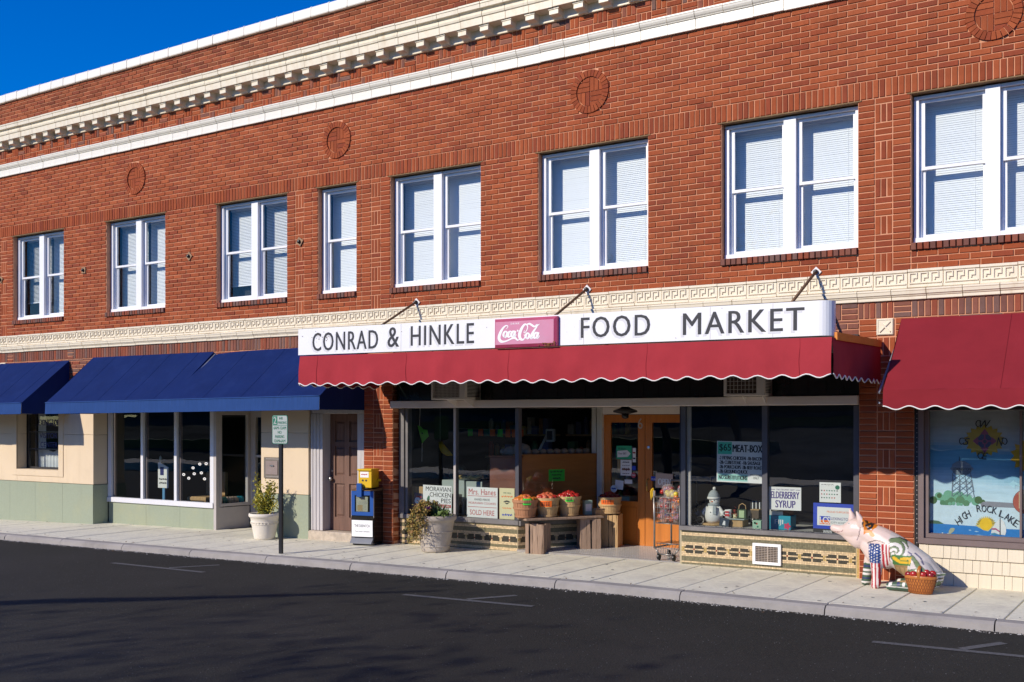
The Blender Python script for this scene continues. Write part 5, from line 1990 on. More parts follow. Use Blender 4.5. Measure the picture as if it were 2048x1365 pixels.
MT['apple_gold'] = mat('apple_gold', (.62, .22, .035), .28, var=.25, scale=4, dirt=((.50, .05, .03), 3.0, .45, .7, .9))
MT['apple_pink'] = mat('apple_pink', (.55, .12, .06), .28, var=.25, scale=4, dirt=((.60, .36, .10), 3.0, .55, .75, .8))
MT['apple_yellow'] = mat('apple_yellow', (.66, .52, .06), .3, var=.12, scale=4)
APPLE_NAMES = {'gold': 'orange-gold', 'pink': 'pinkish', 'red': 'bright red', 'dark': 'dark red'}
def basket(label, loc, r0, r1, h, m, kind, where, seed, card=None, rot=0):
    t = thing('fruit_basket', label, 'basket', loc, rot, group='round baskets of apples')
    n = 26
    rg = random.Random(seed)
    for k in range(n):
        a0, a1 = 2 * math.pi * k / n, 2 * math.pi * (k + .93) / n
        mb = MB()
        off = rg.uniform(0, .004)
        V = []
        for (rr, z) in ((r0, .0), (r0 + (r1 - r0) * .5 + .006, h * .5), (r1, h)):
            for a in (a0, a1):
                V.append(((rr + off) * math.cos(a), (rr + off) * math.sin(a), z))
            for a in (a1, a0):
                V.append(((rr + off - .005) * math.cos(a), (rr + off - .005) * math.sin(a), z))
        F = []
        for j in range(2):
            for q in range(4):
                F.append((4 * j + q, 4 * j + (q + 1) % 4, 4 * j + 4 + (q + 1) % 4, 4 * j + 4 + q))
        F += [(8, 9, 10, 11), (3, 2, 1, 0)]
        mb.raw(V, F)
        part('stave', mb, m, t)
    for (f, hw) in ((.08, .010), (.55, .012), (.95, .018)):
        rr = r0 + (r1 - r0) * f + .006 + (.005 if f == .55 else 0)
        part('hoop', MB().lathe([(rr, h * f - hw), (rr + .006, h * f - hw), (rr + .008, h * f + hw), (rr, h * f + hw)], 36, cap=False), m, t)
    part('base', MB().lathe([(r0 - .006, .004), (.001, .005)], 24, cap=False), m, t)
    # mounded fruit
    pts = []
    ra = .041
    for ring, (n_, rr, zz) in enumerate(((10, r1 - ra - .004, h + .002), (7, r1 - 2.3 * ra, h + .018), (4, .042, h + .034), (1, 0, h + .046))):
        for k in range(n_):
            a = 2 * math.pi * (k + rg.uniform(-.12, .12)) / n_ + ring
            pts.append((rr * math.cos(a), rr * math.sin(a), zz + rg.uniform(-.006, .006)))
    c, s_ = math.cos(rot), math.sin(rot)
    for q in pts:
        kd = kind if rg.random() < .85 else {'gold': 'pink', 'pink': 'red', 'red': 'dark', 'dark': 'red'}[kind]
        o = bpy.data.objects.new('apple', apple_mesh(kd, 0))
        C.objects.link(o)
        o.location = (loc[0] + q[0] * c - q[1] * s_, loc[1] + q[0] * s_ + q[1] * c, loc[2] + q[2])
        o.rotation_euler = (rg.uniform(-.8, .8), rg.uniform(-.8, .8), rg.uniform(0, 6))
        f = ra * rg.uniform(.92, 1.1)
        o.scale = (f, f, f)
        tag(o, 'apple heaped in the %s' % where, 'apple', 'apples in the %s' % where)
    if card:
        cm, a, w, hh, dz = card
        mb = MB()
        R_ = r1 + .012
        P0, P1 = [], []
        for k in range(5):
            aa = a + (k / 4 - .5) * w / R_
            x, y = R_ * math.cos(aa), R_ * math.sin(aa)
            P0.append((x * .97, y * .97, h + dz - hh)); P1.append((x, y, h + dz))
        for k in range(4):
            mb.face([P0[k], P0[k + 1], P1[k + 1], P1[k]])
        part('price_card', mb, cm, t, recalc=False)
        mk = MB()
        for i in range(3):
            zz = h + dz - hh * (.3 + .22 * i)
            for k in range(4):
                aa0 = a + (k / 4 - .5) * w * .7 / R_
                aa1 = aa0 + w * .12 / R_
                rr = R_ * 1.004
                mk.face([(rr * math.cos(aa0) * .985, rr * math.sin(aa0) * .985, zz - .006), (rr * math.cos(aa1) * .985, rr * math.sin(aa1) * .985, zz - .006), (rr * math.cos(aa1), rr * math.sin(aa1), zz + .004), (rr * math.cos(aa0), rr * math.sin(aa0), zz + .004)])
        part('price_marking', mk, 'ink', t, recalc=False, kind='stuff')
    return t
zb0 = .494
FR = math.atan2(-1, .5)
basket('reddish basket of orange-gold apples with a green card, left end of the board', (-7.73, .02, zb0), .125, .165, .235, 'redwood', 'gold', 'reddish basket at the left end of the board', 1, ('limepaper', FR + .25, .115, .085, .03))
basket('pale basket of pinkish apples with an orange card, middle of the board', (-7.545, .29, zb0), .120, .158, .255, 'basketwood', 'pink', 'pale basket in the middle of the board', 2, ('orangepaper', FR - .05, .17, .08, -.03))
basket('pale basket of bright red apples with a green card, right end of the board', (-7.365, .565, zb0), .120, .158, .265, 'basketwood', 'red', 'pale basket at the right end of the board', 3, ('limepaper', FR + .1, .115, .06, .0))
basket('single basket of dark red apples with an orange card, on the pale crate', (-7.02, 1.10, .504), .135, .155, .225, 'basketwood', 'dark', 'single basket on the pale crate', 4, ('orangepaper', FR - .2, .19, .09, .0))
# small odds and ends at the end of the board
bl_ = thing('wood_block', 'small brown wooden block at the right end of the basket board', 'wood block', (-7.10, .93, zb0), ang)
part('body', MB().bbox(-.08, .08, -.05, .05, .0, .075, .006), 'palewood', bl_)
part('cap', MB().bbox(-.07, .07, -.055, .055, .0755, .09, .004), 'greywood', bl_)
gc = thing('green_tin', 'pale green tin behind the right-hand basket on the board', 'tin', (-7.24, .86, zb0), ang)
part('body', MB().bbox(-.06, .06, -.03, .03, 0, .20, .006), mat('pale_green_tin', (.30, .42, .36), .4, var=.08), gc)
part('label', MB().box(-.045, .045, -.0315, -.0302, .05, .15), 'white', gc)

# ------------------------------------------------------------------ shopping cart with bags of fruit
ct = thing('shopping_cart', 'worn two-tier wire shopping cart full of bagged fruit by the door', 'shopping cart', (-5.70, .38, .044), R(-4))
MT['wire'] = mat('cart_wire', (.30, .28, .26), .4, metal=.7, var=.25, scale=20)
CW, CD = .36, .44
fm = MB()
for sx in (-1, 1):
    fm.tube([(sx * CW / 2, -CD / 2, .14), (sx * CW / 2, -CD / 2, .50), (sx * (CW / 2 + .01), -CD / 2, .86)], .013, 8)
    fm.tube([(sx * CW / 2, CD / 2, .14), (sx * CW / 2, CD / 2, .98)], .012, 8)
    fm.tube([(sx * CW / 2, -CD / 2, .15), (sx * CW / 2, CD / 2, .15)], .011, 8)
    fm.tube([(sx * CW / 2, -CD / 2, .16), (sx * CW / 3.6, -CD / 2 - .02, .07)], .010, 8)
fm.tube([(-CW / 3.6, -CD / 2 - .02, .075), (CW / 3.6, -CD / 2 - .02, .075)], .010, 8)
fm.tube([(-CW / 2, CD / 2, .98), (CW / 2, CD / 2, .98)], .014, 8)
part('frame', fm, 'wire', ct, smooth=True)
def wire_basket(name, z0, z1, w0, w1, y0, y1, nx, nz):
    mb = MB()
    for i in range(nx + 1):
        u = i / nx - .5
        for yy in (y0, y1):
            mb.tube([(u * w0, yy, z0), (u * w1, yy, z1)], .0028, 5)
        mb.tube([(u * w0, y0, z0), (u * w0, y1, z0)], .0028, 5)
    for j in range(nz + 1):
        t = j / nz
        ww = w0 + (w1 - w0) * t
        z = z0 + (z1 - z0) * t
        mb.tube([(-ww / 2, y0, z), (ww / 2, y0, z), (ww / 2, y1, z), (-ww / 2, y1, z), (-ww / 2, y0, z)], .0055 if j in (0, nz) else .003, 5)
    for k in range(6):
        yy = y0 + (y1 - y0) * k / 5
        for sx in (-1, 1):
            mb.tube([(sx * w0 / 2, yy, z0), (sx * w1 / 2, yy, z1)], .0028, 5)
    part(name, mb, 'wire', ct, smooth=True)
wire_basket('basket', .46, .79, .31, .36, -CD / 2, CD / 2, 10, 5)
lo = MB()
for i in range(8):
    u = i / 7 - .5
    lo.tube([(u * .22, -CD / 2 - .02, .08), (u * .32, -CD / 2 + .03, .20)], .003, 5)
    lo.tube([(u * .32, -CD / 2 + .03, .20), (u * .32, CD / 2, .20)], .003, 5)
lo.tube([(-.17, -CD / 2 + .03, .205), (.17, -CD / 2 + .03, .205)], .006, 6)
lo.tube([(-.14, -CD / 2 + .0, .15), (.14, -CD / 2 + .0, .15)], .004, 6)
part('lower_rack', lo, 'wire', ct, smooth=True)
for (x, y) in ((-.105, -CD / 2 - .02), (.105, -CD / 2 - .02), (-CW / 2, CD / 2 - .06), (CW / 2, CD / 2 - .06)):
    wh = part('wheel', MB().lathe([(.012, -.013), (.040, -.012), (.042, 0), (.040, .012), (.012, .013)], 18), 'black', ct, loc=(x, y, .042), rot=(0, R(90), 0))
    part('fork', MB().box(-.055, .0, -.016, .016, -.017, -.0145), 'wire', wh)
for sx in (-1, 1):
    part('post_plate', MB().bbox(sx * CW / 2 - .012, sx * CW / 2 + .012, -CD / 2 - .012, -CD / 2 + .012, .80, .87, .003), 'wire', ct)
# bags: clear film stretched over fruit
def film():
    m = bpy.data.materials.new('clear_film')
    m.use_nodes = True
    nt = m.node_tree
    N, L = nt.nodes, nt.links
    N.remove(N['Principled BSDF'])
    tr_ = N.new('ShaderNodeBsdfTransparent'); gl = N.new('ShaderNodeBsdfGlossy'); df = N.new('ShaderNodeBsdfDiffuse')
    gl.inputs['Roughness'].default_value = .12
    df.inputs[0].default_value = (.75, .72, .74, 1)
    a = N.new('ShaderNodeMixShader'); a.inputs[0].default_value = .16
    b = N.new('ShaderNodeMixShader'); b.inputs[0].default_value = .17
    L.new(tr_.outputs[0], a.inputs[1]); L.new(gl.outputs[0], a.inputs[2])
    L.new(a.outputs[0], b.inputs[1]); L.new(df.outputs[0], b.inputs[2])
    L.new(b.outputs[0], N['Material Output'].inputs[0])
    return m
MT['film'] = film()
rg = random.Random(31)
def fruit_bag(label, loc, kinds, sx, sy, sz, n):
    t = thing('fruit_bag', label, 'bag', loc, group='bags of fruit in the cart')
    for k in range(n):
        kd = kinds[k % len(kinds)]
        x, y, z = rg.uniform(-sx, sx) * .8, rg.uniform(-sy, sy) * .8, rg.uniform(-sz, sz) * .75
        o = link('fruit', apple_mesh(kd, 0), None, t, (x, y, z), (rg.uniform(-1, 1), rg.uniform(-1, 1), rg.uniform(0, 6)))
        o.scale = (.033,) * 3
    mb = MB()
    nu, nv = 18, 10
    base = len(mb.v)
    V = []
    for j in range(nv + 1):
        tt = math.pi * j / nv
        for i in range(nu):
            a = 2 * math.pi * i / nu
            r = (abs(math.sin(tt)) ** .6) * (1 + rg.uniform(-.07, .07))
            V.append((sx * 1.15 * r * math.cos(a), sy * 1.15 * r * math.sin(a), -sz * 1.15 * math.cos(tt) * (1 + rg.uniform(-.05, .05))))
    F = []
    for j in range(nv):
        for i in range(nu):
            F.append((j * nu + i, j * nu + (i + 1) % nu, (j + 1) * nu + (i + 1) % nu, (j + 1) * nu + i))
    mb.raw(V, F)
    part('film', mb, 'film', t, recalc=False)
    return t
cx_, cy_ = -5.70, .38
fruit_bag('bag of pinkish apples low in the wire cart, left', (cx_ - .08, cy_ - .12, .60), ['pink', 'gold', 'red'], .075, .08, .085, 14)
fruit_bag('bag of pinkish apples low in the wire cart, right', (cx_ + .08, cy_ - .12, .60), ['pink', 'red', 'gold'], .075, .08, .085, 14)
fruit_bag('bag of apples in the middle of the wire cart, left', (cx_ - .085, cy_ - .11, .755), ['pink', 'red'], .08, .08, .075, 13)
fruit_bag('bag of apples in the middle of the wire cart, right', (cx_ + .085, cy_ - .11, .755), ['pink', 'gold'], .08, .08, .075, 13)
fruit_bag('bag of yellow and green fruit on top of the wire cart', (cx_ + .01, cy_ - .11, .865), ['yellow', 'yellow', 'gold'], .10, .06, .05, 13)
fruit_bag('bag of dark red fruit on top of the wire cart, left', (cx_ - .11, cy_ + .02, .91), ['dark', 'red', 'pink'], .075, .07, .065, 11)
fruit_bag('bag of dark red fruit on top of the wire cart, right', (cx_ + .11, cy_ + .02, .91), ['dark', 'red'], .075, .07, .065, 11)
fruit_bag('bag of fruit at the back of the wire cart', (cx_, cy_ + .12, .72), ['red', 'pink'], .14, .06, .16, 22)
rb = MB()
for k in range(5):
    stroke(rb, [(-.195 + rg.uniform(-.01, .01), .90, .008), (-.20 + rg.uniform(-.02, .01), .86, .014), (-.205 + rg.uniform(-.015, .01), .80 - .012 * k, .006)], -CD / 2 - .005 * k, 4)
part('ribbon', rb, 'yellow', ct, recalc=False)
# ------------------------------------------------------------------ painted lake mural behind the right-hand window
MURAL = [
    ('bush', (0.16, 0.42, 0.28), 2, [(-2.441, 0.977), (-2.445, 0.996), (-2.457, 1.011), (-2.474, 1.019), (-2.493, 1.018), (-2.51, 1.009), (-2.522, 0.993), (-2.526, 0.974), (-2.522, 0.954), (-2.51, 0.939), (-2.493, 0.931), (-2.474, 0.932), (-2.457, 0.941), (-2.445, 0.957)]),
    ('bush', (0.16, 0.42, 0.28), 2, [(-2.337, 0.993), (-2.342, 1.016), (-2.356, 1.034), (-2.376, 1.043), (-2.399, 1.042), (-2.419, 1.031), (-2.433, 1.012), (-2.438, 0.989), (-2.433, 0.966), (-2.419, 0.948), (-2.399, 0.938), (-2.376, 0.939), (-2.356, 0.95), (-2.342, 0.969)]),
    ('bush', (0.16, 0.42, 0.28), 2, [(-2.223, 0.985), (-2.229, 1.009), (-2.243, 1.028), (-2.264, 1.038), (-2.288, 1.037), (-2.309, 1.026), (-2.324, 1.006), (-2.329, 0.981), (-2.324, 0.957), (-2.309, 0.938), (-2.288, 0.928), (-2.264, 0.929), (-2.243, 0.941), (-2.229, 0.961)]),
    ('bush', (0.16, 0.42, 0.28), 2, [(-2.144, 0.959), (-2.149, 0.982), (-2.162, 0.999), (-2.182, 1.009), (-2.204, 1.008), (-2.224, 0.997), (-2.238, 0.978), (-2.243, 0.955), (-2.238, 0.932), (-2.224, 0.914), (-2.204, 0.905), (-2.182, 0.906), (-2.162, 0.917), (-2.149, 0.936)]),
    ('bush', (0.16, 0.42, 0.28), 2, [(-2.067, 0.939), (-2.072, 0.959), (-2.084, 0.974), (-2.101, 0.983), (-2.121, 0.982), (-2.138, 0.972), (-2.15, 0.956), (-2.155, 0.935), (-2.15, 0.915), (-2.138, 0.899), (-2.121, 0.891), (-2.101, 0.891), (-2.084, 0.901), (-2.072, 0.918)]),
    ('bush', (0.16, 0.42, 0.28), 2, [(-2.282, 0.965), (-2.286, 0.988), (-2.3, 1.006), (-2.32, 1.016), (-2.343, 1.015), (-2.363, 1.004), (-2.377, 0.985), (-2.382, 0.961), (-2.377, 0.938), (-2.363, 0.92), (-2.343, 0.911), (-2.32, 0.912), (-2.3, 0.923), (-2.286, 0.942)]),
    ('bush', (0.16, 0.42, 0.28), 2, [(-2.388, 0.949), (-2.392, 0.97), (-2.404, 0.986), (-2.422, 0.994), (-2.442, 0.993), (-2.461, 0.983), (-2.473, 0.966), (-2.478, 0.946), (-2.473, 0.925), (-2.461, 0.909), (-2.442, 0.901), (-2.422, 0.901), (-2.404, 0.911), (-2.392, 0.928)]),
    ('bush', (0.05, 0.13, 0.04), 3, [(-2.5, 0.933), (-2.504, 0.951), (-2.515, 0.965), (-2.531, 0.972), (-2.549, 0.972), (-2.565, 0.963), (-2.576, 0.948), (-2.58, 0.929), (-2.576, 0.911), (-2.565, 0.897), (-2.549, 0.89), (-2.531, 0.891), (-2.515, 0.899), (-2.504, 0.914)]),
    ('bush', (0.05, 0.13, 0.04), 3, [(-2.452, 0.982), (-2.455, 0.994), (-2.462, 1.003), (-2.472, 1.008), (-2.483, 1.007), (-2.493, 1.002), (-2.501, 0.992), (-2.503, 0.98), (-2.501, 0.969), (-2.493, 0.96), (-2.483, 0.955), (-2.472, 0.955), (-2.462, 0.961), (-2.455, 0.971)]),
    ('bush', (0.05, 0.13, 0.04), 3, [(-2.046, 0.951), (-2.049, 0.969), (-2.06, 0.983), (-2.075, 0.99), (-2.092, 0.989), (-2.107, 0.981), (-2.118, 0.966), (-2.122, 0.948), (-2.118, 0.93), (-2.107, 0.917), (-2.092, 0.909), (-2.075, 0.91), (-2.06, 0.919), (-2.049, 0.933)]),
    ('bush', (0.05, 0.13, 0.04), 3, [(-2.013, 0.929), (-2.016, 0.942), (-2.023, 0.951), (-2.034, 0.957), (-2.046, 0.956), (-2.057, 0.95), (-2.065, 0.94), (-2.067, 0.927), (-2.065, 0.914), (-2.057, 0.904), (-2.046, 0.899), (-2.034, 0.9), (-2.023, 0.906), (-2.016, 0.916)]),
    ('bush', (0.09, 0.24, 0.12), 4, [(-2.315, 0.928), (-2.319, 0.946), (-2.33, 0.96), (-2.345, 0.968), (-2.363, 0.967), (-2.378, 0.958), (-2.389, 0.943), (-2.393, 0.925), (-2.389, 0.907), (-2.378, 0.893), (-2.363, 0.886), (-2.345, 0.887), (-2.33, 0.895), (-2.319, 0.91)]),
    ('bush', (0.09, 0.24, 0.12), 4, [(-2.218, 0.938), (-2.223, 0.96), (-2.236, 0.977), (-2.254, 0.986), (-2.275, 0.985), (-2.294, 0.974), (-2.307, 0.956), (-2.312, 0.934), (-2.307, 0.913), (-2.294, 0.896), (-2.275, 0.887), (-2.254, 0.888), (-2.236, 0.898), (-2.223, 0.916)]),
    ('bush', (0.09, 0.24, 0.12), 4, [(-2.171, 0.911), (-2.174, 0.926), (-2.184, 0.938), (-2.197, 0.944), (-2.211, 0.944), (-2.225, 0.936), (-2.234, 0.923), (-2.237, 0.908), (-2.234, 0.893), (-2.225, 0.881), (-2.211, 0.875), (-2.197, 0.875), (-2.184, 0.883), (-2.174, 0.895)]),
    ('bush', (0.09, 0.24, 0.12), 4, [(-2.416, 0.906), (-2.418, 0.919), (-2.426, 0.929), (-2.437, 0.935), (-2.45, 0.934), (-2.461, 0.928), (-2.469, 0.917), (-2.472, 0.904), (-2.469, 0.891), (-2.461, 0.881), (-2.45, 0.876), (-2.437, 0.876), (-2.426, 0.883), (-2.418, 0.893)]),
    ('bush', (0.09, 0.24, 0.12), 4, [(-2.365, 0.903), (-2.368, 0.918), (-2.378, 0.93), (-2.391, 0.936), (-2.406, 0.936), (-2.42, 0.928), (-2.429, 0.915), (-2.432, 0.9), (-2.429, 0.884), (-2.42, 0.872), (-2.406, 0.866), (-2.391, 0.867), (-2.378, 0.874), (-2.368, 0.887)]),
    ('bush', (0.16, 0.42, 0.28), 5, [(-2.352, 0.897), (-2.354, 0.906), (-2.359, 0.913), (-2.366, 0.916), (-2.375, 0.916), (-2.383, 0.912), (-2.388, 0.904), (-2.39, 0.896), (-2.388, 0.887), (-2.383, 0.88), (-2.375, 0.877), (-2.366, 0.877), (-2.359, 0.881), (-2.354, 0.888)]),
    ('bush', (0.16, 0.42, 0.28), 5, [(-2.313, 0.905), (-2.315, 0.913), (-2.32, 0.92), (-2.327, 0.924), (-2.336, 0.923), (-2.343, 0.919), (-2.349, 0.912), (-2.351, 0.903), (-2.349, 0.895), (-2.343, 0.888), (-2.336, 0.884), (-2.327, 0.885), (-2.32, 0.889), (-2.315, 0.896)]),
    ('bush', (0.16, 0.42, 0.28), 5, [(-2.268, 0.898), (-2.27, 0.906), (-2.275, 0.913), (-2.283, 0.917), (-2.291, 0.916), (-2.299, 0.912), (-2.304, 0.905), (-2.306, 0.896), (-2.304, 0.888), (-2.299, 0.881), (-2.291, 0.877), (-2.283, 0.878), (-2.275, 0.882), (-2.27, 0.889)]),
    ('bush', (0.16, 0.42, 0.28), 5, [(-2.238, 0.896), (-2.24, 0.903), (-2.244, 0.909), (-2.25, 0.912), (-2.257, 0.911), (-2.264, 0.908), (-2.268, 0.902), (-2.269, 0.895), (-2.268, 0.888), (-2.264, 0.882), (-2.257, 0.879), (-2.25, 0.88), (-2.244, 0.883), (-2.24, 0.889)]),
    ('lower_sky', (0.6, 0.76, 0.86), 6, [(-2.6, 0.884), (-2.332, 0.88), (-2.056, 0.881), (-1.636, 0.882), (-1.636, 0.658), (-1.788, 0.656), (-2.084, 0.669), (-2.427, 0.677), (-2.6, 0.671)]),
    ('road_strip', (0.24, 0.25, 0.3), 7, [(-2.062, 0.91), (-2.04, 0.931), (-1.997, 0.939), (-1.736, 0.932), (-1.636, 0.928), (-1.636, 0.882), (-1.757, 0.881), (-2.056, 0.883)]),
    ('far_shore', (0.06, 0.15, 0.09), 8, [(-2.6, 0.704), (-2.54, 0.713), (-2.483, 0.707), (-2.427, 0.677), (-2.6, 0.671)]),
    ('lake', (0.01, 0.2, 0.58), 9, [(-2.6, 0.671), (-2.427, 0.677), (-2.084, 0.669), (-1.788, 0.656), (-1.636, 0.657), (-1.636, 0.495), (-1.841, 0.497), (-2.111, 0.503), (-2.6, 0.5)]),
    ('ripple', (0.42, 0.66, 0.84), 11, [(-2.182, 0.625), (-2.166, 0.631), (-2.149, 0.623), (-2.166, 0.619)]),
    ('ripple', (0.42, 0.66, 0.84), 11, [(-2.125, 0.614), (-2.1, 0.62), (-2.075, 0.613), (-2.1, 0.608)]),
    ('ripple', (0.42, 0.66, 0.84), 11, [(-2.138, 0.572), (-2.084, 0.58), (-2.029, 0.575), (-2.084, 0.568)]),
    ('ripple', (0.42, 0.66, 0.84), 11, [(-2.067, 0.553), (-2.029, 0.56), (-1.991, 0.554), (-2.029, 0.548)]),
    ('ripple', (0.42, 0.66, 0.84), 11, [(-2.127, 0.531), (-2.111, 0.538), (-2.095, 0.53), (-2.111, 0.525)]),
    ('ripple', (0.42, 0.66, 0.84), 11, [(-2.086, 0.522), (-2.056, 0.529), (-2.027, 0.522), (-2.056, 0.517)]),
    ('ripple', (0.42, 0.66, 0.84), 11, [(-1.807, 0.568), (-1.772, 0.575), (-1.738, 0.569), (-1.772, 0.563)]),
    ('ripple', (0.42, 0.66, 0.84), 11, [(-1.927, 0.514), (-1.895, 0.522), (-1.863, 0.515), (-1.895, 0.509)]),
    ('ripple', (0.42, 0.66, 0.84), 11, [(-2.376, 0.516), (-2.36, 0.523), (-2.343, 0.515), (-2.36, 0.51)]),
    ('ripple', (0.42, 0.66, 0.84), 11, [(-1.97, 0.593), (-1.948, 0.6), (-1.927, 0.592), (-1.948, 0.588)]),
    ('sun_rays', (0.75, 0.58, 0.12), 10, [(-1.903, 0.678), (-1.927, 0.686), (-1.905, 0.701), (-1.931, 0.703), (-1.911, 0.723), (-1.937, 0.719), (-1.921, 0.742), (-1.946, 0.733), (-1.935, 0.759), (-1.958, 0.744), (-1.952, 0.772), (-1.972, 0.753), (-1.971, 0.781), (-1.987, 0.758), (-1.992, 0.786), (-2.004, 0.76), (-2.013, 0.786), (-2.02, 0.759), (-2.034, 0.782), (-2.036, 0.753), (-2.054, 0.773), (-2.051, 0.745), (-2.072, 0.759), (-2.064, 0.733), (-2.088, 0.743), (-2.074, 0.719), (-2.1, 0.723), (-2.082, 0.703), (-2.109, 0.701), (-2.087, 0.686), (-2.113, 0.679), (-2.089, 0.668), (-2.089, 0.665)]),
    ('sun', (0.88, 0.55, 0.01), 12, [(-1.946, 0.699), (-1.949, 0.72), (-1.957, 0.738), (-1.971, 0.752), (-1.988, 0.761), (-2.008, 0.763), (-2.027, 0.759), (-2.044, 0.748), (-2.058, 0.733), (-2.067, 0.714), (-2.07, 0.693), (-2.067, 0.672), (-2.058, 0.654), (-2.044, 0.64), (-2.027, 0.631), (-2.008, 0.629), (-1.988, 0.633), (-1.971, 0.644), (-1.957, 0.659), (-1.949, 0.679)]),
    ('sun_glitter', (0.55, 0.6, 0.3), 12, [(-2.095, 0.665), (-1.938, 0.671), (-1.986, 0.621), (-2.04, 0.636)]),
    ('sail', (0.75, 0.78, 0.78), 14, [(-1.873, 0.764), (-1.911, 0.719), (-1.946, 0.659), (-1.956, 0.612), (-1.954, 0.588), (-1.873, 0.593)]),
    ('sail', (0.8, 0.82, 0.82), 14, [(-1.863, 0.765), (-1.831, 0.729), (-1.812, 0.677), (-1.81, 0.626), (-1.82, 0.59), (-1.863, 0.594)]),
    ('sail_stripe', (0.45, 0.1, 0.22), 15, [(-1.948, 0.658), (-1.911, 0.661), (-1.873, 0.634), (-1.873, 0.616), (-1.916, 0.646), (-1.953, 0.641)]),
    ('sail_stripe', (0.06, 0.28, 0.45), 15, [(-1.955, 0.603), (-1.922, 0.611), (-1.873, 0.593), (-1.954, 0.587)]),
    ('mast', (0.08, 0.09, 0.1), 16, [(-1.871, 0.773), (-1.865, 0.773), (-1.862, 0.588), (-1.874, 0.587)]),
    ('hull', (0.62, 0.06, 0.22), 16, [(-1.959, 0.579), (-1.879, 0.57), (-1.807, 0.574), (-1.815, 0.547), (-1.863, 0.537), (-1.927, 0.543), (-1.951, 0.562)]),
    ('fish', (0.42, 0.44, 0.3), 13, [(-2.382, 0.564), (-2.379, 0.605), (-2.36, 0.636), (-2.332, 0.64), (-2.316, 0.629), (-2.332, 0.599), (-2.36, 0.577), (-2.365, 0.562)]),
    ('spray', (0.72, 0.8, 0.84), 12, [(-2.436, 0.578), (-2.439, 0.584), (-2.445, 0.585), (-2.45, 0.581), (-2.45, 0.574), (-2.445, 0.57), (-2.439, 0.572)]),
    ('spray', (0.72, 0.8, 0.84), 12, [(-2.423, 0.557), (-2.426, 0.563), (-2.432, 0.564), (-2.437, 0.56), (-2.437, 0.553), (-2.432, 0.549), (-2.426, 0.551)]),
    ('spray', (0.72, 0.8, 0.84), 12, [(-2.409, 0.563), (-2.412, 0.568), (-2.418, 0.57), (-2.423, 0.565), (-2.423, 0.558), (-2.418, 0.554), (-2.412, 0.556)]),
    ('spray', (0.72, 0.8, 0.84), 12, [(-2.396, 0.568), (-2.399, 0.574), (-2.405, 0.575), (-2.41, 0.571), (-2.41, 0.564), (-2.405, 0.56), (-2.399, 0.562)]),
    ('spray', (0.72, 0.8, 0.84), 12, [(-2.382, 0.574), (-2.385, 0.579), (-2.391, 0.581), (-2.396, 0.576), (-2.396, 0.569), (-2.391, 0.566), (-2.385, 0.567)]),
    ('spray', (0.72, 0.8, 0.84), 12, [(-2.369, 0.579), (-2.372, 0.585), (-2.378, 0.586), (-2.383, 0.582), (-2.383, 0.575), (-2.378, 0.571), (-2.372, 0.573)]),
    ('spray', (0.72, 0.8, 0.84), 12, [(-2.356, 0.558), (-2.358, 0.564), (-2.364, 0.565), (-2.369, 0.56), (-2.369, 0.554), (-2.364, 0.55), (-2.358, 0.552)]),
    ('spray', (0.72, 0.8, 0.84), 12, [(-2.342, 0.563), (-2.345, 0.569), (-2.351, 0.57), (-2.356, 0.566), (-2.356, 0.559), (-2.351, 0.555), (-2.345, 0.557)]),
    ('spray', (0.72, 0.8, 0.84), 12, [(-2.329, 0.569), (-2.332, 0.575), (-2.338, 0.576), (-2.343, 0.572), (-2.343, 0.565), (-2.338, 0.561), (-2.332, 0.563)]),
    ('tank', (0.22, 0.27, 0.33), 6, [(-2.343, 1.326), (-2.305, 1.353), (-2.267, 1.366), (-2.217, 1.362), (-2.167, 1.33), (-2.151, 1.307), (-2.349, 1.302)]),
    ('tank_rim', (0.26, 0.31, 0.36), 7, [(-2.368, 1.278), (-2.343, 1.306), (-2.155, 1.31), (-2.127, 1.281), (-2.151, 1.259), (-2.343, 1.254)]),
    ('tank_base', (0.14, 0.19, 0.25), 6, [(-2.343, 1.254), (-2.151, 1.259), (-2.161, 1.237), (-2.192, 1.216), (-2.305, 1.213), (-2.335, 1.232)]),
    ('spire', (0.05, 0.07, 0.1), 7, [(-2.275, 1.411), (-2.27, 1.411), (-2.267, 1.364), (-2.278, 1.364)]),
    ('tower_leg', (0.16, 0.21, 0.27), 7, [(-2.343, 1.232), (-2.336, 1.232), (-2.346, 1.027), (-2.352, 1.026)]),
    ('tower_leg', (0.16, 0.21, 0.27), 7, [(-2.273, 1.213), (-2.267, 1.214), (-2.273, 1.029), (-2.28, 1.029)]),
    ('tower_leg', (0.16, 0.21, 0.27), 7, [(-2.22, 1.215), (-2.214, 1.215), (-2.195, 1.032), (-2.201, 1.032)]),
    ('tower_leg', (0.16, 0.21, 0.27), 7, [(-2.164, 1.236), (-2.158, 1.237), (-2.123, 1.035), (-2.13, 1.035)]),
    ('tower_leg', (0.16, 0.21, 0.27), 7, [(-2.341, 1.158), (-2.333, 1.159), (-2.343, 0.981), (-2.351, 0.98)]),
    ('tower_leg', (0.16, 0.21, 0.27), 7, [(-2.272, 1.16), (-2.264, 1.161), (-2.261, 0.996), (-2.269, 0.995)]),
    ('tower_leg', (0.16, 0.21, 0.27), 7, [(-2.208, 1.162), (-2.2, 1.163), (-2.187, 0.987), (-2.194, 0.986)]),
    ('tower_leg', (0.16, 0.21, 0.27), 7, [(-2.159, 1.164), (-2.151, 1.164), (-2.118, 0.972), (-2.126, 0.971)]),
    ('tower_brace', (0.1, 0.14, 0.2), 8, [(-2.336, 1.211), (-2.336, 1.206), (-2.27, 1.151), (-2.27, 1.156)]),
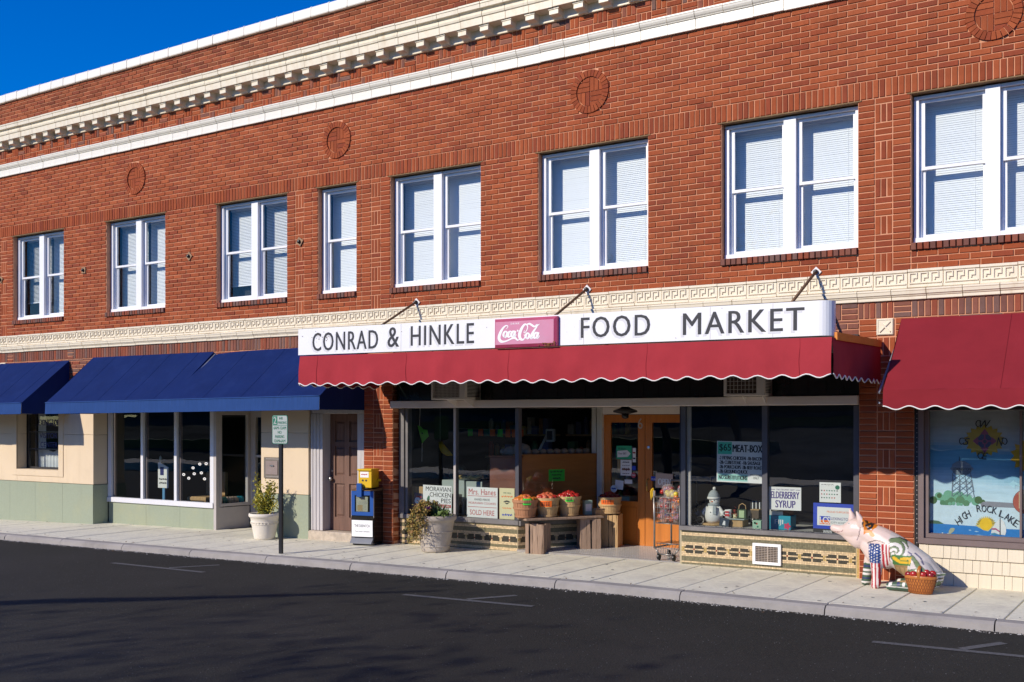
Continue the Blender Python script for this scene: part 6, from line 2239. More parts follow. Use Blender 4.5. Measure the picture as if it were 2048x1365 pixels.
    ('tower_brace', (0.1, 0.14, 0.2), 8, [(-2.336, 1.154), (-2.336, 1.149), (-2.27, 1.207), (-2.27, 1.213)]),
    ('tower_brace', (0.1, 0.14, 0.2), 8, [(-2.336, 1.154), (-2.336, 1.149), (-2.27, 1.094), (-2.27, 1.099)]),
    ('tower_brace', (0.1, 0.14, 0.2), 8, [(-2.336, 1.097), (-2.336, 1.091), (-2.27, 1.151), (-2.27, 1.156)]),
    ('tower_brace', (0.1, 0.14, 0.2), 8, [(-2.336, 1.097), (-2.336, 1.091), (-2.27, 1.037), (-2.27, 1.042)]),
    ('tower_brace', (0.1, 0.14, 0.2), 8, [(-2.336, 1.04), (-2.336, 1.034), (-2.27, 1.094), (-2.27, 1.099)]),
    ('tower_brace', (0.1, 0.14, 0.2), 8, [(-2.27, 1.213), (-2.27, 1.207), (-2.207, 1.153), (-2.207, 1.158)]),
    ('tower_brace', (0.1, 0.14, 0.2), 8, [(-2.27, 1.156), (-2.27, 1.151), (-2.207, 1.209), (-2.207, 1.215)]),
    ('tower_brace', (0.1, 0.14, 0.2), 8, [(-2.27, 1.156), (-2.27, 1.151), (-2.207, 1.096), (-2.207, 1.101)]),
    ('tower_brace', (0.1, 0.14, 0.2), 8, [(-2.27, 1.099), (-2.27, 1.094), (-2.207, 1.153), (-2.207, 1.158)]),
    ('tower_brace', (0.1, 0.14, 0.2), 8, [(-2.27, 1.099), (-2.27, 1.094), (-2.207, 1.039), (-2.207, 1.044)]),
    ('tower_brace', (0.1, 0.14, 0.2), 8, [(-2.27, 1.042), (-2.27, 1.037), (-2.207, 1.096), (-2.207, 1.101)]),
    ('tower_brace', (0.1, 0.14, 0.2), 8, [(-2.207, 1.215), (-2.207, 1.209), (-2.151, 1.154), (-2.151, 1.16)]),
    ('tower_brace', (0.1, 0.14, 0.2), 8, [(-2.207, 1.158), (-2.207, 1.153), (-2.151, 1.211), (-2.151, 1.216)]),
    ('tower_brace', (0.1, 0.14, 0.2), 8, [(-2.207, 1.158), (-2.207, 1.153), (-2.151, 1.098), (-2.151, 1.103)]),
    ('tower_brace', (0.1, 0.14, 0.2), 8, [(-2.207, 1.101), (-2.207, 1.096), (-2.151, 1.154), (-2.151, 1.16)]),
    ('tower_brace', (0.1, 0.14, 0.2), 8, [(-2.207, 1.101), (-2.207, 1.096), (-2.151, 1.041), (-2.151, 1.046)]),
    ('tower_brace', (0.1, 0.14, 0.2), 8, [(-2.207, 1.044), (-2.207, 1.039), (-2.151, 1.098), (-2.151, 1.103)]),
    ('tower_brace', (0.1, 0.14, 0.2), 8, [(-2.338, 1.155), (-2.338, 1.15), (-2.266, 1.099), (-2.266, 1.104)]),
    ('tower_brace', (0.1, 0.14, 0.2), 8, [(-2.338, 1.102), (-2.338, 1.097), (-2.266, 1.152), (-2.266, 1.157)]),
    ('tower_brace', (0.1, 0.14, 0.2), 8, [(-2.338, 1.096), (-2.338, 1.091), (-2.266, 1.04), (-2.266, 1.045)]),
    ('tower_brace', (0.1, 0.14, 0.2), 8, [(-2.338, 1.042), (-2.338, 1.038), (-2.266, 1.093), (-2.266, 1.098)]),
    ('tower_brace', (0.1, 0.14, 0.2), 8, [(-2.338, 1.036), (-2.338, 1.032), (-2.266, 0.981), (-2.266, 0.986)]),
    ('tower_brace', (0.1, 0.14, 0.2), 8, [(-2.338, 0.983), (-2.338, 0.978), (-2.266, 1.034), (-2.266, 1.039)]),
    ('tower_brace', (0.1, 0.14, 0.2), 8, [(-2.266, 1.157), (-2.266, 1.152), (-2.198, 1.101), (-2.198, 1.106)]),
    ('tower_brace', (0.1, 0.14, 0.2), 8, [(-2.266, 1.104), (-2.266, 1.099), (-2.198, 1.154), (-2.198, 1.159)]),
    ('tower_brace', (0.1, 0.14, 0.2), 8, [(-2.266, 1.098), (-2.266, 1.093), (-2.198, 1.043), (-2.198, 1.047)]),
    ('tower_brace', (0.1, 0.14, 0.2), 8, [(-2.266, 1.045), (-2.266, 1.04), (-2.198, 1.096), (-2.198, 1.1)]),
    ('tower_brace', (0.1, 0.14, 0.2), 8, [(-2.266, 1.039), (-2.266, 1.034), (-2.198, 0.984), (-2.198, 0.989)]),
    ('tower_brace', (0.1, 0.14, 0.2), 8, [(-2.266, 0.986), (-2.266, 0.981), (-2.198, 1.037), (-2.198, 1.041)]),
    ('tower_brace', (0.1, 0.14, 0.2), 8, [(-2.198, 1.159), (-2.198, 1.154), (-2.141, 1.103), (-2.141, 1.108)]),
    ('tower_brace', (0.1, 0.14, 0.2), 8, [(-2.198, 1.106), (-2.198, 1.101), (-2.141, 1.156), (-2.141, 1.161)]),
    ('tower_brace', (0.1, 0.14, 0.2), 8, [(-2.198, 1.1), (-2.198, 1.096), (-2.141, 1.045), (-2.141, 1.049)]),
    ('tower_brace', (0.1, 0.14, 0.2), 8, [(-2.198, 1.047), (-2.198, 1.043), (-2.141, 1.097), (-2.141, 1.102)]),
    ('tower_brace', (0.1, 0.14, 0.2), 8, [(-2.198, 1.041), (-2.198, 1.037), (-2.141, 0.986), (-2.141, 0.991)]),
    ('tower_brace', (0.1, 0.14, 0.2), 8, [(-2.198, 0.989), (-2.198, 0.984), (-2.141, 1.039), (-2.141, 1.044)]),
    ('compass_glow', (0.44, 0.31, 0.03), 4, [(-1.86, 1.586), (-1.823, 1.616), (-1.87, 1.632), (-1.847, 1.67), (-1.898, 1.673), (-1.893, 1.715), (-1.942, 1.703), (-1.954, 1.744), (-1.996, 1.719), (-2.025, 1.755), (-2.054, 1.719), (-2.096, 1.744), (-2.108, 1.702), (-2.158, 1.714), (-2.153, 1.671), (-2.205, 1.668), (-2.182, 1.63), (-2.23, 1.612), (-2.192, 1.582), (-2.23, 1.552), (-2.182, 1.535), (-2.205, 1.496), (-2.153, 1.494), (-2.158, 1.452), (-2.108, 1.464), (-2.096, 1.423), (-2.054, 1.449), (-2.025, 1.414), (-1.996, 1.45), (-1.954, 1.425), (-1.942, 1.467), (-1.893, 1.456), (-1.898, 1.498), (-1.847, 1.502), (-1.87, 1.539), (-1.823, 1.557)]),
    ('compass_blue', (0.035, 0.05, 0.16), 5, [(-1.95, 1.582), (-1.953, 1.606), (-1.963, 1.627), (-1.979, 1.644), (-1.999, 1.655), (-2.022, 1.659), (-2.044, 1.655), (-2.064, 1.644), (-2.08, 1.626), (-2.091, 1.604), (-2.094, 1.58), (-2.091, 1.556), (-2.08, 1.534), (-2.064, 1.517), (-2.044, 1.506), (-2.022, 1.503), (-1.999, 1.507), (-1.979, 1.518), (-1.963, 1.536), (-1.953, 1.558)]),
    ('compass_arm', (0.28, 0.06, 0.16), 6, [(-2.001, 1.588), (-1.953, 1.588), (-1.953, 1.626), (-1.901, 1.581), (-1.953, 1.534), (-1.953, 1.572), (-2.001, 1.572)]),
    ('compass_arm', (0.28, 0.06, 0.16), 6, [(-2.038, 1.571), (-2.088, 1.571), (-2.088, 1.532), (-2.14, 1.578), (-2.088, 1.625), (-2.088, 1.587), (-2.038, 1.587)]),
    ('compass_arm', (0.28, 0.06, 0.16), 6, [(-2.013, 1.56), (-2.013, 1.507), (-1.977, 1.507), (-2.02, 1.451), (-2.063, 1.506), (-2.027, 1.507), (-2.027, 1.56)]),
    ('compass_arm', (0.28, 0.06, 0.16), 6, [(-2.027, 1.599), (-2.027, 1.652), (-2.063, 1.652), (-2.02, 1.709), (-1.977, 1.653), (-2.013, 1.652), (-2.013, 1.6)]),
    ('compass_hub', (0.28, 0.06, 0.16), 7, [(-1.989, 1.575), (-1.991, 1.587), (-1.998, 1.597), (-2.007, 1.604), (-2.019, 1.606), (-2.03, 1.604), (-2.04, 1.597), (-2.046, 1.586), (-2.048, 1.574), (-2.046, 1.562), (-2.04, 1.552), (-2.03, 1.545), (-2.019, 1.543), (-2.007, 1.545), (-1.998, 1.552), (-1.991, 1.563)]),
    ('compass_hub', (0.05, 0.05, 0.1), 8, [(-2.001, 1.575), (-2.003, 1.583), (-2.008, 1.589), (-2.015, 1.592), (-2.022, 1.592), (-2.029, 1.589), (-2.034, 1.582), (-2.036, 1.574), (-2.034, 1.566), (-2.029, 1.56), (-2.022, 1.556), (-2.015, 1.556), (-2.008, 1.56), (-2.003, 1.566)]),
    ('starburst', (0.62, 0.36, 0.01), 4, [(-1.498, 1.432), (-1.463, 1.477), (-1.514, 1.496), (-1.503, 1.555), (-1.557, 1.543), (-1.574, 1.599), (-1.615, 1.559), (-1.657, 1.598), (-1.675, 1.541), (-1.729, 1.552), (-1.718, 1.493), (-1.771, 1.472), (-1.734, 1.427), (-1.771, 1.381), (-1.718, 1.362), (-1.729, 1.303), (-1.675, 1.316), (-1.657, 1.259), (-1.615, 1.3), (-1.574, 1.261), (-1.557, 1.319), (-1.503, 1.308), (-1.514, 1.367), (-1.463, 1.387)]),
    ('arrow', (0.4, 0.68, 0.82), 10, [(-1.788, 1.129), (-1.736, 1.174), (-1.728, 1.154), (-1.636, 1.117), (-1.636, 1.071), (-1.673, 1.104), (-1.725, 1.125), (-1.726, 1.082)]),
    ('roundel', (0.42, 0.09, 0.06), 9, [(-1.519, 0.955), (-1.523, 0.987), (-1.534, 1.016), (-1.552, 1.041), (-1.575, 1.059), (-1.602, 1.071), (-1.631, 1.074), (-1.66, 1.069), (-1.687, 1.055), (-1.71, 1.035), (-1.728, 1.009), (-1.74, 0.978), (-1.743, 0.946), (-1.74, 0.914), (-1.728, 0.885), (-1.71, 0.86), (-1.687, 0.841), (-1.66, 0.83), (-1.631, 0.828), (-1.602, 0.833), (-1.575, 0.847), (-1.552, 0.867), (-1.534, 0.893), (-1.523, 0.923)]),
    ('roundel_edge', (0.1, 0.05, 0.05), 8, [(-1.516, 0.955), (-1.52, 0.988), (-1.531, 1.018), (-1.549, 1.044), (-1.573, 1.063), (-1.601, 1.075), (-1.631, 1.078), (-1.661, 1.072), (-1.689, 1.059), (-1.713, 1.038), (-1.731, 1.01), (-1.743, 0.979), (-1.747, 0.946), (-1.743, 0.913), (-1.731, 0.883), (-1.713, 0.857), (-1.689, 0.838), (-1.661, 0.827), (-1.631, 0.824), (-1.601, 0.829), (-1.573, 0.843), (-1.549, 0.865), (-1.531, 0.892), (-1.52, 0.923)]),
    ('roundel_house', (0.66, 0.5, 0.28), 10, [(-1.688, 1.046), (-1.636, 1.077), (-1.636, 0.867), (-1.688, 0.879)]),
]
mu = thing('lake_mural', 'bright painted lake mural with water tower, sailboat and compass behind the right window', 'mural', (-2.6, .135, .55))
def paint(name, col):
    k = 'paint_%s_%02d%02d%02d' % (name.split('_')[0], int(col[0] * 99), int(col[1] * 99), int(col[2] * 99))
    return bpy.data.materials.get(k) or mat(k, col, .6, var=.10, scale=14)
bgm = MB()
def skycol(z):
    tab = [(.55, (.60, .76, .86)), (.90, (.60, .77, .87)), (1.12, (.46, .68, .83)), (1.25, (.16, .42, .62)), (1.46, (.10, .33, .54)), (1.52, (.30, .42, .52)), (1.70, (.42, .46, .50)), (1.92, (.46, .45, .43))]
    for (a, ca), (b, cb) in zip(tab, tab[1:]):
        if z <= b:
            t = (z - a) / (b - a)
            return tuple(p + (q - p) * t for p, q in zip(ca, cb))
    return tab[-1][1]
for i in range(40):
    for j in range(46):
        x0, x1 = -2.61 + i * .06, -2.61 + (i + 1) * .06
        z0, z1 = .54 + j * .03, .54 + (j + 1) * .03
        c = skycol((z0 + z1) / 2 + .05 * math.sin(x0 * 3.1) + rnd.uniform(-.008, .008))
        f = 1 + .06 * math.sin(x0 * 9 + z0 * 31) * math.sin(z0 * 60)
        bgm.face([(x0 + 2.6, 0, z0 - .55), (x1 + 2.6, 0, z0 - .55), (x1 + 2.6, 0, z1 - .55), (x0 + 2.6, 0, z1 - .55)], tuple(v * f for v in c))
part('sky_ground', bgm, mat('mural_paint', (.5, .6, .7), .6, attr='col', var=.06, scale=8), mu, recalc=False)
bpan = MB().box(0, 2.4, .002, .012, 0, 1.36)
part('panel', bpan, 'greytrim', mu)
for mi_, (name, col, lay, pts) in enumerate(MURAL):
    mb = MB()
    q = [(x + 2.6, -.0006 * lay - .00003 * (mi_ % 18), z - .55) for x, z in pts if True]
    if len(q) > 4:
        cx_ = sum(p[0] for p in q) / len(q); cz_ = sum(p[2] for p in q) / len(q)
        for k in range(len(q)):
            a, b = q[k], q[(k + 1) % len(q)]
            if name in ('lower_sky', 'lake', 'road_strip', 'arrow', 'far_shore'):
                break
            mb.face([(cx_, q[0][1], cz_), a, b])
        else:
            part(name, mb, paint(name, col), mu, recalc=False)
            continue
    mb = MB()
    mb.face(q)
    part(name, mb, paint(name, col), mu, recalc=False)
ARC = [(-2.282, .711), (-2.259, .739), (-2.221, .776), (-2.188, .798), None, (-2.078, .862), (-2.027, .862), (-1.975, .858), (-1.922, .846), None, (-1.852, .814), (-1.799, .785), (-1.757, .755), (-1.714, .723)]
for ch, p in zip('HIGH ROCK LAKE', ARC):
    if p is None:
        continue
    x, z = p[0] + 2.6, p[1] - .55
    slope = (-2.0 - p[0]) * 1.9
    a = max(-.75, min(.8, slope))
    w, h = (.012 if ch == 'I' else .046), .074
    def rot_(px, py, pz, x=x, z=z, a=a):
        return (x + px * math.cos(a) - pz * math.sin(a), py, z + px * math.sin(a) + pz * math.cos(a))
    part('lettering', text_mb(MB(), ch, -w / 2, w / 2, -h / 2, h / 2, -.0125, .015, fn=rot_), 'ink', mu, recalc=False)
for ch, (x0, z1, x1, z0) in {'W': (-2.07, 1.80, -1.96, 1.72), 'S': (-2.235, 1.61, -2.165, 1.535), 'N': (-1.905, 1.62, -1.835, 1.53), 'E': (-2.05, 1.455, -1.985, 1.385)}.items():
    lettering(mu, ch, x0 + 2.6, x1 + 2.6, z0 - .55, z1 - .55, -.0125, 'ink', .01, shear=.3)
    fl_ = MB()
    sx = -1 if ch in 'WSE' else 1
    cx_, cz_ = ((x0 if sx < 0 else x1) + 2.6), (z0 + z1) / 2 - .55
    stroke(fl_, [(cx_ + .02 * -sx, cz_ + .03, .006), (cx_ + .02 * sx, cz_ + .035, .009), (cx_ + .035 * sx, cz_, .010), (cx_ + .015 * sx, cz_ - .03, .008), (cx_ - .01 * sx, cz_ - .01, .005)], -.0145, 6)
    part('flourish', fl_, 'ink', mu, recalc=False)
lettering(mu, 'LEXINGTON', -2.335 + 2.6, -2.155 + 2.6, 1.262 - .55, 1.290 - .55, -.0128, 'ink', .01)

# ------------------------------------------------------------------ posters and signs behind the market glass
MT['red_ink'] = bpy.data.materials['red_ink']
MT['purple_ink'] = mat('purple_ink', (.06, .03, .22), .6, var=0)
MT['blue_print'] = mat('blue_print', (.02, .06, .50), .5, var=.04)
MT['redbrown'] = mat('scuffed_red_brown', (.17, .055, .028), .5, var=.3, scale=5, dirt=((.42, .25, .17), 9, .64, .85, .5))
MT['card'] = mat('white_card', (.80, .80, .78), .6, var=.03)
MT['cream_card'] = mat('cream_card', (.78, .70, .42), .6, var=.04)
def poster(label, x0, x1, z0, z1, y, m='card', t=.006, cat='poster', tilt=0., lean=0.):
    p = thing('poster', label, cat, ((x0 + x1) / 2, y, z0))
    p.rotation_euler = (lean, tilt, 0)
    W, H = x1 - x0, z1 - z0
    part('board', MB().box(-W / 2, W / 2, 0, t, 0, H), m, p)
    return p, W, H
def words(p, W, H, rows, y=-.0012):
    """rows: text, x0, x1, z0, z1 as fractions, material, bold"""
    for s, a, b, c, d, m, bold in rows:
        lettering(p, s, (a - .5) * W, (b - .5) * W, c * H, d * H, y, m, bold)
GY = LY + .045
p, W, H = poster('white poster reading Moravian chicken pies at the left of the market window', -9.60, -9.085, .437, .862, GY, tilt=R(.6))
words(p, W, H, [('MORAVIAN', .10, .97, .80, .95, 'ink', .01), ('CHICKEN', .24, .97, .61, .76, 'ink', .01), ('PIES', .64, .97, .42, .57, 'ink', .01)])
part('red_bar', MB().box(-.16 * W, .48 * W, -.0014, -.0004, .265 * H, .365 * H), 'red_ink', p)
words(p, W, H, [('SOLD HERE', .36, .95, .285, .345, 'card', .01), ('~', .45, .95, .15, .19, 'ink', .0), ('~', .55, .95, .08, .12, 'ink', .0)], -.0024)
hb = MB()
stroke(hb, [(-.40 * W, .10 * H, .012), (-.36 * W, .22 * H, .02), (-.40 * W, .34 * H, .01)], -.0012)
part('herb_sprig', hb, mat('herb_green', (.05, .16, .09), .6, var=0), p, recalc=False)
hb = MB()
stroke(hb, [(-.33 * W, .40 * H, .008), (-.31 * W, .52 * H, .05), (-.28 * W, .64 * H, .02)], -.0012)
part('herb_leaf', hb, bpy.data.materials['herb_green'], p, recalc=False)
p, W, H = poster('white poster for hand-made Moravian cookies with red script heading', -8.815, -8.295, .437, .862, GY, tilt=R(.3))
words(p, W, H, [('Mrs. Hanes', .06, .94, .75, .94, 'red_ink', .005), ('HAND-MADE', .25, .75, .56, .63, 'ink', .0), ('MORAVIAN COOKIES', .06, .95, .44, .51, 'red_ink', .0), ('SOLD HERE', .10, .90, .08, .25, 'red_ink', .005)])
for f in (.70, .34):
    part('rule', MB().box(-.47 * W, .47 * W, -.0014, -.0004, f * H, f * H + .006), 'red_ink', p)
p, W, H = poster('narrow cream poster headed We Sell beside the dark corner post', -8.262, -8.015, .437, .864, GY, 'cream_card')
words(p, W, H, [('WE SELL', .25, .80, .82, .87, bpy.data.materials['herb_green'], .01), ('~', .15, .90, .70, .76, 'orangepaper', .0), ('~', .2, .8, .33, .38, 'orangepaper', .0), ('~', .2, .85, .10, .18, 'blue_print', .0)])
em = MB()
stroke(em, [(-.22 * W, .55 * H, .01), (0, .58 * H, .022), (.22 * W, .55 * H, .01)], -.0012); stroke(em, [(-.12 * W, .53 * H, .01), (0, .50 * H, .016), (.12 * W, .53 * H, .01)], -.0014)
part('emblem', em, 'ink', p, recalc=False)
# right window
GR = RY + .045
p, W, H = poster('handwritten sixty-five dollar meat box poster with mint green corner', -5.05, -4.455, 1.05, 1.545, GR, tilt=R(.8))
MT['mint'] = mat('mint_paper', (.08, .58, .40), .6, var=.05)
part('price_patch', MB().box(-.48 * W, -.18 * W, -.0012, -.0004, .68 * H, .985 * H), 'mint', p)
part('mint_strip', MB().box(-.48 * W, .16 * W, -.0012, -.0004, .03 * H, .20 * H), mat('pale_mint', (.38, .72, .64), .6, var=.05), p)
words(p, W, H, [('$65', .05, .30, .74, .93, 'ink', .02), ('MEAT-BOX', .34, .96, .74, .92, 'ink', .05), ('-2 FRYING CHICKEN -1lb BACON', .05, .97, .548, .635, 'ink', .06), ('-2lb CUBESTEAK -1lb SAUSAGE', .05, .93, .44, .525, 'ink', .06), ('-2lb PORKCHOPS -2lb BEEF ROAST', .05, .98, .33, .415, 'ink', .06), ('-2lb GROUND CHUCK', .05, .66, .22, .305, 'ink', .06), ('NO SUBSTITUTIONS', .05, .65, .065, .165, 'ink', .06), ('PREORDER', .72, .96, .17, .22, 'ink', .0), ('ONLY', .78, .90, .10, .15, 'ink', .0)], -.0020)
p, W, H = poster('white poster with bold purple Elderberry Syrup lettering', -4.388, -4.005, .745, 1.015, GR)
words(p, W, H, [('THE ORGANIC NEST', .22, .80, .855, .915, 'purple_ink', .01), ('ELDERBERRY', .06, .94, .50, .80, 'purple_ink', .035), ('SYRUP', .20, .82, .10, .42, 'purple_ink', .035)])
for a, b in ((.03, .18), (.83, .97)):
    part('rule', MB().box((a - .5) * W, (b - .5) * W, -.0012, -.0004, .875 * H, .895 * H), 'purple_ink', p)
p, W, H = poster('small white activity sheet with a green dot high in the right window', -3.79, -3.545, .858, 1.086, GR)
words(p, W, H, [('~', .08, .68, .86, .91, 'ink', .0)])
gd = MB(); gd.lathe([(.026, 0), (.025, .001), (.0, .0012)], 16)
part('green_dot', gd, 'signgreen', p, loc=(.34 * W, -.0004, .76 * H), rot=(R(90), 0, 0))
for i in range(7):
    for j in range(3):
        if i == 6 and j == 0: continue
        x, z = -.42 * W + i * .12 * W, (.2 + j * .18) * H
        part('picture', MB().box(x, x + .013, -.0012, -.0004, z, z + .013), rnd.choice(['ink', 'signgreen', 'red_ink']), p)
p, W, H = poster('blue-bordered school supporter sign at the right of the market window, behind the pig', -3.865, -3.395, .49, .845, GR, 'blue_print', tilt=R(.5))
part('white_field', MB().box(-.40 * W, .42 * W, -.0014, -.0004, .28 * H, .88 * H), 'card', p)
part('footer', MB().box(-.5 * W, .5 * W, -.0016, -.0004, .0, .17 * H), 'darkmetal', p)
words(p, W, H, [('PROUD SUPPORTER', .34, .90, .70, .76, 'orangepaper', .0), ('LEXINGTON', .44, .92, .47, .56, 'purple_ink', .01), ('CITY SCHOOLS', .44, .92, .36, .42, 'ink', .0), ('WWW.', .25, .48, .03, .13, 'card', .02)], -.0024)
part('logo_block', MB().box(-.34 * W, -.08 * W, -.0020, -.0013, .46 * H, .58 * H), 'blue_print', p)
part('logo_block', MB().box(-.34 * W, -.08 * W, -.0020, -.0013, .32 * H, .455 * H), 'orangepaper', p)
words(p, W, H, [('LCS', .17, .41, .34, .56, 'card', .03)], -.0028)
# cards in the left window and on the door
def note(label, x0, x1, z0, z1, y, m, rz=0., txt=None, cat='note', ty=0.):
    p = thing('note', label, cat, ((x0 + x1) / 2, y, (z0 + z1) / 2), rz)
    p.rotation_euler = (0, ty, rz)
    W, H = x1 - x0, z1 - z0
    part('sheet', MB().box(-W / 2, W / 2, 0, .002, -H / 2, H / 2), m, p)
    if txt:
        for k, (s, a, b, c, d, mm) in enumerate(txt):
            lettering(p, s, (a - .5) * W, (b - .5) * W, (c - .5) * H, (d - .5) * H, -.0012, mm, 0.)
    return p
spl = math.atan2(1.21, .68)          # direction of the slanting entrance window
note('lime green price note on the brown board behind the slanting window', -.13 - 7.70, .13 - 7.70, .945, 1.112, .80, 'limepaper', spl, [('~', .12, .88, .72, .9, 'ink'), ('~', .2, .8, .45, .62, 'ink'), ('~', .25, .75, .15, .35, 'ink')])
note('small orange note low behind the slanting window', -8.03, -7.955, .755, .895, .33, 'orangepaper', spl)
zc = .036
for i, (x, m, c) in enumerate(((-10.19, 'orangepaper', 'orange'), (-9.68, 'limepaper', 'green'), (-9.48, 'orangepaper', 'red'), (-9.37, 'signgreen', 'dark green'), (-9.26, 'orangepaper', 'red'), (-9.12, 'limepaper', 'green'), (-8.98, 'orangepaper', 'red'), (-8.86, 'orangepaper', 'red'), (-8.74, 'orangepaper', 'red'))):
    note('%s price tag, %s from the left in the row across the shop interior' % (c, ['first', 'second', 'third', 'fourth', 'fifth', 'sixth', 'seventh', 'eighth', 'ninth'][i]), x - .046, x + .046, 1.56 - rnd.random() * .02, 1.66, 1.5, m, 0, None, 'price tag', rnd.uniform(-.05, .05))
solo('tag_line', MB().tube([(-10.0, 1.503, 1.672), (-9.3, 1.503, 1.661), (-8.4, 1.503, 1.672)], .003, 5), 'greytrim', 'thin cord carrying the row of price tags in the shop interior', 'cord')
tg = thing('green_arrow_card', 'large lime green cut-out card hanging at the left of the market window', 'card', (-9.905, .55, 1.60))
tg.rotation_euler = (0, R(-18), 0)
part('sheet', MB().prism([(-.03, -.14), (.12, -.08), (.12, .02), (.05, .05), (.02, .11), (-.03, .14)], 0, .004), mat('lime_plastic', (.16, .62, .06), .5, var=.04), tg)
part('hole', MB().lathe([(.012, 0), (.0, .001)], 12), 'ink', tg, loc=(.02, -.0005, .0), rot=(R(90), 0, 0))
for k, (a, b) in enumerate((((-.03, -.14), (-.12, -.40)), ((.0, .12), (.11, .41)))):
    part('cord', MB().tube([(a[0], .002, a[1]), (b[0], .002, b[1])], .004, 5), 'whitepaint', tg)
DG = DY - .004
note('green and white welcome sign with an arrow on the left orange door', -7.07, -6.83, 1.252, 1.44, DG, mat('door_green', (.03, .42, .20), .6, var=.05), 0, None, 'sign')
ar = thing('arrow_label', 'white arrow label on the green door sign', 'label', (-6.95, DG - .003, 1.33))
part('sheet', MB().prism([(-.105, -.055), (.06, -.045), (.105, .0), (.05, .05), (-.105, .035)], 0, .0015), 'card', ar)
lettering(ar, 'Your EBT', -.09, .04, -.012, .014, -.0012, 'ink', .01)
lettering(ar, 'We Welcome', -.09, .03, .058, .080, -.0012, 'ink', .01)
note('white flyer with small pictures on the left orange door', -7.005, -6.83, 1.02, 1.242, DG, 'card', 0, [('~', .2, .8, .8, .9, 'ink'), ('~', .15, .85, .62, .68, 'ink'), ('~', .15, .85, .3, .5, 'redbrown'), ('~', .2, .8, .1, .17, 'ink')], 'flyer')
note('narrow strip of stickers beside the green door sign', -6.815, -6.765, 1.21, 1.41, DG, 'card', 0, [('~', .2, .8, .6, .75, 'red_ink'), ('~', .2, .8, .2, .35, 'ink')], 'sticker')
note('brown cardboard square behind the door flyer', -7.08, -6.99, 1.06, 1.25, DY + .045, 'palewood')
note('blue sticker beside the door flyer', -6.825, -6.765, 1.10, 1.16, DG - .001, 'blue_print', 0, None, 'sticker')
note('small blank white card low on the left orange door', -6.95, -6.83, .905, .965, DY + .012, 'card')
note('tilted white paper low on the left orange door', -7.10, -6.97, .82, .95, DY + .012, 'card', 0, None, 'note', .1)
def disc(label, x, z, r, m, txt):
    p = thing('round_sticker', label, 'sticker', (x, DG - .002, z))
    part('sheet', MB().lathe([(r, 0), (r * .98, .0012), (.0, .0014)], 20), m, p, rot=(R(90), 0, 0))
    lettering(p, txt, -r * .6, r * .6, -r * .3, r * .3, -.0025, 'card' if m != 'card' else 'blue_print', .01)
disc('round red sticker on the left orange door', -6.80, 1.03, .038, mat('stop_red', (.55, .10, .12), .5, var=0), '~')
disc('round white and blue sticker low on the left orange door', -7.11, .83, .052, 'card', '~')
op = note('hanging pale wooden open sign on the right orange door', -6.46, -6.20, .865, 1.065, DG - .004, mat('open_board', (.55, .42, .34), .6, var=.08), 0, None, 'open sign', .03)
lettering(op, 'OPEN', -.09, .10, -.06, .03, -.0015, 'card', .06)
note('small blue push sticker on the right orange door', -6.53, -6.44, .96, 1.02, DG, 'blue_print', 0, [('PUSH', .1, .9, .15, .55, 'card')], 'sticker')

# ------------------------------------------------------------------ goods inside the windows
def crop_thing(name, label, cat, loc, rz=0., group=None):
    return thing(name, label, cat, loc, rz, group)
t = thing('slatted_box', 'orange slatted wooden box at the far left of the market window', 'box', (-9.74, .34, .426))
for k in range(3):
    part('slat', MB().bbox(-.20 + k * .135, -.20 + k * .135 + .13, -.012, .0, 0, .40, .003), 'palewood', t)
part('back', MB().box(-.19, .19, .0, .10, 0, .39), 'palewood', t)
t = thing('snowman_card', 'tall dark card with a white snowman face leaning in the market window', 'card', (-9.74, GY + .02, .428))
t.rotation_euler = (R(-6), R(4), 0)
part('board', MB().box(-.075, .075, 0, .006, 0, .31), mat('dark_violet_card', (.05, .045, .10), .6, var=.2), t)
part('face', MB().prism([(.055 * math.cos(a) , .20 + .05 * math.sin(a)) for a in [k * .4488 for k in range(14)]], -.0018, -.0004), 'card', t)
part('body', MB().prism([(.02 * math.cos(a), .10 + .035 * math.sin(a)) for a in [k * .4488 for k in range(14)]], -.0018, -.0004), 'card', t)
part('cap', MB().box(-.03, .06, -.0022, -.0005, .245, .27), 'red_ink', t)
part('scarf', MB().box(-.045, .03, -.0024, -.0005, .135, .15), 'red_ink', t)
part('nose', MB().prism([(-.02, .195), (.015, .20), (-.01, .21)], -.003, -.0019), 'orangepaper', t)
t = thing('handle_basket', 'small split-wood basket with a loop handle beside the snowman card', 'basket', (-9.62, .42, .426))
part('body', MB().lathe([(.06, 0), (.085, .11), (.08, .115), (.055, .01)], 20, cap=False), 'palewood', t)
part('rim', MB().lathe([(.086, .10), (.09, .115), (.082, .12)], 20, cap=False), 'palewood', t)
part('handle', MB().tube([(-.08, 0, .11), (-.07, 0, .22), (0, 0, .28), (.07, 0, .22), (.08, 0, .11)], .006, 6), 'palewood', t)
t = thing('grey_cabinet', 'pale grey-green cabinet with a dark opening behind the posters', 'cabinet', (-9.10, .62, .426))
MT['greengrey'] = mat('grey_green_paint', (.36, .42, .39), .5, var=.06)
part('case', MB().bbox(-.38, .02, -.12, .3, 0, .50, .006), 'greengrey', t)
part('case', MB().bbox(.04, .32, -.10, .3, 0, .49, .006), 'greengrey', t)
part('opening', MB().box(-.20, -.02, -.124, -.1205, .02, .30), 'darkmetal', t)
t = thing('ginger_roots', 'knobbly yellow roots lying on top of the grey cabinet', 'roots', (-9.06, .60, .93))
mr = mat('root', (.58, .40, .14), .7, var=.2, scale=20)
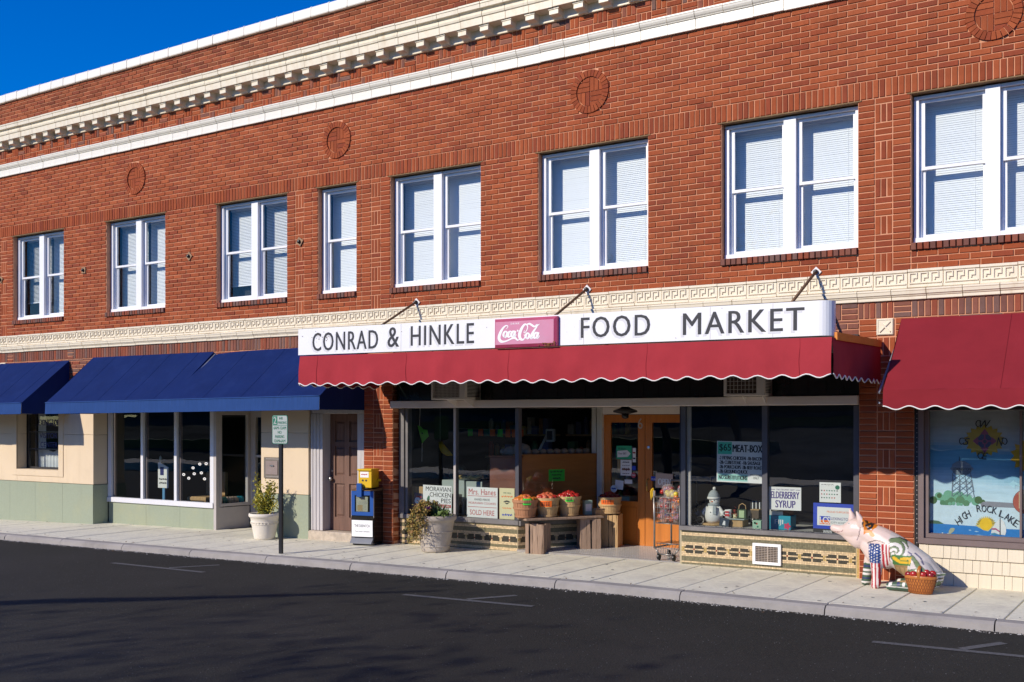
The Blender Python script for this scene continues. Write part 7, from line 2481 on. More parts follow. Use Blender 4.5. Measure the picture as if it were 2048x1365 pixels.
for k, (x, l, r, a, zz) in enumerate(((-.19, .12, .03, .5, .0), (-.10, .16, .022, .1, .0), (.0, .10, .03, 1.2, .01), (.08, .14, .026, -.3, .0), (.17, .16, .030, .35, .015))):
    part('root', MB().tube([(x - l / 2, 0, .02 + zz), (x - l / 6, .01, .035 + zz), (x + l / 6, -.01, .04 + zz + .1 * math.sin(a) * l), (x + l / 2, 0, .03 + zz + l * math.sin(a) * .4)], [r * .6, r, r * .8, r * .5], 8), mr, t, smooth=True)
t = thing('brown_chest', 'scuffed red-brown wooden chest standing in the market window', 'chest', (-8.205, .385, .426))
part('body', MB().bbox(-.235, .235, -.165, .3, 0, .86, .006), 'redbrown', t)
part('lid', MB().bbox(-.245, .245, -.172, .3, .862, .885, .006), 'redbrown', t)
t = thing('potato_sack', 'heaped pale paper sacks on the red-brown chest', 'sack', (-8.22, .50, 1.315))
for k, (x, z, r) in enumerate(((-.05, .05, .10), (.12, .08, .12), (-.18, .04, .07))):
    part('sack', MB().ball((x, .02 * k, z), r, 1.1, .8, .7, 14, 9), mat('crumpled_paper', (.30, .24, .20), .8, var=.3, scale=9, bump=.6, bscale=14) if 'crumpled_paper' not in bpy.data.materials else bpy.data.materials['crumpled_paper'], t)
t = thing('banana_bunch', 'hanging bunch of yellow bananas in the dark left of the market window', 'bananas', (-9.83, .9, 1.47))
for k in range(6):
    a = -.5 + k * .2
    part('banana', MB().tube([(0, .01 * k, 0), (.05 * math.sin(a) + .04, .01 * k, -.08), (.10 + .08 * math.sin(a), .01 * k, -.15), (.18 + .05 * math.sin(a), .01 * k, -.20)], [.012, .022, .022, .010], 7), 'yellow' if k % 2 else mat('banana', (.60, .38, .02), .5, var=.15) if 'banana' not in bpy.data.materials else bpy.data.materials['banana'], t, smooth=True)
part('hook_cord', MB().tube([(0, .02, 0), (0, .02, .52)], .003, 5), 'greytrim', t)
rg = random.Random(77)
for k, (x, y, z, r, c, lb) in enumerate(((-9.75, 1.1, 1.05, .13, (.05, .07, .05), 'dull green cabbage heap'), (-9.45, 1.15, .98, .16, (.05, .04, .06), 'dark purple produce heap'), (-9.1, 1.3, 1.08, .15, (.06, .055, .05), 'grey wrapped produce heap'), (-8.85, 1.4, .96, .13, (.07, .075, .07), 'clear bagged produce heap'))):
    t = thing('produce_heap', lb + ' in the shadowed back of the market window', 'produce', (x, y, .426))
    mm = mat('produce_%d' % k, c, .5, var=.5, scale=8)
    for q in range(7):
        part('item', MB().ball((rg.gauss(0, r * .7), rg.gauss(0, .05), (z - .426) * rg.uniform(.3, 1.0)), r * rg.uniform(.4, .7), 1, 1, rg.uniform(.6, 1), 12, 8), mm, t, smooth=True)
    part('stand', MB().bbox(-.15, .15, -.1, .1, 0, (z - .426) * .5, .004), 'interior', t)
# stock on shelves along the back and side walls of the market
rg = random.Random(55)
MT['stock'] = mat('stock_goods', (.3, .2, .1), .5, attr='col', var=.15, scale=12)
for si, (x0, x1, y, lab) in enumerate(((-9.95, -8.7, 2.3, 'left'), (-8.6, -7.4, 2.6, 'middle'))):
    sh = thing('stock_shelf', 'dim stock shelf of mixed jars and packets, %s of the market interior' % lab, 'shelf', (x0, y, .02))
    for k in range(4):
        zz = .45 + k * .36
        part('board', MB().box(0, x1 - x0, 0, .3, zz, zz + .03), 'palewood', sh)
        xx = .02
        while xx < x1 - x0 - .12:
            w_, h_ = rg.uniform(.06, .13), rg.uniform(.12, .28)
            c_ = rg.choice([(.55, .08, .05), (.60, .45, .10), (.10, .25, .10), (.65, .62, .55), (.12, .15, .35), (.45, .22, .08)])
            mbx = MB()
            if rg.random() < .5:
                mbx.bbox(xx, xx + w_, .02, .14, zz + .031, zz + .031 + h_, .004, c_)
            else:
                mbx.lathe([(w_ * .42, zz + .031), (w_ * .45, zz + .04), (w_ * .45, zz + .031 + h_ * .8), (w_ * .25, zz + .031 + h_ * .9), (w_ * .25, zz + .031 + h_)], 12, xx + w_ / 2, .08, c_)
            part('stock_item', mbx, 'stock', sh)
            xx += w_ + rg.uniform(.01, .05)
# hanging white scale arms seen in the dark room
t = thing('hanging_scale', 'white hanging produce scale in the dark shop interior', 'scale', (-8.55, 1.9, 1.55))
part('arm', MB().beam((-.12, 0, -.22), (.02, 0, .02), .02, .03), 'whitepaint', t)
part('dial', MB().bbox(.02, .16, -.03, .03, -.08, .12, .01), 'whitepaint', t)
part('dial_face', MB().box(.04, .14, -.0315, -.0305, -.05, .09), 'darkmetal', t)
# brown board and loaves behind the slanting pane
t = thing('brown_board', 'large brown plywood counter board behind the slanting entrance window', 'board', (-7.97, .32, .426), spl)
part('board', MB().bbox(0, 1.22, 0, .02, 0, .90, .003), mat('brown_ply', (.46, .17, .04), .4, var=.22, scale=2, stretch=(.6, 6, 6), bump=.05), t)
part('edge', MB().bbox(0, 1.22, .021, .30, .86, .90, .003), bpy.data.materials['brown_ply'], t)
for k in range(9):
    s_ = .14 + k * .118
    x, y = -7.955 + s_ * math.cos(spl) - .12 * math.sin(spl), .32 + s_ * math.sin(spl) + .12 * math.cos(spl)
    o = solo('bread_loaf', MB().ball((0, 0, .03), .06, 1., 1., .72, 12, 8), 'crumpled_paper' if False else bpy.data.materials['crumpled_paper'], 'wrapped pale loaf, %s from the left along the top of the brown board' % ['first', 'second', 'third', 'fourth', 'fifth', 'sixth', 'seventh', 'eighth', 'ninth'][k], 'loaf', 'loaves on the brown board', loc=(x, y, 1.328), smooth=True)
# boxes behind the left door pane
t = thing('yellow_carton', 'yellow carton with a green logo behind the left door pane', 'carton', (-7.05, 1.62, .55))
part('body', MB().bbox(-.12, .10, -.05, .2, 0, .16, .004), 'cream_card', t)
part('logo', MB().lathe([(.03, 0), (.0, .001)], 14), 'signgreen', t, loc=(.05, -.0505, .07), rot=(R(90), 0, 0))
t = thing('brown_carton', 'plain brown carton behind the left door pane', 'carton', (-6.90, 1.58, .046))
part('body', MB().bbox(-.14, .12, -.03, .25, 0, .60, .004), 'palewood', t)
part('flap', MB().bbox(-.14, .12, -.04, -.031, .52, .60, .002), 'palewood', t)

# right window shelf
t = thing('snowman_figure', 'white ceramic snowman with a grey knitted hat and scarf in the right window', 'snowman', (-5.20, .42, .50))
MT['snow'] = mat('snow_ceramic', (.74, .73, .70), .5, var=.05)
MT['greyknit'] = mat('grey_knit', (.36, .40, .42), .9, var=.2, scale=60, bump=.4, bscale=120)
part('stand', MB().lathe([(.15, 0), (.155, .012), (.15, .024)], 28), 'palewood', t)
part('body', MB().lathe([(.085, .024), (.108, .06), (.112, .12), (.098, .19), (.07, .235), (.05, .25)], 24), 'snow', t, smooth=True)
part('head', MB().ball((.01, 0, .295), .066, 1, 1, .95, 18, 12), 'snow', t, smooth=True)
part('hat', MB().lathe([(.072, .325), (.076, .345), (.068, .375), (.045, .415), (.015, .435)], 20), 'greyknit', t, smooth=True)
part('brim', MB().lathe([(.07, .315), (.082, .322), (.082, .342), (.07, .35)], 20, cap=False), 'snow', t, smooth=True)
part('pompom', MB().ball((.008, 0, .450), .022, 1, 1, 1, 10, 7), 'snow', t, smooth=True)
part('scarf', MB().lathe([(.062, .232), (.076, .245), (.07, .262), (.055, .266)], 20, cap=False), 'greyknit', t, smooth=True)
part('scarf_end', MB().bbox(.03, .07, -.105, -.085, .13, .24, .006), 'greyknit', t)
for sx in (-1, 1):
    part('arm', MB().tube([(sx * .07, -.02, .215), (sx * .13, -.03, .15), (sx * .12, -.05, .11)], [.03, .026, .02], 10), 'snow', t, smooth=True)
    part('eye', MB().ball((.01 + sx * .022, -.062, .305), .006, 1, 1, 1, 8, 6), 'ink', t)
part('nose', MB().tube([(.01, -.06, .292), (-.012, -.088, .286)], [.008, .002], 8), 'orangepaper', t)
for z in (.12, .16):
    part('button', MB().ball((.0, -.108, z), .007, 1, .6, 1, 8, 6), 'ink', t)
t = thing('wire_sleigh', 'small wire ornament beside the snowman stand', 'ornament', (-5.33, .30, .50))
for k in range(9):
    a = k * .7
    part('loop', MB().tube([(.05 * math.cos(a + q * .8), .02 * math.sin(q * 2.), .06 + .05 * math.sin(a + q * .8)) for q in range(8)], .0025, 5), 'wire', t)
def small_box(name, label, cat, x0, x1, z0, z1, y, d, m, extra=None):
    t = thing(name, label, cat, ((x0 + x1) / 2, y, z0))
    W, H = x1 - x0, z1 - z0
    part('body', MB().bbox(-W / 2, W / 2, 0, d, 0, H, .003), m, t)
    return t, W, H
t, W, H = small_box('wooden_rack', 'brown wooden rack behind the snowman', 'rack', -5.39, -5.24, .50, .785, .60, .08, 'palewood')
part('upright', MB().bbox(-.06, -.03, -.01, -.001, 0, H + .02, .002), 'palewood', t); part('upright', MB().bbox(.02, .05, -.01, -.001, 0, H - .02, .002), 'palewood', t)
t = thing('black_bag', 'crumpled black plastic bag at the left of the right window', 'bag', (-5.40, .36, .50))
bm_ = MB(); rg = random.Random(5)
bm_.ball((0, 0, .10), .095, .85, .8, 1.15, 16, 11)
bm_.v = [(x * rg.uniform(.82, 1.15), y * rg.uniform(.82, 1.15), z * rg.uniform(.92, 1.08)) for x, y, z in bm_.v]
part('body', bm_, mat('black_film', (.02, .02, .022), .15, var=.3), t)
part('tie', MB().tube([(0, 0, .19), (.03, -.02, .25)], [.02, .035], 8), 'black_film' if False else bpy.data.materials['black_film'], t)
t, W, H = small_box('display_box', 'yellow wooden display box in the right window', 'box', -4.95, -4.78, .50, .585, .30, .2, 'palewood')
part('lid', MB().bbox(-W / 2 - .03, W / 2 + .03, -.02, .22, H + .001, H + .014, .003), 'greengrey', t)
t = thing('mug', 'white mug with red print on the display box', 'mug', (-4.985, .36, .60))
part('body', MB().lathe([(.035, 0), (.04, .01), (.042, .10), (.038, .10), (.034, .015)], 20), 'card', t, smooth=True)
part('print', MB().box(-.03, .03, -.0435, -.041, .02, .05), 'red_ink', t); part('print', MB().box(-.025, .025, -.0435, -.0412, .06, .085), 'red_ink', t)
part('handle', MB().tube([(-.04, 0, .085), (-.07, 0, .07), (-.07, 0, .035), (-.04, 0, .02)], .006, 6), 'card', t)
t = thing('ornament', 'small red and green tinsel ornament on the display box', 'ornament', (-4.895, .36, .60))
lf = MB()
for k in range(60):
    leaf(lf, Vector((rg.gauss(0, .012), rg.gauss(0, .012), .06 + rg.gauss(0, .022))), rv(rg), rv(rg), .035, .012, rg.choice([(.35, .03, .02), (.30, .02, .02), (.05, .10, .03)]))
part('tinsel', lf, 'leaf', t, recalc=False); part('base', MB().lathe([(.025, 0), (.028, .05), (.02, .055)], 12), 'cream_card', t)
t = thing('gift_bag', 'dark green gift bag with a rope handle and pale label', 'gift bag', (-4.80, .33, .60))
part('body', MB().bbox(-.06, .055, 0, .05, 0, .115, .003), mat('dark_green_card', (.03, .06, .03), .6, var=.1), t)
part('label', MB().box(-.035, .03, -.0012, -.0004, .012, .10), mat('pale_green_label', (.42, .55, .30), .6, var=.1), t)
part('handle', MB().tube([(-.045, .02, .11), (-.04, .02, .16), (0, .02, .185), (.04, .02, .16), (.045, .02, .11)], .006, 6), 'palewood', t)
t, W, H = small_box('jar_box', 'small brown box beside the gift bag', 'box', -4.72, -4.62, .60, .70, .42, .1, mat('brown_box', (.10, .07, .045), .6, var=.2))
part('lid', MB().bbox(-W / 2 - .004, W / 2 + .004, -.004, .1, H + .001, H + .012, .002), 'palewood', t)
t, W, H = small_box('coffee_bag', 'dark blue coffee bag with white print in front of the display box', 'bag', -5.06, -4.94, .50, .60, .24, .05, mat('navy_foil', (.03, .05, .08), .35, var=.2))
part('print', MB().prism([(-.02, .02), (.02, .02), (.012, .07), (-.008, .075)], -.0016, -.0004), 'card', t)
t.rotation_euler = (0, R(10), 0)
t, W, H = small_box('cube_box', 'small pale green box with red sprigs', 'box', -4.615, -4.51, .50, .60, .20, .1, mat('pale_green_box', (.35, .55, .40), .6, var=.1))
for k in range(5):
    x, z = rg.uniform(-.04, .02), rg.uniform(.01, .07)
    part('sprig', MB().box(x, x + .02, -.0012, -.0004, z, z + .02), rnd.choice(['red_ink', 'signgreen']), t)
t = thing('card_rack', 'wire rack of striped cards at the back of the right window', 'rack', (-4.66, .62, .50))
for k in range(12):
    part('card', MB().box(-.14 + k * .024, -.14 + k * .024 + .012, -.004 * k, .1, 0, .30 - .004 * (k % 3)), 'card' if k % 2 else 'ink', t)
t = thing('water_carton', 'turquoise water carton with a pink flower print', 'carton', (-4.30, .26, .50))
part('body', MB().bbox(-.135, .13, 0, .2, 0, .165, .003), mat('turquoise_card', (.01, .30, .42), .5, var=.15, scale=4), t)
lettering(t, 'FIJI', -.06, .04, .05, .12, -.0012, 'card', .02)
fl = MB()
for k in range(5):
    a = k * 1.2566
    stroke(fl, [(.09, .045, .01), (.09 + .022 * math.cos(a), .045 + .022 * math.sin(a), .03), (.09 + .042 * math.cos(a), .045 + .042 * math.sin(a), .012)], -.0012 - k * .0001)
part('flower', fl, mat('pink_print', (.62, .04, .12), .5, var=.1), t, recalc=False)
t = thing('tin_box', 'white and maroon boxes stacked on the turquoise carton', 'box', (-4.30, .28, .667))
part('white_half', MB().bbox(-.11, .03, 0, .15, 0, .05, .003), 'card', t); part('maroon_half', MB().bbox(.032, .11, 0, .15, 0, .055, .003), 'redbrown', t)

# ------------------------------------------------------------------ visitor shop window goods
t = thing('floor_sign', 'white notice board on a blue stick in the middle pane of the shop window', 'notice', (-15.98, .75, -.05))
part('stick', MB().bbox(-.03, .03, .0, .03, 0, .62, .004), mat('sky_blue_paint', (.12, .32, .55), .5, var=.1), t)
part('board', MB().prism([(-.14, .62), (.14, .62), (.14, 1.0), (-.10, 1.08), (-.14, 1.08)], -.01, .0), 'card', t)
part('picture', MB().box(-.08, .02, -.0115, -.0105, .85, 1.0), 'navyink', t)
scribble(t, -.11, .11, .76, .80, -.0125); scribble(t, -.10, .10, .69, .73, -.0125)
part('knob', MB().ball((-.08, 0, 1.14), .03, .8, .8, 2.2, 10, 7), 'greengrey', t)
t = thing('tan_chair', 'tan upholstered chair glimpsed in the middle pane', 'chair', (-15.45, 1.3, -.05))
part('seat', MB().bbox(-.25, .25, -.25, .25, .38, .46, .02), 'palewood', t); part('back', MB().bbox(-.25, .25, .2, .27, .46, .9, .02), 'palewood', t)
for sx in (-1, 1):
    for sy in (-1, 1):
        part('leg', MB().bbox(sx * .21 - .02, sx * .21 + .02, sy * .21 - .02, sy * .21 + .02, 0, .38, .004), 'palewood', t)
rg = random.Random(12)
for k, (x, z) in enumerate(((-14.93, .86), (-14.80, .80), (-14.69, .98), (-14.66, .88), (-14.52, 1.05), (-14.48, .90), (-14.36, 1.06), (-14.40, .80))):
    s_ = thing('oval_sticker', 'white oval sticker, %s, in the cluster on the right-hand shop pane' % ['lowest left', 'lowest middle', 'upper left', 'centre', 'top middle', 'centre right', 'top right', 'lower right'][k], 'sticker', (x, SY + .008, z))
    r_ = .030
    part('sheet', MB().prism([(r_ * 1.3 * math.cos(a), r_ * .8 * math.sin(a)) for a in [q * .3927 for q in range(16)]], 0, .0015), 'card', s_)
    part('print', MB().box(-.018, .018, -.0008, -.0002, -.007, .007), 'ink', s_)
FIG = [((.45, .20, .14), 'brown'), ((.08, .22, .20), 'teal'), ((.60, .45, .36), 'cream'), ((.50, .36, .28), 'tan'), ((.02, .30, .40), 'bright blue')]
for k, (c, nm) in enumerate(FIG):
    tt = .14 + k * .18
    q = along(tt, .386)
    s_ = thing('pig_figurine', 'small %s painted pig figurine on the ledge of the side showcase' % nm, 'figurine', (q[0] - .10, q[1], q[2]), R(90), group='figurines on the showcase ledge')
    mm = mat('figurine_%s' % nm.replace(' ', '_'), c, .35, var=.4, scale=25)
    part('body', MB().ball((0, 0, .055), .05, 1.35, .9, .95, 14, 9), mm, s_, smooth=True)
    part('head', MB().ball((-.065, 0, .075), .032, 1, .9, .95, 10, 8), mm, s_, smooth=True)
    part('snout', MB().ball((-.095, 0, .07), .014, 1, 1, 1, 8, 6), mm, s_, smooth=True)
    for sx in (-.035, .035):
        for sy in (-.022, .022):
            part('leg', MB().lathe([(.012, 0), (.014, .035)], 8), mm, s_, loc=(sx, sy, 0))
# ------------------------------------------------------------------ painted pig statue
pg = thing('pig_statue', 'painted sitting pig statue with a flag-striped front leg and apple basket on its haunch', 'statue', (-2.955, -.50, zg(-2.9) + .002), R(-3))
def chain(mb, pts):
    for (a, b) in zip(pts, pts[1:]):
        n = 7
        for k in range(n + 1):
            t = k / n
            p = [a[i] + (b[i] - a[i]) * t for i in range(4)]
            mb.ball(p[:3], p[3], 1, 1, 1, 14, 9)
pm = MB()
chain(pm, [(-.455, 0, .592, .046), (-.40, 0, .580, .055), (-.345, 0, .580, .072), (-.285, 0, .590, .104), (-.245, 0, .600, .122), (-.17, 0, .590, .118), (-.09, 0, .555, .122), (.03, 0, .49, .145), (.15, 0, .42, .158), (.28, 0, .33, .165), (.42, 0, .235, .165), (.53, 0, .155, .125)])
chain(pm, [(-.36, 0, .548, .050), (-.28, 0, .525, .085), (-.21, 0, .50, .108), (-.15, 0, .495, .09), (-.09, 0, .44, .11), (-.02, 0, .36, .125), (.08, 0, .33, .13)])
for sy, dx in ((-1, .0), (1, -.165)):
    chain(pm, [(.0 + dx * .5, sy * .075, .36, .085), (.0 + dx * .8, sy * .095, .24, .062), (.005 + dx, sy * .10, .12, .048), (.0 + dx, sy * .10, .055, .050), (-.012 + dx, sy * .10, .035, .046)])
    chain(pm, [(.45, sy * .10, .20, .135), (.50, sy * .115, .14, .13), (.46, sy * .13, .09, .085), (.33, sy * .145, .065, .060), (.22, sy * .15, .052, .047), (.155, sy * .15, .045, .042)])
    # ears
    ex = -.165 if sy < 0 else -.315
    chain(pm, [(ex, sy * .075, .665, .046), (ex - .006, sy * .098, .715, .037), (ex - .022, sy * .108, .765, .023), (ex - .040, sy * .110, .800, .010)])
    chain(pm, [(ex + .045, sy * .085, .645, .036), (ex + .030, sy * .105, .69, .028), (ex - .005, sy * .11, .745, .020)])
chain(pm, [(-.475, 0, .600, .042), (-.488, 0, .600, .040)])
chain(pm, [(.62, 0, .17, .03), (.66, .02, .19, .015)])
me0 = pm.mesh('pig_raw', False, False)
ob = bpy.data.objects.new('pig_raw', me0)
C.objects.link(ob)
md = ob.modifiers.new('remesh', 'REMESH'); md.mode = 'VOXEL'; md.voxel_size = .0085; md.use_smooth_shade = True
ms = ob.modifiers.new('smooth', 'SMOOTH'); ms.iterations = 5; ms.factor = .5
bpy.context.view_layer.update()
dg = bpy.context.evaluated_depsgraph_get()
me = bpy.data.meshes.new_from_object(ob.evaluated_get(dg))
bpy.data.objects.remove(ob)
me.name = 'pig_body'
me.materials.clear()
PINK, WHITE, RED, BLUE, ORG, GRN, DGR, TAN, YEL, NAV, BLK, CORN = (.74, .58, .52), (.74, .70, .66), (.42, .015, .025), (.008, .045, .20), (.68, .20, .01), (.16, .22, .11), (.05, .10, .06), (.42, .27, .12), (.70, .42, .02), (.03, .04, .12), (.02, .02, .022), (.05, .17, .04)
def seg_d(px, pz, pts):
    best = 9
    for (a, b) in zip(pts, pts[1:]):
        dx, dz = b[0] - a[0], b[1] - a[1]
        t = max(0, min(1, ((px - a[0]) * dx + (pz - a[1]) * dz) / (dx * dx + dz * dz)))
        best = min(best, math.hypot(px - a[0] - dx * t, pz - a[1] - dz * t))
    return best
def pig_paint(x, y, z):
    near = y < .02
    # feet and lower far leg: striped stockings
    if not near and x < .1 and z < .25:
        k = int(z / .022)
        return [DGR, WHITE, DGR, NAV, DGR, WHITE][k % 6]
    if z < .10 and .10 < x < .40 and (y < -.07 or y > .07):
        k = int((x - .1) / .028)
        if z > .045 and z < .055: return WHITE
        return [NAV, DGR, WHITE, DGR, DGR][k % 5] if z > .06 else DGR
    # flag over shoulder and front leg
    edge_l = -.055 - .0 * z
    if near and -.075 < x < .155 and z < .475 and y < -.01:
        lim = .155 if z > .30 else (.155 - (.30 - z) * .75 if z > .19 else .072)
        lo = -.075
        if lo < x < max(lim, lo) :
            if z > .275 and x < .058:
                u, v = (x + .08) / .030, (z + (int((x + .08) / .030) % 2) * .015) / .030
                du, dv = u - math.floor(u) - .5, v - math.floor(v) - .5
                return WHITE if du * du + dv * dv < .062 else BLUE
            k = int((x - lo + .002) / .0185)
            return RED if k % 2 == 0 else WHITE
    # blanket pin line
    if near and seg_d(x, z, [(-.09, .475), (.02, .515), (.10, .487)]) < .004: return BLK
    # orange neck patch with dark device
    if near and -.125 < x < -.01 and z > .545:
        w = .02 * math.sin(z * 60)
        if x < -.02 + w and z > .56 + .02 * math.sin(x * 50):
            if seg_d(x, z, [(-.10, .66), (-.06, .68), (-.055, .64), (-.085, .62)]) < .012: return BLK
            if seg_d(x, z, [(-.09, .64), (-.05, .615)]) < .006: return WHITE
            return ORG
    if near and -.14 < x < -.06 and z > .64: return BLK if z < .70 else ORG
    # jaw line
    if near and seg_d(x, z, [(-.165, .63), (-.175, .56), (-.20, .50)]) < .004: return (.12, .07, .08)
    # mouth and eye
    if seg_d(x, z, [(-.475, .565), (-.42, .562), (-.375, .575), (-.365, .59)]) < .0035: return (.30, .12, .12)
    if near:
        d = math.hypot(x + .293, (z - .665) * 1.6)
        if d < .008: return BLK
        if d < .016: return WHITE
    # corn and bushel
    if near and .18 < x < .37 and .27 < z < .37 and y < -.04:
        return YEL if seg_d(x, z, [(.20, .34), (.25, .31)]) < .017 or seg_d(x, z, [(.28, .335), (.34, .345)]) < .016 or seg_d(x, z, [(.27, .30), (.33, .30)]) < .014 or seg_d(x, z, [(.355, .30), (.37, .35)]) < .012 else CORN
    if near and .19 < x < .34 and .06 < z < .275:
        return (.30, .19, .08) if int((x - .19) / .018) % 3 == 0 else (TAN if z < .25 else (.30, .18, .07))
    # white apron over the haunch
    # green scrolls over the back
    if x > .14:
        a = math.atan2(z - .40, x - .22)
        r = math.hypot(x - .22, z - .40)
        if r < .115:
            s_ = (r * 38 - a * .9) % 2.2
            return GRN if s_ < .8 else (BLK if s_ < .95 else WHITE)
        d1 = seg_d(x, z, [(.16, .52), (.22, .53), (.28, .50), (.31, .45), (.26, .44)])
        if d1 < .016: return GRN
        if d1 < .021: return BLK
        d2 = seg_d(x, z, [(.36, .22), (.45, .24), (.55, .19), (.62, .10)])
        d3 = seg_d(x, z, [(.42, .32), (.50, .25), (.58, .18)])
        d4 = seg_d(x, z, [(.38, .36), (.46, .27), (.44, .22)])
        if min(d2, d3, d4) < .014: return GRN
        if min(d2, d3, d4) < .018: return BLK
        if x > .585 and z < .22:
            return [BLK, WHITE, GRN, WHITE][int(z / .018) % 4]
        if seg_d(x, z, [(.30, .43), (.37, .39), (.36, .34)]) < .005 or seg_d(x, z, [(.40, .40), (.45, .36), (.50, .30)]) < .006: return (.12, .12, .20)
        return (.60, .55, .52)
    return PINK
ca = me.color_attributes.new('col', 'FLOAT_COLOR', 'POINT')
buf = []
for v in me.vertices:
    c = pig_paint(v.co.x, v.co.y, v.co.z)
    buf.extend((c[0], c[1], c[2], 1.0))
ca.data.foreach_set('color', buf)
me.polygons.foreach_set('use_smooth', [True] * len(me.polygons))
me.materials.append(mat('pig_enamel', (.7, .5, .45), .42, attr='col', var=.05, scale=9, coat=.12))
link('body', me, None, pg)
for sy in (-1, 1):
    part('nostril', MB().ball((-.529, sy * .016, .603), .007, .4, 1, 1.2, 8, 6), mat('nostril', (.2, .08, .08), .6, var=0) if sy < 0 else bpy.data.materials['nostril'], pg)
# moulded apple basket on the near haunch
bk_ = part('haunch_basket', MB().lathe([(.098, .004), (.112, .05), (.130, .12), (.136, .165), (.130, .168), (.110, .150)], 28), mat('basket_enamel', (.42, .14, .025), .35, var=.3, scale=30), pg, smooth=True, loc=(.475, -.175, .0))
bk_.scale = (1.14, .6, 1.05)
wv = MB()
for k in range(16):
    a0 = math.pi + math.pi * k / 16
    for s_ in (-1, 1):
        P = []
        for q in range(5):
            t_ = q / 4
            a = a0 + s_ * t_ * .45
            r = .100 + .034 * t_ + .003
            P.append((r * math.cos(a), r * math.sin(a), .01 + .14 * t_))
        wv.tube(P, .0035, 4)
o = part('weave', wv, mat('weave_dark', (.24, .07, .015), .4, var=.2), bk_)
part('rim', MB().lathe([(.134, .145), (.141, .152), (.141, .172), (.132, .178)], 28, cap=False), bpy.data.materials['basket_enamel'], bk_, smooth=True)
part('handle', MB().tube([(.0, -.13, .16), (.0, -.135, .21), (.0, -.11, .245), (.0, -.05, .26), (.0, .02, .25)], .016, 8), bpy.data.materials['basket_enamel'], bk_, smooth=True)
for k, (x, y, z) in enumerate(((-.10, -.04, .18), (-.05, -.09, .19), (.03, -.09, .19), (.09, -.05, .185), (-.04, -.02, .215), (.05, -.02, .21), (-.08, .03, .20), (.10, .02, .20))):
    o = link('berry', apple_mesh('red', 0) if k % 3 else apple_mesh('dark', 0), None, bk_, (x, y, z))
    o.scale = (.034, .045, .034)
# ------------------------------------------------------------------ across the street (throws the tree shadows, shows in the panes)
MT['bark'] = mat('bark', (.10, .075, .055), .95, var=.35, scale=14, bump=.8, bscale=40)
MT['leafdark'] = mat('evergreen_leaf', (.03, .055, .022), .7, var=.35, scale=3, spec=.3)
MT['grass'] = mat('grass', (.07, .10, .03), .95, var=.4, scale=3, bump=.5, bscale=90)
fw = MB()
fw.box(-70, 40, -20.6, -17.6, -.8, -.04)
struct('far_pavement', fw, 'concrete')
lot = MB()
def lotz(y):
    return -.03 + max(0, (-20.6 - y)) * .085
for i in range(24):
    for j in range(14):
        x0_, x1_ = -75 + i * 5, -70 + i * 5
        y0_, y1_ = -20.6 - j * 2, -22.6 - j * 2
        lot.face([(x0_, y1_, lotz(y1_)), (x1_, y1_, lotz(y1_)), (x1_, y0_, lotz(y0_)), (x0_, y0_, lotz(y0_))])
lot_o = struct('parking_lot', lot, mat('worn_lot', (.10, .10, .085), 1., var=.7, scale=.3, spec=0.))
for (xa_, xb_, y_) in ((-74, -33, -25), (-24, -14, -27.5), (-9, 6, -25.5), (-50, -28, -36), (-18, 4, -39), (12, 44, -33)):
    part('hedge_bed', MB().box(xa_, xb_, y_ - .6, y_ + .6, lotz(y_) - .4, lotz(y_) + .45), 'grass', lot_o)

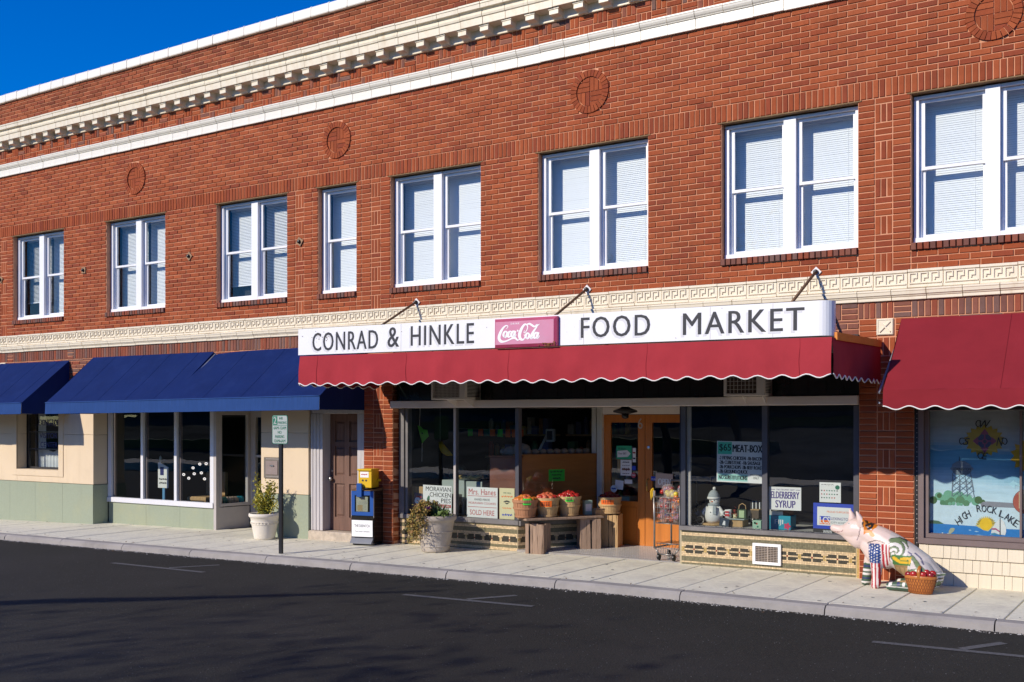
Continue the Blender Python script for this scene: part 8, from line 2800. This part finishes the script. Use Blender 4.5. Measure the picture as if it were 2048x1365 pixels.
def tree(label, loc, h, seed, spread=.55, depth=5, leaves=0, r0=.16, lean=(0, 0), group=None):
    t = thing('street_tree', label, 'tree', loc, group=group)
    rg = random.Random(seed)
    mb = MB()
    tips = []
    def grow(p, d, L, r, k):
        pts = [p]
        q = p.copy()
        dd = d.copy()
        n = 4
        for i in range(n):
            dd = (dd + Vector((rg.uniform(-.12, .12), rg.uniform(-.12, .12), rg.uniform(-.02, .08)))).normalized()
            q = q + dd * (L / n)
            pts.append(q.copy())
        r1 = r * .68
        mb.tube(pts, [r + (r1 - r) * i / n for i in range(n + 1)], 7 if k > 2 else 5, cap=False)
        if k == 0:
            tips.append((q.copy(), dd.copy()))
            return
        m = rg.choice([2, 3, 3]) if k > 1 else rg.choice([2, 3])
        a0 = rg.uniform(0, 6.28)
        for i in range(m):
            a = a0 + i * 6.283 / m + rg.uniform(-.4, .4)
            side = Vector((math.cos(a), math.sin(a), 0))
            nd = (dd * (1 - spread * .6) + side * spread + Vector((0, 0, .15))).normalized()
            grow(pts[-1 - (i > 1)].copy(), nd, L * rg.uniform(.62, .82), r1 * rg.uniform(.62, .82), k - 1)
    grow(Vector((0, 0, -.1)), Vector((lean[0], lean[1], 1)).normalized(), h * .33, r0, depth)
    part('trunk', mb, 'bark', t, smooth=True, recalc=False)
    if leaves:
        lf = MB()
        for p, d in tips:
            for k in range(leaves):
                c = p + Vector((rg.gauss(0, .28), rg.gauss(0, .28), rg.gauss(0, .24)))
                s_ = rg.uniform(.05, .10)
                u = Vector((rg.uniform(-1, 1), rg.uniform(-1, 1), rg.uniform(-1, 1))).normalized()
                v = u.orthogonal().normalized()
                lf.face([tuple(c - u * s_), tuple(c + v * s_ * .5), tuple(c + u * s_), tuple(c - v * s_ * .5)])
        part('crown', lf, 'leafdark', t, recalc=False)
    return t
t1 = tree('bare spreading tree across the street with a long limb added to shade the road', (-15.2, -17.9, -.04), 7.4, 3, leaves=3)
_lb = curve_pts([(0, 0, 2.6), (.15, .9, 3.9), (.7, 2.9, 5.04), (1.9, 3.3, 5.8), (3.3, 3.6, 6.7)], 6)  # added unseen limb, its course set so its shadow streaks the road
part('limb', MB().tube(_lb, [.30 - .27 * i / (len(_lb) - 1) for i in range(len(_lb))], 8), 'bark', t1, smooth=True)
tree('tall bare tree across the street reflected in the market window', (-11.6, -18.0, -.04), 9.0, 11, leaves=5, lean=(-.12, .05), r0=.15)
tree('leaning bare tree across the street beside the small evergreen', (-7.6, -18.6, -.04), 7.8, 14, leaves=4, lean=(.2, .1), r0=.13)
tree('small round evergreen in the lot across the street', (-5.2, -24.4, .3), 4.5, 21, leaves=26, r0=.10)
tree('slim evergreen in the lot across the street left of the leaning tree', (-10.5, -27.5, .5), 6.0, 33, leaves=22, r0=.14)
tree('bushy evergreen in the lot across the street reflected in the left shop', (-24.0, -25, .35), 5.5, 41, leaves=24, r0=.14)
tree('broad evergreen far left in the lot across the street', (-31.0, -27, .5), 8.0, 5, leaves=26, r0=.2)
tree('dark evergreen halfway up the lot across the street', (-20.0, -31, .9), 7.5, 8, leaves=26, r0=.2)

ob = thing('brown_building', 'low brown office building across the street with dark windows', 'building', (-16, -49, 2.3))
w_ = MB().box(-64, 64, -8, 0, -3, 5.0)
part('wall', w_, mat('brown_stone', (.075, .055, .045), 1., var=.2, spec=.05), ob)
part('roof', MB().box(-64.5, 64.5, -8.5, .5, 5.02, 5.4), 'darkmetal', ob)
for r_ in range(1):
    for i in range(28):
        x = -61 + i * 4.3
        wf = part('window', MB().box(x, x + 2.2, .0, .05, .9 + r_ * 3.4, 2.9 + r_ * 3.4), 'greytrim', ob)
        part('pane', MB().box(x + .1, x + 2.1, .05, .06, 1.0 + r_ * 3.4, 2.8 + r_ * 3.4), 'black', wf)
